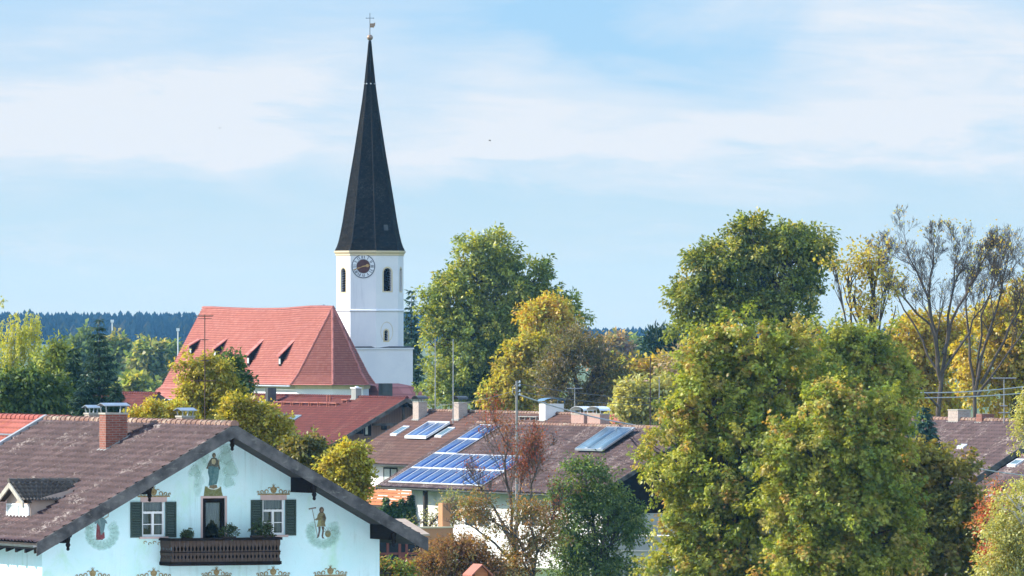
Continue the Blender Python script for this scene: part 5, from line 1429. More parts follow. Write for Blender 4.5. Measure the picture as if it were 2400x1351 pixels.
# ------------------------------------------------------------------ farmhouse with the solar array and the dark barn gable
def barn_house():
    q = at(1120, 992, 565); L = 32.3
    ox, oy = q.x + math.sin(PHI) * L, q.y - math.cos(PHI) * L
    h = gable_house('barn_house', 'white house and barn under one weathered tiled roof carrying blue solar panels', 'house', ox, oy, q.z, L, 6.85, 3.85, 1.4, 2.5, 5.55,
                    'tile_barn', 'wall_white', tile=(.30, .36), k=5, amp=.05, step=.035, verge_h=.28, tth=.16, seed=41)
    root = h.root
    # dark timber barn gable
    y = 1.4
    m = MB(); m.add([(-5.55, y - .03, 3.4), (5.55, y - .03, 3.4), (5.55, y - .03, h.zw), (0, y - .03, h.zu - .02), (-5.55, y - .03, h.zw)], [(0, 1, 2, 3, 4)]); m.build('timber_gable', M['wood_black'], root)
    m = MB(); m.add([(-5.55, y - .025, 0), (5.55, y - .025, 0), (5.55, y - .025, 3.38), (-5.55, y - .025, 3.38)], [(0, 1, 2, 3)]); m.build('gable_base', M['grey'], root)
    for u in (-5.4, -2.8, 0, 2.8, 5.4):
        b = MB(); t = h.zu - abs(u) * h.sl - .08; b.box(u - .1, u + .1, .06, y, t - .32, t); b.build('purlin', M['wood_black'], root)
    # two windows, a door and a post on the side we see (local x = -5.55)
    for (px0, px1, pyt, pyb) in ((1090, 1150, 1190, 1236), (1222, 1262, 1190, 1236)):
        a, b = h.gx(px0, pyb, -5.55), h.gx(px1, pyt, -5.55); y0, y1 = b.y, a.y
        w = MB(); t = .12
        w.box(-5.60, -5.553, y0, y0 + t, a.z, b.z); w.box(-5.60, -5.553, y1 - t, y1, a.z, b.z); w.box(-5.60, -5.553, y0 + t, y1 - t, b.z - t, b.z); w.box(-5.60, -5.553, y0 + t, y1 - t, a.z, a.z + t); w.box(-5.60, -5.553, (y0 + y1) / 2 - .06, (y0 + y1) / 2 + .06, a.z + t, b.z - t)
        f = w.build('window', M['white_frame'], root)
        w = MB(); w.box(-5.575, -5.552, y0 + t, y1 - t, a.z + t, b.z - t); w.build('pane', M['glass'], f)
    a, b = h.gx(1010, 1232, -5.4), h.gx(1052, 1150, -5.4)
    m = MB(); m.box(-5.6, 5.5, h.L - 2.5, h.L - 2.46, 0, 4.0); m.build('end_boarding', M['wood_brown'], root)
    for px in (997,):
        a = h.gx(px, 1232, -6.3); m = MB(); m.box(-6.42, -6.18, a.y - .12, a.y + .12, 0, h.zl(-6.3) - .2); m.build('post', M['wood_dark'], root)
    # chimneys by the ridge: pair with arched hoods
    for px, pyb, lab in ((1351, 997, 'left plastered brick chimney of the pair with an arched hood'), (1389, 999, 'right brick chimney of the pair with an arched hood')):
        a = h.rl(px - 15, 998 if px < 1370 else 999); sx, sy = .62, 1.85
        chimney(h, a.x + sx / 2 + .05, a.y - sy / 2 - .05, sx, sy, h.gy(px, 972, a.y - .9).z, 'brick_pink', 'arch_x', .42, hood_mat='alu', over=.05, label=lab)
    return h
BARN = barn_house()

def ordinal(i): return ['first', 'second', 'third', 'fourth', 'fifth', 'sixth', 'seventh', 'eighth', 'ninth'][i]
def solar_things():
    h = BARN
    # four rows of blue modules; corners read on the slope
    A, B = h.rl(917, 1131, .1), h.rl(1119, 996, .1)
    c0, c1 = h.rl(917, 1131, .1), h.rl(917 + 24.6, 1131.6, .1)
    pw = abs(c1.y - c0.y)
    rows = 4; rx = (B.x - A.x) / rows; y_top = (A.y + B.y) / 2
    proto = None
    names = ['bottom', 'lower middle', 'upper middle', 'top']
    for r_ in range(rows):
        n = 9 if r_ < 2 else 2
        w_ = pw if r_ < 2 else pw * 1.04
        for i in range(n):
            x0 = A.x + rx * r_
            yb = y_top - w_ * i
            lab = f'blue solar module, {ordinal(i)} from left, {names[r_]} row of the roof array'
            if n == 2: lab = f'blue solar module, {"left" if i == 0 else "right"} one of two, {names[r_]} row of the roof array'
            p = flat_panel('solar_module', lab, 'solar panel', h, x0 + .02, x0 + rx - .02, yb - pw + .015, yb - .015, .10, .05, 1, 'pv', 'photovoltaic panels on the weathered roof', fw=.035, proto=proto)
            if proto is None: proto = p
    # large grey collector near the barn end
    a, b = h.rl(1347, 1056, .25), h.rl(1391, 1008, .25); c = h.rl(1414, 1057, .25)
    flat_panel('solar_collector', 'large grey blue solar collector raised on the barn end of the weathered roof', 'solar panel', h, a.x, b.x, c.y, a.y, .25, .12, 2, 'collector_grey', None, frame='zinc', fw=.05, tilt=.05)
    h = BACK
    a, b = h.rl(948, 1027, .2), h.rl(1000, 992, .2); c = h.rl(997, 1029, .2)
    flat_panel('solar_collector', 'white framed blue solar collector of two glass panes between skylights on the brown roof', 'solar panel', h, a.x, b.x, c.y, a.y, .18, .16, 2, 'collector', None, fw=.1)
solar_things()

# ------------------------------------------------------------------ other houses
def small_house(label, px, py, Y, L, w, D, roof, wall, oh=.5, wh=None, k=3, tile=(.33, .36), name='house', **kw):
    p = at(px, py, Y)
    return gable_house(name, label, 'house', p.x, Y, p.z, L, w, D, oh, .4, wh or w - .7, roof, wall, tile=tile, k=k, amp=.03, step=.03, tth=.16, **kw)

def others():
    # red roofed neighbour seen past the far verge of the farmhouse
    h = small_house('red tiled neighbour house at the left edge behind the farmhouse', 160, 984, 303, 14, 6.0, 3.3, 'tile_orange', 'wall_white', ridge='tile_orange', seed=51, k=5)
    for d in (1.2, 2.2, 3.3):
        m = MB(); x = -d; m.tube([(x, 0.2, h.zl(x) + .14), (x, 13.8, h.zl(x) + .14)], .03, 5); m.build('snow_rail', M['zinc'], h.roof)
    # brick red house between conifers and church
    h = small_house('small brown red tiled house between spruce and golden tree', 372, 924, 640, 12, 5.2, 3.2, 'tile_inn', 'wall_white', seed=52, ridge='tile_inn')
    h = small_house('low red roof with pale chimney pots just right of the spruce', 345, 938, 700, 12, 4.5, 2.6, 'tile_inn', 'wall_white', seed=53, ridge='tile_inn')
    for px in (292, 320):
        a = h.gx(px, 938, -.4); chimney(h, -.4, a.y, .8, .9, h.gx(px, 926, -.4).z, 'fibre_grey', None, cap=True)
    # orange roof right of the twin chimneys
    small_house('bright orange tiled roof behind the twin chimneys', 1560, 978, 640, 14, 5.5, 3.1, 'tile_orange', 'wall_white', seed=54, ridge='tile_orange')
    # grey gable among the trees
    h = small_house('small grey roofed gable peeping between olive trees', 1556, 896, 720, 8, 3.4, 2.2, 'tile_barn', 'wood_g', seed=55)
    # right hand house
    p = at(2482, 990, 470); 
    h = gable_house('right_house', 'house with purple brown tiled roof and two brick chimneys at the right edge', 'house', p.x, 470, p.z, 17, 6.4, 3.75, 1.0, .5, 5.4, 'tile_near', 'wood_black', tile=(.30, .35), k=4, amp=.04, step=.035, verge_h=.34, tth=.2, seed=61)
    for (px0, px1, pyt, pyb, mt) in ((2219, 2246, 959, 988, 'brick_pale'), (2285, 2300, 967, 988, 'brick_red')):
        a = h.rl(px0, pyb + 2); sy = 1.15 if px0 < 2250 else .62
        c = h.gx(px0, pyb, -.3)
        chimney(h, .15, c.y - sy / 2, .75, sy, h.gx(px0, pyt + 3, 0).z, mt, None, cap=px0 < 2250)
    sk = h.rl(2258, 1054); skylight(h, (2258, 1054), (2266, 1047), .8, 'alu')
    p = at(2690, 1078, 435)
    h = gable_house('front_right_house', 'lower brown tiled roof in front of the purple brown roof at the right edge', 'house', p.x, 435, p.z, 13, 6.8, 3.75, .8, .5, 5.6, 'tile_near', 'wall_white', tile=(.30, .35), k=4, amp=.04, step=.035, verge_h=.3, tth=.2, seed=62)
    skylight(h, (2384, 1097), (2398, 1082), .9, 'alu')
    p = at(2430, 1160, 415)
    h = gable_house('shed', 'shed with pale grey corrugated roof behind the yellow birch', 'shed', p.x, 415, p.z, 9, 4.5, 2.2, .4, .3, 4.0, 'shed_tile', 'wood_g', tile=(.18, .9), k=5, amp=.05, step=.02, verge_h=.15, tth=.1, seed=63)
M['wood_g'] = planks('wood_grey', (0.16, 0.15, 0.14), (0.24, 0.23, 0.21), 0.18, 'X')
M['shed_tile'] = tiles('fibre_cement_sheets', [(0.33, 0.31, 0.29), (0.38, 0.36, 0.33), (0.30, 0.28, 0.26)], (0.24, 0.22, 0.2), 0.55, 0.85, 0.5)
others()

# ------------------------------------------------------------------ lower centre: garden wall, conservatory, terrace, bird house
def garden():
    # white garden store between the houses
    a, b = at(1010, 1180, 520), at(1012, 1240, 520)
    # ochre roofed porch with red timber frame and glass
    Y = 500; k = F / Y
    o = at(930, 1351, Y); zg = 0
    t = thing('conservatory', 'red timber framed glazed porch with pale roof behind the farmhouse eave', 'porch', (o.x, Y, 0), PHI)
    h = House(t, o.x, Y, 3, 5, 3, 1)
    X = lambda px, py: h.gy(px, py, 0)
    f = MB()
    zt, zl = X(940, 1262).z, 0
    xs = [X(px, 1300).x for px in (886, 908, 936, 952, 985)]
    for x in xs: f.box(x - .07, x + .07, -.07, .07, zl, zt)
    for py in (1298, 1325): 
        z = X(930, py).z; f.box(xs[0] + .07, xs[-1] - .07, -.05, .05, z - .06, z + .06)
    f.box(xs[0] - .07, xs[-1] + .07, -.08, .08, zt, zt + .12); f.build('frame', M['wood_red'], t)
    g = MB(); g.box(xs[0] + .08, xs[-1] - .08, -.012, .012, .4, zt - .02); g.build('glazing', M['glass'], t)
    g = MB(); g.box(xs[2] + .07, xs[3] - .07, -.03, .03, .3, X(930, 1300).z); g.box(xs[3] + .07, xs[4] - .07, -.03, .03, .3, X(930, 1305).z); g.build('lower_panel', M['wood_red'], t)
    r_ = MB(); r_.hexa([(xs[0] - .4, -.4, zt + .125), (xs[-1] + .4, -.4, zt + .125), (xs[-1] + .4, 3, zt + .9), (xs[0] - .4, 3, zt + .9), (xs[0] - .4, -.4, zt + .22), (xs[-1] + .4, -.4, zt + .22), (xs[-1] + .4, 3, zt + 1.0), (xs[0] - .4, 3, zt + 1.0)]); r_.build('porch_roof', M['ochre_roof'], t)
    d = MB(); d.box(xs[0], xs[-1], .1, 2.9, 0, zt - .02); d.build('back_room', M['wall_white'], t)
    # terrace parapet in ochre plaster
    Y = 515; o = at(1010, 1272, Y)
    t = thing('terrace', 'ochre plastered terrace parapet with low pier beside the red leaved tree', 'terrace', (o.x, Y, 0), PHI)
    h = House(t, o.x, Y, 3, 5, 3, 1)
    a, b = h.gy(955, 1268, 0), h.gy(1062, 1238, 0)
    m = MB(); m.box(a.x, b.x, 0, .3, 0, b.z); m.build('parapet', M['ochre'], t)
    m = MB(); m.box(a.x - .06, b.x + .06, -.06, .36, b.z, b.z + .09); m.build('coping', M['cream'], t)
    c = h.gy(1034, 1180, .5); c2 = h.gy(1052, 1180, .5); m = MB(); m.box(c.x, c2.x, .32, .9, 0, c.z); m.build('pier', M['ochre'], t)
    # white lit wall of the store behind the red tree
    Y = 505
    # low garden wall
    Y = 470; a, b = at(1385, 1292, Y), at(1520, 1292, Y)
    t = thing('garden_wall', 'plain grey rendered garden wall below the dark barn gable', 'wall', (a.x, Y, 0), R(8))
    m = MB(); m.box(0, (b.x - a.x) * 1.3, 0, .25, 0, a.z - .06); m.build('wall_face', M['grey'], t)
    m = MB(); m.box(-.05, (b.x - a.x) * 1.3 + .05, -.05, .30, a.z - .058, a.z + .02); m.build('coping', M['mortar'], t)
    # pale rail across the barn gable
    a, b = at(1392, 1253, 505), at(1585, 1257, 498)
    t = thing('rail', 'thin pale horizontal rail in front of the black barn gable', 'rail', (a.x, a.y, 0))
    m = MB(); m.tube([(0, 0, a.z), (b.x - a.x, b.y - a.y, b.z)], .055, 6); m.build('bar', M['wire'], t)
    m = MB(); m.tube([(.4, -.03, 0), (.4, -.03, a.z)], .05, 6); m.build('post', M['fibre_grey'], t)
    m = MB(); m.tube([(b.x - a.x - .3, b.y - a.y, 0), (b.x - a.x - .3, b.y - a.y, b.z)], .05, 6); m.build('post', M['fibre_grey'], t)
    # red roofed bird house on a post
    Y = 330; k = F / Y; o = at(1120, 1351, Y)
    t = thing('bird_house', 'wooden bird house with red roof among the brown leaves at the bottom', 'bird house', (o.x, Y, 0), PHI)
    ap = CZ + (HY - 1322) / k
    m = MB(); m.box(-.26, .26, -.3, .3, ap - .75, ap - .32); m.poly([(-.26, -.3, ap - .32), (.26, -.3, ap - .32), (0, -.3, ap - .06)]); m.poly([(.26, .3, ap - .32), (-.26, .3, ap - .32), (0, .3, ap - .06)]); m.build('box', M['wood_orange'], t)
    for sg in (-1, 1):
        m = MB(); q = [(0, -.42, ap - .06), (sg * .42, -.42, ap - .44), (sg * .42, .42, ap - .44), (0, .42, ap - .06)]
        q = q + [(a, b, c + .06) for a, b, c in q]; m.hexa(q if sg < 0 else [q[1], q[0], q[3], q[2], q[5], q[4], q[7], q[6]]); m.build('roof_panel', M['clay'], t)
    m = MB(); m.tube([(0, 0, 0), (0, 0, ap - .7)], .06, 6); m.build('post', M['wood_brown'], t)
M['ochre_roof'] = plain('porch_roof', (0.50, 0.38, 0.28), (0.42, 0.30, 0.22), 2, 0.7)
garden()

# ------------------------------------------------------------------ masts, poles, cables
def masts():
    Z = lambda py, Y: CZ + (HY - py) * Y / F
    q = NEAR.hit(480, 996, (0, 0, 1), NEAR.zr); q = NEAR.gx(480, 995, 0.05); b = NEAR.world((q.x, q.y, NEAR.zr - .1))
    yagi('tv_antenna', 'tall rusty antenna mast on the farmhouse ridge with several crossbars', b, Z(738, b.y),
         ((Z(741, b.y), .26, 18, 7, .12), (Z(748, b.y), .16, 100, 3, .20), (Z(797, b.y), .10, 10, 2, .15), (Z(846, b.y), .12, 30, 2, .1), (Z(893, b.y), .34, 5, 2, .04)), 'rust', .020)
    q = BACK.gx(1020, 962, .4); b = BACK.world((q.x, q.y, BACK.zr - .4))
    yagi('tv_antenna', 'slim pale antenna mast right of the left brick chimney', b, Z(795, b.y), ((Z(855, b.y), .22, 0, 2, .06), (Z(880, b.y), .06, 0, 2, .1)), 'steel', .045)
    q = BACK.rl(1062, 994); b = BACK.world(q)
    yagi('tv_antenna', 'slim pale antenna mast standing on the brown roof at the second brick chimney', b, Z(795, b.y), ((Z(836, b.y), .05, 0, 2, .08), (Z(930, b.y), .05, 0, 2, .06)), 'steel', .045)
    q = BACK.gx(1347, 974, .8); b = BACK.world((q.x, q.y, BACK.zr - .5))
    yagi('tv_antenna', 'short antenna with a thick crossbar left of the arched chimney hoods', b, Z(908, b.y), ((Z(911, b.y), .50, 0, 8, .10),), 'steel', .04, w=.05)
    o = at(1524, 990, 560)
    yagi('tv_antenna', 'tall dark antenna mast beside the front chestnut tree', (o.x, o.y, o.z - 1), Z(838, 560), ((Z(841, 560), .35, 0, 6, .12), (Z(886, 560), .15, 0, 2, .05), (Z(944, 560), .65, 0, 6, .15)), 'rust', .045)
    o = at(1545, 995, 566)
    yagi('tv_antenna', 'plain thin mast close to the chestnut leaves', (o.x, o.y, o.z - 1), Z(884, 566), ((Z(955, 566), .12, 0, 2, .05),), 'steel', .035)
    o = at(2353, 988, 475)
    yagi('tv_antenna', 'antenna with a long pale boom on the right hand roof', (o.x, o.y, o.z - .4), Z(886, 475), ((Z(887, 475), .62, 8, 9, .16), (Z(952, 475), .18, 0, 2, .08), (Z(968, 475), .28, 0, 2, .06)), 'steel', .035, w=.05)
    o = at(2396, 1000, 480)
    yagi('tv_antenna', 'bare mast at the very right edge behind the birch twigs', (o.x, o.y, o.z - .6), Z(905, 480), ((Z(930, 480), .1, 0, 2, .05),), 'steel', .035)
    # utility pole in front of the barn roof
    Y = 528; o = at(1211, 1100, Y)
    t = thing('utility_pole', 'slender concrete utility pole rising in front of the solar roof', 'pole', (o.x, Y, 0))
    zt = Z(893, Y); m = MB(); m.tube([(0, 0, 0), (0, 0, zt)], [.10, .065], 8); m.build('mast', M['concrete'], t)
    for i, py in enumerate((897, 905, 918, 926)):
        z = Z(py, Y); m = MB(); m.tube([(-.02, 0, z), (.16 if i % 2 == 0 else .14, 0, z)], .018, 5); m.lathe([(.02, -.06), (.05, -.03), (.05, .05), (.02, .08)], (.17, 0, z + .03), 6); m.build('insulator', M['white_frame'], t)
    m = MB(); m.tube([(-.05, 0, zt - .2), (-.22, 0, zt - .35), (-.24, 0, zt - .7), (-.08, 0, zt - .9)], .015, 5); m.build('cable_loop', M['wire'], t)
    def cable(label, a, b, sag, r, mat, n=16):
        t = thing('power_cable', label, 'cable', a)
        b = b - a; m = MB(); m.tube([Vector((b.x * i / n, b.y * i / n, b.z * i / n - sag * 4 * (i / n) * (1 - i / n))) for i in range(n + 1)], r, 5); m.build('strand', M[mat], t)
    p0 = at(1217, 926, Y)
    cable('thick pale cable running down right from the pole past the white chimney', p0, at(1600, 1010, 560), .35, .045, 'wire')
    cable('upper thin dark cable running right from the pole top', at(1215, 900, Y), at(1720, 925, 600), .5, .018, 'wire_dark')
    cable('lower thin dark cable running right from the pole', at(1215, 918, Y), at(1720, 940, 600), .5, .018, 'wire_dark')
    cable('thin dark cable running left from the pole to the inn gable', at(1208, 915, Y), at(960, 946, 650), .4, .016, 'wire_dark')
    cable('upper of the two pale cables crossing the bare trees at right', at(2040, 917, 430), at(2460, 898, 470), .25, .030, 'wire')
    cable('lower of the two pale cables crossing the bare trees at right', at(2040, 932, 430), at(2460, 916, 470), .15, .030, 'wire')
    cable('pale cable slanting over the lower brown roof at the right edge', at(2150, 1068, 400), at(2480, 1122, 420), .15, .026, 'wire')
    for px, pyt, pyb, lab in ((263, 755, 830, 'thin white mast in the haze, left one before the far forest'), (417, 775, 822, 'thin white mast in the haze, just left of the church roof')):
        Yf = 1450; o = at(px, pyb, Yf); t = thing('far_mast', lab, 'pole', (o.x, Yf, 0)); m = MB(); m.tube([(0, 0, 0), (0, 0, Z(pyt, Yf))], [.16, .1], 6); m.build('mast', M['white_frame'], t)
        m = MB(); m.box(-.25, .25, -.25, .25, Z(pyt, Yf) - .1, Z(pyt, Yf) + .35); m.build('mast_head', M['white_frame'], t)
masts()

# ------------------------------------------------------------------ birds
def bird(px, py, Y, span, rot, label, up):
    o = at(px, py, Y)
    t = thing('bird', label, 'bird', o, rot, 'birds in the sky')
    m = MB(); n = 8
    prof = [(.005, -.16), (.03, -.13), (.05, -.06), (.055, 0), (.045, .08), (.03, .12), (.035, .15), (.022, .185), (.004, .22)]
    m.lathe([(r * span * 1.4, z * span * 1.4) for r, z in prof], (0, 0, 0), n)
    s = span * 1.4
    m.v = [(x, z, y) for x, y, z in m.v]
    m.add([(-.03 * s, -.14 * s, 0), (.03 * s, -.14 * s, 0), (.06 * s, -.26 * s, .01 * s), (-.06 * s, -.26 * s, .01 * s)], [(0, 1, 2, 3)])
    b = m.build('body', M['bird'], t, True)
    for sg in (-1, 1):
        w = MB(); q = [(sg * .03, .07, .02), (sg * .22, .10, .02 + up * .12), (sg * .52, -.02, .02 + up * .30), (sg * .5, -.06, .02 + up * .28), (sg * .24, -.08, .02 + up * .11), (sg * .03, -.06, .02)]
        q = [(a * span, b_ * span, c * span) for a, b_, c in q]
        w.add(q + [(a, b_, c - .012 * span) for a, b_, c in q], [(0, 1, 4, 5), (1, 2, 3, 4), (11, 10, 7, 6), (10, 9, 8, 7)] + [(i, 6 + i, 6 + (i + 1) % 6, (i + 1) % 6) for i in range(6)]); w.build('wing', M['bird'], t)
    return t
bird(1148, 329, 420, .22, R(70), 'small dark bird with drooping wing in the clouds right of the spire', -.8)
bird(515, 301, 460, .18, R(30), 'tiny dark bird with raised wing in the sky left of the spire', 1.0)
# ------------------------------------------------------------------ vegetation
LEAFK, NEEDK = 2.9, 1.8
def unit(a): return a / (np.linalg.norm(a, axis=-1, keepdims=True) + 1e-9)

def leaf_mesh(name, P, T, N, L, Wd, C, parent, mat='leaf', fan=1, fan_deg=34):
    """rhombic leaves: P base points, T axis, N rough normal, L length, Wd width, C colour; fan > 1 makes palmate leaves"""
    n = len(P)
    C = np.minimum(C * (LEAFK if mat == 'leaf' else NEEDK), .62)
    T = unit(T); S = unit(np.cross(T, N)); Nn = np.cross(S, T)
    Vs, Cs = [], []
    for k in range(fan):
        a = R((k - (fan - 1) / 2) * fan_deg)
        sc = 1.0 - 0.16 * abs(k - (fan - 1) / 2)
        t = T * math.cos(a) + S * math.sin(a); s = np.cross(t, Nn)
        l = (L * sc)[:, None]; w = (Wd * sc)[:, None]
        q = np.stack([P, P + t * l * .55 + s * w * .5 + Nn * w * .12, P + t * l - Nn * l * .18, P + t * l * .55 - s * w * .5 + Nn * w * .12], 1)
        Vs.append(q.reshape(-1, 3)); Cs.append(C)
    V = np.concatenate(Vs); m = n * fan
    return mesh_np(name, V, np.arange(4 * m).reshape(m, 4), M[mat], parent, col=np.concatenate(Cs))

def px_lobes(lobes, px0, Y):
    """lobes given in photo pixels -> metres relative to the trunk foot; depth radius from the mean size"""
    k = F / Y; out = []
    for l in lobes:
        px, py, rx, ry = l[:4]; dy = l[4] if len(l) > 4 else 0.0
        k2 = F / (Y + dy)
        out.append(((px - CX) / k2 - (px0 - CX) / k, dy, CZ + (HY - py) / k2, rx / k2, 0.5 * (rx + ry) / k2 * 0.95, ry / k2))
    return out

def crown_points(lobes, n_cl, rng, inner=.45):
    lobes = np.array(lobes); vol = (lobes[:, 3] * lobes[:, 5] + lobes[:, 3] * lobes[:, 4]) 
    pick = rng.choice(len(lobes), n_cl, p=vol / vol.sum())
    d = unit(rng.randn(n_cl, 3))
    r = 1 - (1 - inner) * rng.rand(n_cl) ** 1.7
    r *= 1 + .16 * rng.randn(n_cl) * (rng.rand(n_cl) < .5)
    c = lobes[pick]
    P = c[:, :3] + d * c[:, 3:6] * r[:, None]
    # drop clumps lying deep inside another lobe
    keep = np.ones(n_cl, bool)
    for l in lobes:
        q = np.linalg.norm((P - l[:3]) / l[3:6], axis=1); keep &= q > inner * .85
    return P[keep], d[keep], pick[keep]

def pal_pick(pal, n, rng):
    w = np.array([p[1] for p in pal], float); c = np.array([p[0] for p in pal], float)
    return c[rng.choice(len(pal), n, p=w / w.sum())]

def hollow(P, seed, wl):
    """smooth 3D noise -1..1 used to open gaps in a crown"""
    rg = np.random.RandomState(seed + 900); v = 0
    for a in range(5):
        k = unit(rg.randn(3)) * 6.283 / (wl * (.6 + .9 * rg.rand())); v = v + np.sin(P @ k + rg.rand() * 6.28)
    return v / 2.2

def foliage(name, parent, lobes, n_cl, cr, per, L, Wd, pal, seed, droop=.35, fan=1, tip=None, inner=.45, mat='leaf', mixc=.35, loose=0.0, gap=.36, sub=6, wl=None):
    """sprays of leaves: twigs start in the outer crown and reach outward, leaves sit along them; hollows stay open"""
    rng = np.random.RandomState(seed)
    lob = [tuple(l) for l in lobes]; par = list(range(len(lob)))
    for i, l in enumerate(list(lob)):
        if sub and min(l[3:6]) > .5:
            for q in range(sub):
                d = rng.randn(3); d[2] = abs(d[2]) * .9 - .3; d = unit(d); f = .28 + .24 * rng.rand()
                lob.append((l[0] + d[0] * l[3] * .82, l[1] + d[1] * l[4] * .82, l[2] + d[2] * l[5] * .82, l[3] * f, l[4] * f, l[5] * f * .85)); par.append(i)
    P, D, pk = crown_points(lob, int(n_cl * 2.6), rng, inner)
    pk = np.array(par)[pk]
    hv = hollow(P, seed, wl or 3.2 * cr)
    k_ = hv > -1.0 + 2.0 * gap * rng.rand(len(P)) ** .5
    P, D, pk, hv = P[k_], D[k_], pk[k_], hv[k_]
    n = len(P)
    l_t = cr * (.55 + .95 * rng.rand(n) ** 1.5)
    T0 = unit(D * .75 + rng.randn(n, 3) * .50 + np.array([0, 0, .22]))
    ccol = pal_pick(pal, n, rng)
    per_i = np.maximum(3, (per / 2.2 * l_t / cr).astype(int))
    idx = np.repeat(np.arange(n), per_i); m = len(idx)
    u = rng.rand(m) ** .8; l = l_t[idx]
    off = rng.randn(m, 3) * (l * (.19 - .08 * u) * (1 + loose))[:, None]
    pos = P[idx] + T0[idx] * (u * l)[:, None] + off - np.array([0, 0, 1.0]) * (droop * .45 * l * u ** 2)[:, None]
    o = unit(off)
    T = T0[idx] * .55 + o * .6 + rng.randn(m, 3) * .35 + np.array([0, 0, -droop])
    N = unit(D[idx] * .5 + o * .35 + np.array([0, 0, .55]) + rng.randn(m, 3) * .45)
    lc = pal_pick(pal, m, rng)
    C = ccol[idx] * (1 - mixc) + lc * mixc
    if tip is not None:           # some shoots have already turned
        col, prob, zb = tip
        pc = (rng.rand(n) < prob * np.clip(.4 + zb * D[:, 2] + .5 * hollow(P, seed + 5, 4.0), 0, 1.6))
        g = pc[idx] & (rng.rand(m) < .35 + .5 * u)
        C[g] = np.array(col) * (.8 + .4 * rng.rand(g.sum(), 1)) * .75 + C[g] * .25
    C = C * (.62 + .76 * rng.rand(m, 1)) * (.80 + .4 * rng.rand(n))[idx][:, None]
    l = L * (.6 + .8 * rng.rand(m)); w = Wd * (.7 + .6 * rng.rand(m))
    leaf_mesh(name, pos, T, N, l, w, C, parent, mat, fan)
    return P, pk

def wood(parent, lobes, P, pk, r0, fork, seed, mat='bark', nb=7, limbs=True, lean=(0, 0), top=None, stems=1):
    rng = random.Random(seed)
    mb = MB()
    f = Vector((lean[0], lean[1], fork))
    mb.tube([(0, 0, 0), (lean[0] * .3, lean[1] * .3, fork * .5), f], [r0 * 1.25, r0, r0 * .85], 8)
    if limbs:
        for i, l in enumerate(lobes):
            c = Vector(l[:3]); 
            mid = f.lerp(c, .5) + Vector((rng.uniform(-.4, .4), rng.uniform(-.4, .4), .15 * (c - f).length))
            r = r0 * .5 * (l[3] / max(q[3] for q in lobes)) ** .5 + .03
            mb.tube([f - Vector((0, 0, .3)), f.lerp(mid, .5) + Vector((rng.uniform(-.2, .2), rng.uniform(-.2, .2), .1)), mid, mid.lerp(c, .6) + Vector((rng.uniform(-.2, .2), 0, 0)), c], [r, r * .85, r * .7, r * .5, r * .3], 6)
            js = [j for j in range(len(P)) if pk[j] == i]; rng.shuffle(js)
            for j in js[:nb]:
                p = Vector(P[j]); s = mid.lerp(c, rng.random()); 
                q = s.lerp(p, .5) + Vector((rng.uniform(-.3, .3), rng.uniform(-.3, .3), rng.uniform(0, .4)))
                mb.tube([s, q, p], [r * .34, r * .2, .012], 4, cap=False)
    mb.build('trunk', M[mat], parent)

def leafy(name, label, cat, px0, Y, lobes, n_cl, cr, per, L, Wd, pal, seed, r0=.25, fork=None, group=None, bark='bark', nb=7, **kw):
    k = F / Y
    t = thing(name, label, cat, ((px0 - CX) / k, Y, 0), 0, group)
    lb = px_lobes(lobes, px0, Y)
    sh = .45 * cr
    lb = [(a, b, c, max(.45 * p, p - sh), max(.45 * q, q - sh), max(.45 * z, z - sh * .8)) for a, b, c, p, q, z in lb]
    P, pk = foliage('crown', t, lb, n_cl, cr, per, L, Wd, pal, seed, **kw)
    zmin = min(l[2] - l[5] for l in lb)
    wood(t, lb, P, pk, r0, fork if fork is not None else max(1.2, zmin + .12 * (max(l[2] + l[5] for l in lb) - zmin)), seed, bark, nb)
    return t

# palettes (reflectances)
OLIVE = [((.150, .155, .024), 3.2), ((.118, .138, .021), 3.4), ((.066, .094, .018), 3.0), ((.190, .172, .032), 2), ((.20, .145, .045), .7)]
GREEN = [((.070, .088, .018), 3), ((.098, .115, .020), 3), ((.046, .064, .015), 3), ((.14, .14, .024), 1.8), ((.17, .15, .03), .8)]
LIME = [((.088, .108, .024), 3), ((.125, .140, .027), 3), ((.056, .078, .020), 3), ((.165, .165, .03), 1.6)]
YELLOW = [((.25, .175, .020), 3), ((.20, .145, .020), 3), ((.14, .125, .022), 2.4), ((.27, .155, .022), 1.2)]
GOLD = [((.205, .160, .024), 3), ((.160, .138, .020), 3), ((.085, .090, .016), 2.6), ((.23, .155, .03), 1.3)]
ORANGE = [((.34, .17, .025), 3), ((.28, .17, .025), 2), ((.18, .14, .025), 2), ((.40, .20, .04), 1)]
DARK = [((.028, .050, .014), 3), ((.040, .062, .016), 3), ((.06, .075, .02), 1), ((.020, .036, .012), 2)]
BROWN = [((.060, .062, .016), 3), ((.085, .070, .018), 2), ((.045, .052, .015), 3), ((.13, .085, .02), .7)]
RUST = [((.125, .055, .022), 3), ((.095, .048, .02), 3), ((.075, .055, .02), 2.4), ((.17, .085, .03), 1.4), ((.07, .075, .02), 1.2)]
RED = [((.34, .055, .035), 3), ((.26, .06, .035), 2), ((.36, .12, .04), 1.5), ((.16, .06, .03), 1)]
PALE = [((0.2028, 0.1833, 0.0585), 3), ((0.156, 0.156, 0.0468), 3), ((0.2418, 0.2028, 0.078), 2), ((0.117, 0.1248, 0.0351), 1.5)]
CON = [((.018, .038, .020), 3), ((.026, .050, .024), 3), ((.040, .066, .028), 1.2), ((.012, .026, .015), 2)]
TIPO = (.34, .17, .05)

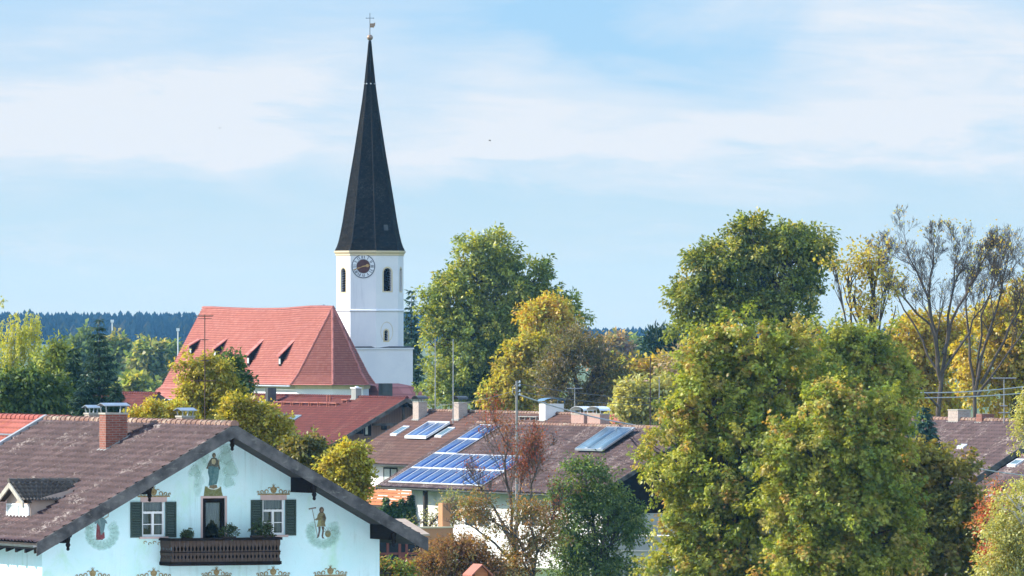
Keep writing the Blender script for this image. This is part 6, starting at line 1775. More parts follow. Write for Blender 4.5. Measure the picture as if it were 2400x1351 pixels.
def conifer(name, label, px0, Y, py_top, py_base, wpx, pal, seed, group=None, n=16, per=90, L=.42, Wd=.06, sparse=1.0, droop=.25, cat='tree', gap=0.0):
    """whorled branches with short needled twigs"""
    k = F / Y; rng = np.random.RandomState(seed)
    t = thing(name, label, cat, ((px0 - CX) / k, Y, 0), 0, group)
    H = CZ + (HY - py_top) / k; zb = max(.2, CZ + (HY - py_base) / k); W_ = wpx / k / 2
    mb = MB(); mb.tube([(0, 0, 0), (0, 0, H * .6), (0, 0, H)], [.2, .11, .015], 7)
    P, T, N, C = [], [], [], []
    z = zb
    lev = np.linspace(0, 1, n) ** .92
    for f in lev:
        z = zb + (H - zb) * f
        ln = W_ * (1 - f) ** 1.05 * (.95 + .1 * rng.rand()) + .08
        nbr = max(4, int(9 * (1 - f * .5)))
        a0 = rng.rand() * 6.28
        for b in range(nbr):
            a = a0 + 6.283 * b / nbr + rng.randn() * .15
            l = ln * (.72 + .45 * rng.rand())
            d = np.array([math.cos(a), math.sin(a), 0])
            rise = .10 - droop * (1 - f)
            m = max(6, int(per * l / max(W_, .4) * sparse))
            u = rng.rand(m) ** .75
            ctr = np.array([0, 0, z]) + d * (u * l)[:, None] + np.array([0, 0, 1]) * (rise * u * l + .18 * l * u ** 3)[:, None]
            side = np.cross(d, [0, 0, 1]); sgn = rng.choice([-1, 1], m)
            wd = l * .30 * (1 - u * .75) * rng.rand(m)
            p = ctr + side * (sgn * wd)[:, None] + rng.randn(m, 3) * .04 + np.array([0, 0, -1.0]) * (wd * .35)[:, None]
            P.append(p); T.append(d * .55 + side * (sgn * .65)[:, None] + np.array([0, 0, -.28]) + rng.randn(m, 3) * .28); N.append(np.array([0, 0, 1.0]) + rng.randn(m, 3) * .5)
            base = pal_pick(pal, 1, rng); C.append((base * .5 + pal_pick(pal, m, rng) * .5) * (.75 + .5 * rng.rand(m, 1)))
            mb.tube([(0, 0, z), tuple(np.array([0, 0, z]) + d * l * .9 + np.array([0, 0, (rise + .12) * l * .9]))], [.03, .008], 4, cap=False)
    P, T, N, C = map(np.concatenate, (P, T, N, C))
    m = len(P)
    leaf_mesh('crown', P, T, N, L * (.6 + .7 * rng.rand(m)), Wd * (.8 + .5 * rng.rand(m)), C, t, 'needle')
    mb.build('trunk', M['bark'], t)
    return t

def bare_tree(name, label, px0, Y, stems, seed, levels=5, mat='bark_grey', leaf=None, leaf_n=0, leaf_L=.3, leaf_W=.2, leaf_z=None, group=None, r0=.3, n_child=(5, 5, 4, 4), spread=34, clust=1, twig=.010, kid=.36, patch=1.2):
    """stems: (pixel points from foot to tip); branches fork and curve upward; twigs are real geometry"""
    k = F / Y; rng = random.Random(seed)
    t = thing(name, label, 'tree', ((px0 - CX) / k, Y, 0), 0, group)
    mb = MB(); tips = []
    def branch(p, d, ln, r, lv):
        n = 5 if lv < 2 else 4
        pts = [p]; q = p; dd = d.normalized()
        for i in range(n):
            w = .16 if lv < 3 else .22
            dd = (dd + Vector((rng.gauss(0, w), rng.gauss(0, w), rng.gauss(.10, w * .5)))).normalized()
            q = q + dd * (ln / n); pts.append(q)
        rt = max(twig, r * .28)
        rs = [r + (rt - r) * (i / n) ** .8 for i in range(n + 1)]
        mb.tube(pts, rs, 6 if lv < 1 else (4 if lv < 3 else 3), cap=False)
        kids(pts, rs, ln, lv)
    def kids(pts, rs, ln, lv):
        if lv >= levels: tips.append(pts[-1]); return
        nc = n_child[min(lv, len(n_child) - 1)]
        for c in range(nc):
            f = .30 + .70 * (c + rng.random() * .8) / nc; f = min(f, .98)
            x = f * (len(pts) - 1); i = int(x); a = pts[i].lerp(pts[min(i + 1, len(pts) - 1)], x - i)
            d = (pts[min(i + 1, len(pts) - 1)] - pts[max(0, i)]).normalized()
            ax = d.orthogonal().normalized(); ax.rotate(Matrix.Rotation(rng.random() * 6.283, 3, d))
            dn = d.copy(); dn.rotate(Matrix.Rotation(R(spread * (.6 + .7 * rng.random())), 3, ax))
            dn.z += .11; dn.normalize()
            r = (rs[i]) * (.52 + .2 * rng.random())
            branch(a, dn, ln * (.50 + .22 * rng.random()) * (1.08 - .35 * f), max(twig, r), lv + 1)
    for st in stems:
        P = [Vector(((px - CX) / (F / (Y + dy)) - (px0 - CX) / k, dy, CZ + (HY - py) / (F / (Y + dy)))) for px, py, dy in st[1:]]
        if P[0].z < 0: P[0].z = 0
        r = st[0]; ln = sum((b - a).length for a, b in zip(P, P[1:]))
        fine = []
        for a, b in zip(P, P[1:]):
            for q in range(3): fine.append(a.lerp(b, q / 3) + Vector((rng.gauss(0, .06), rng.gauss(0, .06), 0)))
        fine.append(P[-1]); fine[0] = P[0]
        rs = [r * (1 - .86 * (i / (len(fine) - 1)) ** .9) for i in range(len(fine))]
        mb.tube(fine, rs, 8, cap=False)
        kids(fine[len(fine) // 4:], rs[len(fine) // 4:], ln * kid, 0)
    mb.build('trunk', M[mat], t)
    if leaf:
        nr = np.random.RandomState(seed)
        tp = np.array([tuple(q) for q in tips])
        if leaf_z is not None:
            wgt = np.clip((leaf_z[1] - tp[:, 2]) / (leaf_z[1] - leaf_z[0]), 0.01, 1) ** 1.5
        else: wgt = np.ones(len(tp))
        # leaves hold on in patches
        ph = np.sin(tp[:, 0] * 1.3 + seed) + np.sin(tp[:, 2] * 1.1 + seed * 2) + np.sin(tp[:, 1] * 1.7)
        wgt = wgt * np.clip(ph + patch, .05, 3)
        idx = nr.choice(len(tp), leaf_n, p=wgt / wgt.sum())
        idx = np.repeat(idx, clust); m = len(idx)
        pos = tp[idx] + nr.randn(m, 3) * .22
        ccol = pal_pick(leaf, len(tp), nr)
        C = (ccol[idx] * .6 + pal_pick(leaf, m, nr) * .4) * (.75 + .5 * nr.rand(m, 1))
        leaf_mesh('foliage', pos, nr.randn(m, 3) * .6 + [0, 0, -.4], nr.randn(m, 3) * .6 + [0, 0, .7], leaf_L * (.6 + .7 * nr.rand(m)), leaf_W * (.7 + .5 * nr.rand(m)), C, t)
    return t

def weeping(name, label, px0, Y, strands_area, n, pal, seed, trunk, L=.16, Wd=.075):
    """birch: hanging twigs strung with small leaves"""
    k = F / Y; rng = np.random.RandomState(seed)
    t = thing(name, label, 'tree', ((px0 - CX) / k, Y, 0))
    P, C = [], []; mb = MB()
    for (px, py, rx, ry, ln) in strands_area:
        m = int(n * rx * ry / 2500)
        for i in range(m):
            a, r = rng.rand() * 6.283, rng.rand() ** .5
            x = (px + rx * r * math.cos(a) - px0) / k; z = CZ + (HY - (py + ry * r * math.sin(a))) / k; y = rng.randn() * rx / k * .5
            l = ln / k * (.5 + rng.rand()); q = max(10, int(l / .045)); u = rng.rand(q)
            dx, dy = rng.randn(2) * .10
            P.append(np.stack([x + dx * u * l + rng.randn(q) * .05, y + dy * u * l + rng.randn(q) * .05, z - u * l], 1))
            C.append((pal_pick(pal, 1, rng) * .6 + pal_pick(pal, q, rng) * .4) * (.75 + .5 * rng.rand(q, 1)))
    P, C = np.concatenate(P), np.concatenate(C); m = len(P)
    leaf_mesh('crown', P, rng.randn(m, 3) * .5 + [0, 0, -.9], rng.randn(m, 3) + [0, -.3, .3], L * (.7 + .6 * rng.rand(m)), Wd * (.8 + .4 * rng.rand(m)), C, t)
    for tr in trunk:
        pts = [Vector(((px - px0) / k, dy, max(0, CZ + (HY - py) / k))) for px, py, dy in tr[1:]]
        mb.tube(pts, [tr[0] * (1 - .75 * i / (len(pts) - 1)) for i in range(len(pts))], 6)
    mb.build('trunk', M['bark_birch'], t)
    return t

DOLIVE = [((.095, .090, .019), 3), ((.125, .105, .022), 3), ((.062, .070, .015), 3), ((.16, .11, .025), 1.2)]
# ---- front chestnuts
leafy('chestnut_tree', 'big olive green chestnut in front of the barn gable, tallest of the front trees', 'tree', 1730, 372,
      [(1745, 815, 95, 85), (1670, 930, 130, 120), (1830, 890, 120, 110), (1600, 1075, 105, 105), (1740, 1070, 150, 150), (1545, 1085, 50, 36), (1690, 1225, 110, 115), (1790, 1240, 140, 140), (1600, 1310, 90, 80), (1890, 1010, 90, 120), (1525, 1050, 24, 20), (1880, 1150, 110, 130), (1850, 1000, 90, 90), (1640, 1150, 70, 70), (1680, 830, 70, 60), (1590, 990, 55, 60), (1700, 1330, 150, 70), (1540, 1330, 50, 40)],
      1150, .76, 118, .130, .046, OLIVE, 101, r0=.42, fan=5, tip=(TIPO, .24, .6), droop=.55, nb=10, group='chestnut trees in the foreground')
leafy('chestnut_tree', 'chestnut with orange tipped shoots right of the tallest front chestnut', 'tree', 1985, 358,
      [(2000, 960, 95, 70), (1900, 1060, 100, 80), (2020, 1060, 105, 90), (1890, 1170, 95, 80), (2000, 1190, 120, 110), (1920, 1300, 120, 90), (2060, 1300, 90, 90), (2080, 985, 62, 75), (1930, 960, 60, 60), (1850, 1090, 60, 60), (2080, 1180, 70, 90)],
      850, .74, 118, .130, .046, OLIVE, 102, r0=.36, fan=5, tip=(TIPO, .30, .6), droop=.55, nb=10, group='chestnut trees in the foreground')
leafy('chestnut_tree', 'dark brownish chestnut in front of the grey shed roof at right', 'tree', 2170, 366,
      [(2130, 1075, 70, 45), (2140, 1110, 100, 75), (2225, 1120, 70, 65), (2230, 1195, 100, 95), (2282, 1280, 65, 95), (2200, 1240, 80, 80), (2120, 1210, 95, 90), (2215, 1295, 80, 80), (2120, 1320, 120, 80), (2060, 1150, 60, 80)],
      650, .74, 105, .135, .048, DOLIVE, 103, r0=.34, fan=5, tip=((.22, .12, .03), .10, .6), droop=.55, nb=8, group='chestnut trees in the foreground')
leafy('chestnut_tree', 'reddish olive chestnut behind the front chestnuts, below the bare trees', 'tree', 2010, 430,
      [(1990, 830, 85, 62), (2065, 850, 65, 75), (1920, 860, 85, 90), (2020, 930, 110, 85), (2100, 900, 50, 60)],
      300, .8, 110, .155, .052, OLIVE, 104, r0=.32, fan=5, tip=(TIPO, .30, .6), droop=.5, group='chestnut trees in the foreground')
# ---- tall trees behind
leafy('linden_tree', 'tall dark green linden standing behind the tallest chestnut', 'tree', 1790, 600,
      [(1770, 565, 82, 52), (1860, 580, 76, 55), (1910, 582, 50, 40), (1710, 640, 90, 70), (1820, 650, 90, 75), (1885, 660, 40, 55), (1640, 700, 70, 65), (1740, 720, 85, 60), (1860, 740, 65, 60), (1640, 770, 60, 35), (1950, 590, 25, 14)],
      520, 1.0, 95, .26, .16, GREEN, 105, r0=.5, fork=10.5, droop=.35, tip=((.20, .16, .03), .15, .7), nb=12, inner=.3)
leafy('linden_tree', 'huge pale green linden right of the church tower', 'tree', 1130, 735,
      [(1125, 595, 65, 62), (1180, 640, 55, 55), (1070, 690, 70, 70), (1190, 700, 80, 80), (1255, 650, 45, 40), (1285, 690, 35, 45), (1040, 780, 52, 75), (1110, 790, 100, 100), (1230, 800, 90, 90), (1062, 895, 72, 75), (1150, 900, 110, 80), (1320, 740, 52, 42), (1022, 870, 30, 50), (1006, 800, 25, 40), (1250, 880, 80, 80)],
      900, 1.1, 90, .30, .18, LIME, 106, r0=.6, fork=7, droop=.3, tip=((.20, .17, .03), .12, 1.0), nb=12, inner=.3, gap=.2)
leafy('maple_tree', 'orange topped maple in front of the huge linden', 'tree', 1275, 712,
      [(1262, 748, 44, 34), (1305, 732, 40, 32), (1295, 790, 48, 42)], 172, 1.0, 68, .28, .20, ORANGE, 107, r0=.3, droop=.35)
leafy('maple_tree', 'yellow green maple with orange tips below the orange topped maple', 'tree', 1210, 690,
      [(1208, 838, 36, 34), (1262, 826, 42, 34), (1180, 890, 38, 28), (1245, 890, 58, 46), (1142, 930, 30, 25), (1205, 950, 55, 30)], 315, .95, 68, .28, .20, GOLD, 108, r0=.3, droop=.35, tip=((.40, .19, .03), .2, .5))
leafy('beech_tree', 'greyish purple half bare beech right of the yellow maples', 'tree', 1360, 672,
      [(1340, 820, 75, 52), (1390, 870, 65, 60), (1310, 880, 60, 60), (1400, 940, 75, 50), (1330, 940, 80, 45)], 360, .9, 60, .24, .11, [((.075, .055, .040), 2.4), ((.065, .058, .026), 3), ((.055, .058, .017), 3), ((.11, .085, .03), 1.4), ((.15, .10, .025), 1.0)], 109, r0=.4, droop=.1, loose=.2)
leafy('hazel_bush', 'pale olive bush between beech and tallest chestnut', 'bush', 1500, 600,
      [(1490, 940, 45, 40), (1530, 960, 50, 45), (1450, 970, 30, 30), (1560, 930, 40, 40)], 260, .8, 34, .32, .18, PALE, 110, r0=.15, droop=.2)
leafy('maple_tree', 'yellow orange maple far behind the antennas', 'tree', 1475, 820,
      [(1460, 880, 40, 30), (1500, 890, 45, 35), (1440, 910, 35, 30), (1550, 870, 36, 28), (1520, 910, 50, 30)], 260, 1.1, 30, .5, .34, YELLOW, 111, r0=.25, droop=.3, tip=((.34, .15, .05), .3, .5))
leafy('ash_tree', 'bare grey brown crown beside the tallest chestnut, far behind', 'tree', 1595, 800,
      [(1590, 850, 40, 40), (1610, 880, 40, 40)], 130, 1.1, 22, .45, .14, [((.16, .12, .09), 3), ((.20, .14, .07), 2), ((.12, .10, .06), 2)], 112, r0=.25, loose=.3)
leafy('pine_tree', 'dark pine with rounded top between far forest and yellow maple', 'tree', 1550, 900,
      [(1545, 815, 35, 28), (1575, 835, 25, 35), (1525, 850, 25, 28), (1560, 870, 35, 35)], 220, 1.2, 30, .6, .16, CON, 113, r0=.3, mat='needle', droop=-.2)
conifer('spruce_tree', 'bluish spruce top just right of the clock tower', 964, 850, 684, 960, 78, [((.035, .06, .03), 3), ((.05, .085, .035), 2), ((.025, .045, .026), 2)], 114, n=22, per=60, L=.6, Wd=.14)
# ---- right hand yellow wood and bare trees
leafy('maple_tree', 'broad bright yellow maple behind the left bare tree', 'tree', 2130, 640,
      [(2140, 800, 70, 70), (2200, 850, 70, 80), (2110, 880, 70, 70), (2170, 930, 110, 60), (2240, 800, 50, 60)], 390, 1.0, 68, .30, .21, YELLOW, 115, r0=.35, gap=.5, tip=((.42, .18, .03), .25, .6))
leafy('maple_tree', 'golden maple with orange top at the right edge behind the bare trees', 'tree', 2380, 620,
      [(2350, 760, 70, 60), (2400, 720, 60, 60), (2300, 830, 70, 70), (2390, 840, 80, 80), (2330, 910, 90, 60), (2430, 780, 60, 100)], 420, 1.0, 68, .30, .21, YELLOW, 116, r0=.35, gap=.5, tip=((.40, .20, .03), .2, .6))
bare_tree('bare_tree', 'large leafless tree fanning out against the sky, left of the two bare trees', 2200, 540,
          ((0.173, (2195, 1100, 0), (2205, 900, 0), (2190, 780, 0), (2160, 660, 0), (2125, 590, .5)), (0.128, (2205, 900, 0), (2222, 780, .3), (2235, 660, .5), (2250, 570, 1)), (0.105, (2200, 850, 0), (2180, 760, -.5), (2105, 690, -1), (2070, 640, -1)), (0.105, (2210, 830, 0), (2245, 720, 1), (2290, 640, 1.5), (2320, 575, 1.5)), (0.098, (2200, 840, 0), (2175, 700, .8), (2185, 620, 1.2), (2190, 560, 1.2)), (.09, (2205, 880, 0), (2270, 780, -.6), (2320, 690, -1.4), (2345, 620, -1.6)), (.08, (2198, 870, 0), (2140, 760, .6), (2085, 660, 1.2), (2060, 590, 1.4)), (0.083, (2205, 960, 0), (2150, 900, -.8), (2090, 850, -1))),
          11, leaf=ORANGE, leaf_n=700, leaf_L=.16, leaf_W=.11, n_child=(9, 7, 5, 4), levels=4, twig=.0065, spread=38, kid=.29, group='leafless trees at the right')
bare_tree('bare_tree', 'large leafless tree reaching the right edge, right of the two bare trees', 2300, 548,
          ((0.150, (2280, 1100, 0), (2285, 930, 0), (2310, 800, 0), (2345, 680, .3), (2365, 600, .6)), (0.105, (2285, 930, 0), (2270, 800, .4), (2262, 680, .8), (2290, 600, 1)), (0.112, (2300, 900, 0), (2350, 800, -.5), (2400, 700, -.5), (2430, 640, 0)), (0.098, (2290, 930, .3), (2340, 860, .8), (2410, 760, 1.2), (2460, 680, 1.5)), (0.083, (2290, 880, .3), (2300, 740, -.8), (2330, 660, -1.2), (2345, 590, -1.2))),
          12, leaf=ORANGE, leaf_n=400, leaf_L=.16, leaf_W=.11, n_child=(9, 7, 5, 4), levels=4, twig=.0065, spread=38, kid=.29, group='leafless trees at the right')
leafy('young_maple', 'thin yellow leaved maple between the tall linden and the bare trees', 'tree', 2035, 500,
      [(1988, 640, 42, 32), (2040, 610, 48, 45), (2085, 650, 36, 50), (2000, 700, 42, 38), (2055, 735, 45, 42), (1955, 628, 22, 16), (2100, 720, 30, 40), (1975, 665, 30, 22), (2060, 570, 34, 28)], 190, .85, 22, .20, .13,
      [((.21, .155, .03), 3), ((.17, .14, .03), 3), ((.11, .12, .028), 1.6), ((.22, .12, .03), 1)], 113, r0=.16, fork=9.5, nb=16, gap=.62, sub=3, inner=.2, droop=.3, loose=.5)
conifer('blue_spruce', 'blue green spruce in front of the right hand roof', 2165, 440, 958, 1180, 190, [((.035, .075, .055), 3), ((.055, .10, .07), 2), ((.022, .05, .04), 3)], 117, n=13, per=420, L=.36, Wd=.075, droop=.35)
leafy('birch_tree', 'yellowish birch at the right edge in front of the shed', 'tree', 2385, 340,
      [(2385, 1180, 60, 70), (2350, 1270, 50, 60), (2410, 1280, 60, 90), (2340, 1340, 60, 60)], 420, .55, 44, .11, .075, PALE, 118, r0=.14, droop=.6, bark='bark_birch', loose=.25)
leafy('birch_tree', 'small yellow birch crown hanging in at the right edge before the purple roof', 'tree', 2420, 400,
      [(2402, 1000, 30, 40), (2392, 1040, 28, 30), (2430, 960, 40, 60)], 200, .5, 40, .12, .08, PALE, 119, r0=.12, droop=.6, bark='bark_birch', loose=.2)
leafy('japanese_maple', 'small red leaved maple left of the right edge birch', 'tree', 2345, 352,
      [(2352, 1140, 22, 16), (2330, 1190, 32, 22), (2308, 1225, 24, 24), (2340, 1300, 40, 40)], 120, .5, 34, .13, .05, RED, 120, r0=.08, droop=.2)
# ---- left side
weeping('birch_tree', 'weeping birch with yellow green hanging twigs and white trunk at the left edge', 40, 520,
        [(60, 745, 40, 22, 60), (30, 765, 40, 25, 60), (90, 740, 16, 12, 45), (15, 830, 28, 40, 60), (55, 800, 40, 40, 50), (95, 850, 16, 20, 45), (2, 700, 7, 14, 30)], 90, [((.24, .21, .04), 3), ((.18, .18, .03), 3), ((.12, .14, .03), 2)], 121,
        [(.16, (20, 1200, 0), (24, 880, 0), (25, 800, 0), (34, 760, 0)), (.09, (24, 870, 0), (40, 810, .3), (46, 760, .3)), (.07, (22, 860, 0), (52, 825, -.4))])
leafy('broad_tree', 'dark green leafy tree at the left edge behind the farmhouse roof', 'tree', 40, 470,
      [(25, 915, 50, 35), (85, 895, 36, 32), (65, 940, 75, 45), (20, 965, 55, 36), (125, 925, 34, 40)], 480, .8, 40, .26, .16, [((.036, .056, .015), 3), ((.055, .078, .017), 2.4), ((.024, .040, .012), 3), ((.085, .095, .02), 1)], 122, r0=.3, droop=.4)
leafy('broad_tree', 'yellow green loose tree between weeping birch and dark conifers', 'tree', 128, 500,
      [(132, 822, 14, 16), (122, 868, 26, 28), (142, 880, 20, 30)], 180, .7, 36, .22, .13, LIME, 123, r0=.2, droop=.5)
conifer('spruce_tree', 'tall dark spruce with layered branches left of the church', 232, 490, 752, 1000, 160, CON, 124, n=14, per=200, L=.34, Wd=.06, droop=.12)
conifer('spruce_tree', 'lower dark conifer directly left of the tall spruce', 172, 480, 820, 1000, 90, CON, 125, n=14, per=150, L=.36, Wd=.07)
conifer('spruce_tree', 'small dark conifer close to the farmhouse roof', 200, 460, 880, 1010, 110, CON, 126, n=10, per=150, L=.34, Wd=.07)
conifer('spruce_tree', 'slim dark conifer at the right foot of the tall spruce', 270, 470, 900, 1010, 60, CON, 127, n=10, per=120, L=.3, Wd=.06)
leafy('hornbeam_tree', 'golden green tree in front of the church dormers', 'tree', 490, 400,
      [(446, 868, 24, 30), (498, 886, 50, 40), (450, 930, 34, 40), (508, 940, 50, 46), (498, 985, 60, 32)], 420, .55, 66, .15, .10, GOLD, 128, r0=.2, droop=.4)
leafy('hornbeam_tree', 'dark green narrow tree behind the golden tree at the church dormers', 'tree', 540, 430,
      [(535, 870, 26, 36), (552, 915, 26, 45), (540, 960, 35, 40)], 200, .65, 42, .20, .13, DARK, 129, r0=.18, droop=.4)
leafy('hornbeam_bush', 'golden rounded bush behind the chimney hoods', 'bush', 370, 385,
      [(370, 972, 34, 26), (335, 990, 36, 22), (402, 982, 36, 30), (430, 990, 28, 22)], 300, .46, 60, .14, .09, YELLOW, 130, r0=.12, droop=.3, tip=((.17, .17, .03), .4, .3))
leafy('hornbeam_bush', 'golden bush rising over the farmhouse ridge end', 'bush', 580, 355,
      [(560, 960, 40, 28), (540, 985, 32, 25), (610, 985, 42, 30), (600, 1020, 50, 40), (650, 1010, 35, 30), (660, 1050, 45, 40)], 380, .46, 60, .14, .09, GOLD, 131, r0=.14, droop=.3)
leafy('hornbeam_bush', 'dark olive bush with pale blossom behind the right farmhouse rake', 'bush', 730, 345,
      [(715, 1060, 42, 32), (760, 1090, 42, 36), (690, 1090, 40, 40)], 300, .5, 44, .16, .10, BROWN, 132, r0=.12, droop=.3)
leafy('hornbeam_bush', 'golden maple bush at the tip of the right farmhouse eave', 'bush', 820, 335,
      [(822, 1075, 34, 30), (800, 1105, 42, 34), (840, 1120, 26, 40), (820, 1160, 40, 35)], 280, .44, 60, .135, .09, GOLD, 133, r0=.12, droop=.3, tip=((.42, .26, .025), .3, .6))
# ---- centre foreground
bare_tree('cherry_tree', 'half bare cherry with red leaves in front of the solar panels', 1205, 430,
          ((.13, (1205, 1500, 0), (1205, 1290, 0), (1200, 1200, 0), (1185, 1110, 0), (1190, 1020, .2)), (.09, (1205, 1280, 0), (1170, 1210, .3), (1130, 1150, .5), (1100, 1110, .5)), (.09, (1206, 1270, 0), (1235, 1190, -.3), (1255, 1110, -.4), (1275, 1050, -.4)), (.08, (1204, 1320, 0), (1130, 1250, -.4), (1060, 1210, -.6)), (.08, (1206, 1310, 0), (1290, 1230, .4), (1320, 1160, .5)), (.06, (1203, 1250, 0), (1215, 1150, .8), (1235, 1060, 1))),
          14, leaf=[((.15, .026, .018), 3), ((.115, .032, .018), 3), ((.10, .05, .02), 2.4), ((.055, .045, .018), 1.5)], leaf_n=1500, leaf_L=.125, leaf_W=.06, n_child=(7, 6, 4), levels=3, kid=.42, twig=.008, clust=3, spread=38)
leafy('cherry_bush', 'rust brown bush under the half bare cherry', 'bush', 1070, 418,
      [(1050, 1310, 70, 45), (1110, 1290, 45, 40), (990, 1335, 50, 30), (1130, 1340, 60, 40)], 360, .55, 40, .15, .07, RUST, 134, r0=.08, droop=.3, loose=.2)
leafy('cherry_bush', 'loose brown green bush at the foot of the half bare cherry', 'bush', 1250, 424,
      [(1220, 1300, 60, 50), (1280, 1260, 55, 50), (1200, 1345, 80, 30), (1160, 1225, 55, 40), (1110, 1190, 45, 35), (1240, 1200, 50, 40)], 300, .5, 30, .15, .07, [((.14, .07, .03), 3), ((.09, .08, .025), 3), ((.20, .10, .04), 1.4), ((.06, .065, .02), 2)], 135, r0=.08, droop=.3, loose=.35, inner=.2)
leafy('apple_tree', 'fresh green apple tree between the cherry and the dark barn gable', 'tree', 1400, 438,
      [(1370, 1115, 60, 45), (1330, 1170, 48, 55), (1300, 1240, 40, 50), (1470, 1220, 45, 45), (1420, 1190, 60, 55), (1380, 1260, 75, 55), (1455, 1255, 50, 45), (1400, 1330, 80, 40), (1330, 1310, 45, 50)], 620, .6, 40, .17, .085, [((.045, .070, .018), 3), ((.068, .095, .024), 3), ((.028, .048, .014), 2.4), ((.11, .12, .032), 1.2)], 136, r0=.18, droop=.45)
leafy('shrub', 'low green and orange shrub at the bottom beside the farmhouse corner', 'bush', 915, 330,
      [(905, 1340, 35, 25), (940, 1345, 30, 22)], 120, .4, 36, .13, .07, [((.10, .12, .02), 2), ((.2, .09, .03), 1), ((.06, .09, .02), 2)], 137, r0=.05)
for i, (px, top, w_) in enumerate(((905, 1168, 22), (925, 1178, 20), (943, 1172, 20), (962, 1164, 20), (980, 1182, 18))):
    conifer('thuja', ('leftmost', 'second from left', 'middle', 'tallest, second from right', 'rightmost')[i] + ' of the five small green thujas before the orange balcony', px, 560, top, 1260, w_ * 1.7, [((.05, .10, .025), 3), ((.035, .075, .02), 3), ((.07, .12, .03), 1)], 140 + i, 'small thujas before the orange balcony', n=14, per=60, L=.22, Wd=.09, droop=-.5, cat='bush')
# terrace planting
leafy('flowering_shrub', 'loose pinkish shrub on the terrace beside the dark post', 'bush', 1000, 522,
      [(975, 1225, 28, 18), (1025, 1220, 30, 28), (1060, 1195, 30, 40)], 120, .5, 26, .16, .07, [((.12, .13, .05), 3), ((.2, .12, .09), 1), ((.09, .08, .05), 2)], 146, r0=.05, loose=.35, inner=.2)
# flower boxes on the balcony
def planter(px0, px1, py, label, pal, seed, hh=.22, dy=.72):
    h = NEAR; a, b = h.gy(px0, py, 1.8 - dy), h.gy(px1, py, 1.8 - dy)
    t = thing('flower_box', label, 'flower box', h.world(((a.x + b.x) / 2, 1.8 - dy, a.z)), PHI, 'planters on the balcony')
    w = (b.x - a.x) / 2
    m = MB(); m.hexa([(-w, -.09, -.16), (w, -.09, -.16), (w, .09, -.16), (-w, .09, -.16), (-w - .02, -.11, .02), (w + .02, -.11, .02), (w + .02, .11, .02), (-w - .02, .11, .02)]); m.build('box', M['pot'], t)
    foliage('plants', t, [(0, 0, hh * .5, w * 1.05, .16, hh), (w * .3, 0, hh * .6, w * .5, .14, hh * 1.1)], 60, .10, 22, .075, .035, pal, seed, droop=.0)
DKG = [((.02, .035, .014), 3), ((.03, .05, .018), 2), ((.05, .04, .02), 1)]
planter(590, 640, 1257, 'bushy dark flower box in front of the right attic window', DKG, 150, .26)
planter(522, 550, 1259, 'small planter beside the balcony door', DKG, 151, .20)
planter(430, 448, 1261, 'tiny plant at the left of the balcony rail', DKG, 152, .10)
# ---- hazy trees beyond the village
HZ = [((.06, .085, .03), 3), ((.085, .11, .035), 3), ((.045, .065, .025), 2)]
for i, (px, Y, lb, pal, lab) in enumerate((
        (205, 1350, [(205, 830, 45, 45), (190, 880, 50, 40), (225, 880, 40, 40)], HZ, 'hazy green tree behind the tall spruce top'),
        (285, 1400, [(285, 825, 26, 32), (275, 880, 36, 40)], HZ + [((.16, .13, .04), 2)], 'hazy yellowish tree right of the spruce top'),
        (345, 1380, [(345, 840, 30, 38), (350, 890, 40, 40)], HZ + [((.2, .17, .05), 3)], 'hazy pale gold tree midway between spruce and church'),
        (392, 1500, [(392, 850, 30, 35), (388, 890, 36, 30)], HZ, 'hazy green tree touching the church roof edge'),
        (160, 1450, [(165, 850, 30, 30), (150, 890, 40, 30)], HZ, 'hazy green tree left of the spruce'),
        (310, 1100, [(318, 925, 22, 14), (335, 935, 26, 14)], LIME + [((.25, .21, .04), 2)], 'low yellow green bush on the far meadow'),
        (1440, 1500, [(1440, 815, 30, 20), (1420, 835, 34, 24)], [((.20, .11, .05), 2), ((.10, .10, .04), 2)], 'hazy orange tree right of the beech'),
        (1490, 1550, [(1480, 830, 45, 26), (1510, 845, 34, 26)], HZ, 'hazy green tree before the far forest at right'),
        (700, 1400, [(700, 850, 60, 40)], HZ, 'hazy green tree hidden behind the church roof'))):
    if i == 8: continue
    leafy('far_tree', lab, 'tree', px, Y, lb, 240, 1.7, 26, .9, .6, pal, 160 + i, r0=.3, nb=2, group='hazy trees beyond the village')

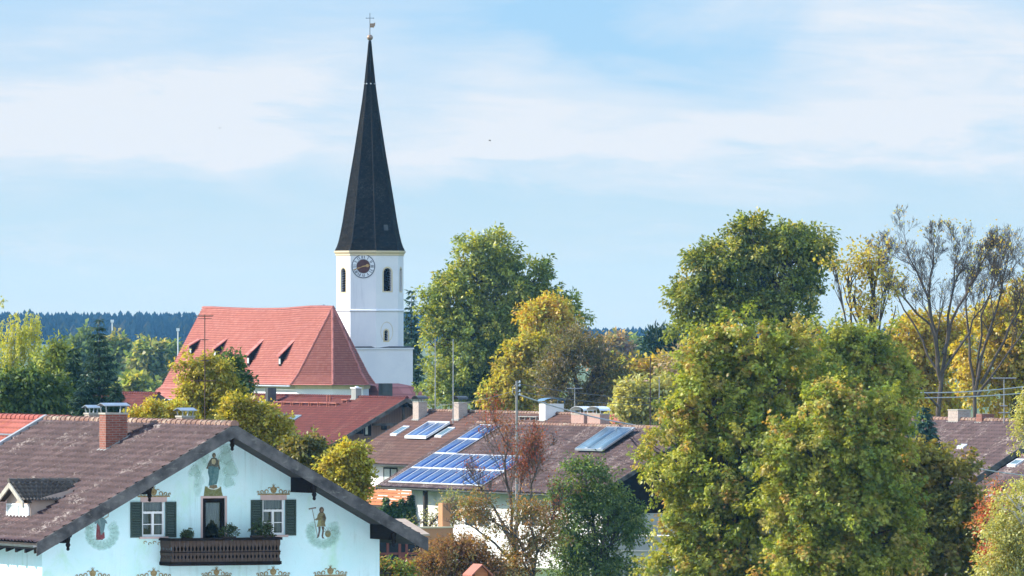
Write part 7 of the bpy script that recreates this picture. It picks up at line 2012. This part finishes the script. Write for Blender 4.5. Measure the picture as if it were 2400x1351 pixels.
# ---- far conifer forest: one mass
def forest():
    rng = np.random.RandomState(7); V, Q, C = [], [], []
    n = 0
    rows = []
    for j, Y in enumerate(np.linspace(5000, 6100, 22)):
        step = 3.0 + j * .05
        for X in np.arange(-760, 780, step): rows.append((X + rng.randn() * 1.2, Y + rng.randn() * 14))
    for (x, y) in rows:
        px = CX + F * x / y
        # skyline: high at left and behind the church, lower at the right
        sk = 731 if px < 520 else (731 - (px - 520) / 300 * 15 if px < 820 else (716 + min(1, (px - 820) / 500) * 54 if px < 1330 else 770))
        zt = CZ + (HY - sk) / F * y
        back = (y - 5000) / 1100
        h = 15 + rng.rand() * 3 if px < 1300 else 11 + rng.rand() * 5
        top = zt * (.55 + .45 * back) + rng.randn() * .55 + (rng.rand() < .06) * 1.5
        base = top - h
        r = 2.5 + rng.rand() * 1.4
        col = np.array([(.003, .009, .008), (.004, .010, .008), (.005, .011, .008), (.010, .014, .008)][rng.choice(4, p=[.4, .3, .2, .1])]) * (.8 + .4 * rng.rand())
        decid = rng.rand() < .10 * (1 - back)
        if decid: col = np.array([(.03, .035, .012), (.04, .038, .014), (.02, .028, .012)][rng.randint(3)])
        L = 5; a0 = rng.rand() * 6
        for l in range(L):
            z0, z1 = base + h * (.18 + .82 * l / L), base + h * min(1.0, .18 + .82 * (l + 1.7) / L)
            rr = r * (1 - l / L * .74) * (.85 + .3 * rng.rand())
            if decid: rr = r * 1.3 * math.sin(math.pi * (l + .8) / (L + 1)); z1 = z0 + h * .25
            for k in range(6):
                a = a0 + l + 6.283 * k / 6 + rng.randn() * .2; w = .62
                q = rr * (.8 + .4 * rng.rand())
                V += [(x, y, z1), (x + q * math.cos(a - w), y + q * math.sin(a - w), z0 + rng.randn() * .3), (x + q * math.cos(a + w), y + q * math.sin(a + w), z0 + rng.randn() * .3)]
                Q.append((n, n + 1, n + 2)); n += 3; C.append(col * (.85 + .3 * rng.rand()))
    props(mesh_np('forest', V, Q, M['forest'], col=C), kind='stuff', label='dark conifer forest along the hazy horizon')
    # dark sheet over the rising ground, raised to close sunlit gaps between trees
    xs = np.linspace(-900, 900, 60); ys = np.linspace(4900, 6400, 14); P = []
    for y in ys:
        for x in xs:
            px = CX + F * x / y; sk = 731 if px < 520 else (731 - (px - 520) / 300 * 15 if px < 820 else (716 + min(1, (px - 820) / 500) * 54 if px < 1330 else 770))
            b = max(0, min(1, (y - 4950) / 1100)); zt = (CZ + (HY - sk) / F * y) * (.55 + .45 * b) - 15
            P.append((x, y, ((zt + 15) * (.55 + .45 * b) - 7.5) * min(1, b * 6)))
    q = np.arange(59); Qg = np.concatenate([np.stack([j * 60 + q, j * 60 + q + 1, (j + 1) * 60 + q + 1, (j + 1) * 60 + q], 1) for j in range(13)])
    P = np.array(P); P[:, 2] = np.maximum(P[:, 2], -.6)
    props(mesh_np('canopy_fill', P, Qg, plain('canopy_fill_dark', (.004, .009, .007), (.006, .012, .008), .02, .95, spec=0)), kind='structure')
forest()

# ------------------------------------------------------------------ the air between here and the forest
def haze():
    m = bpy.data.materials.new('haze_air'); m.use_nodes = True; nt = m.node_tree
    for n in list(nt.nodes): nt.nodes.remove(n)
    o = nt.nodes.new('ShaderNodeOutputMaterial'); v = nt.nodes.new('ShaderNodeVolumePrincipled')
    v.inputs['Color'].default_value = (.20, .55, 1.0, 1); v.inputs['Density'].default_value = HAZE; v.inputs['Anisotropy'].default_value = 0.0; v.inputs['Absorption Color'].default_value = (1, 1, 1, 1)
    nt.links.new(v.outputs[0], o.inputs['Volume'])
    mb = MB(); mb.box(-1150, 1150, -300, 6700, -2.0, 47.0)
    props(mb.build('haze', m), kind='stuff')
HAZE = 0.00005
haze()
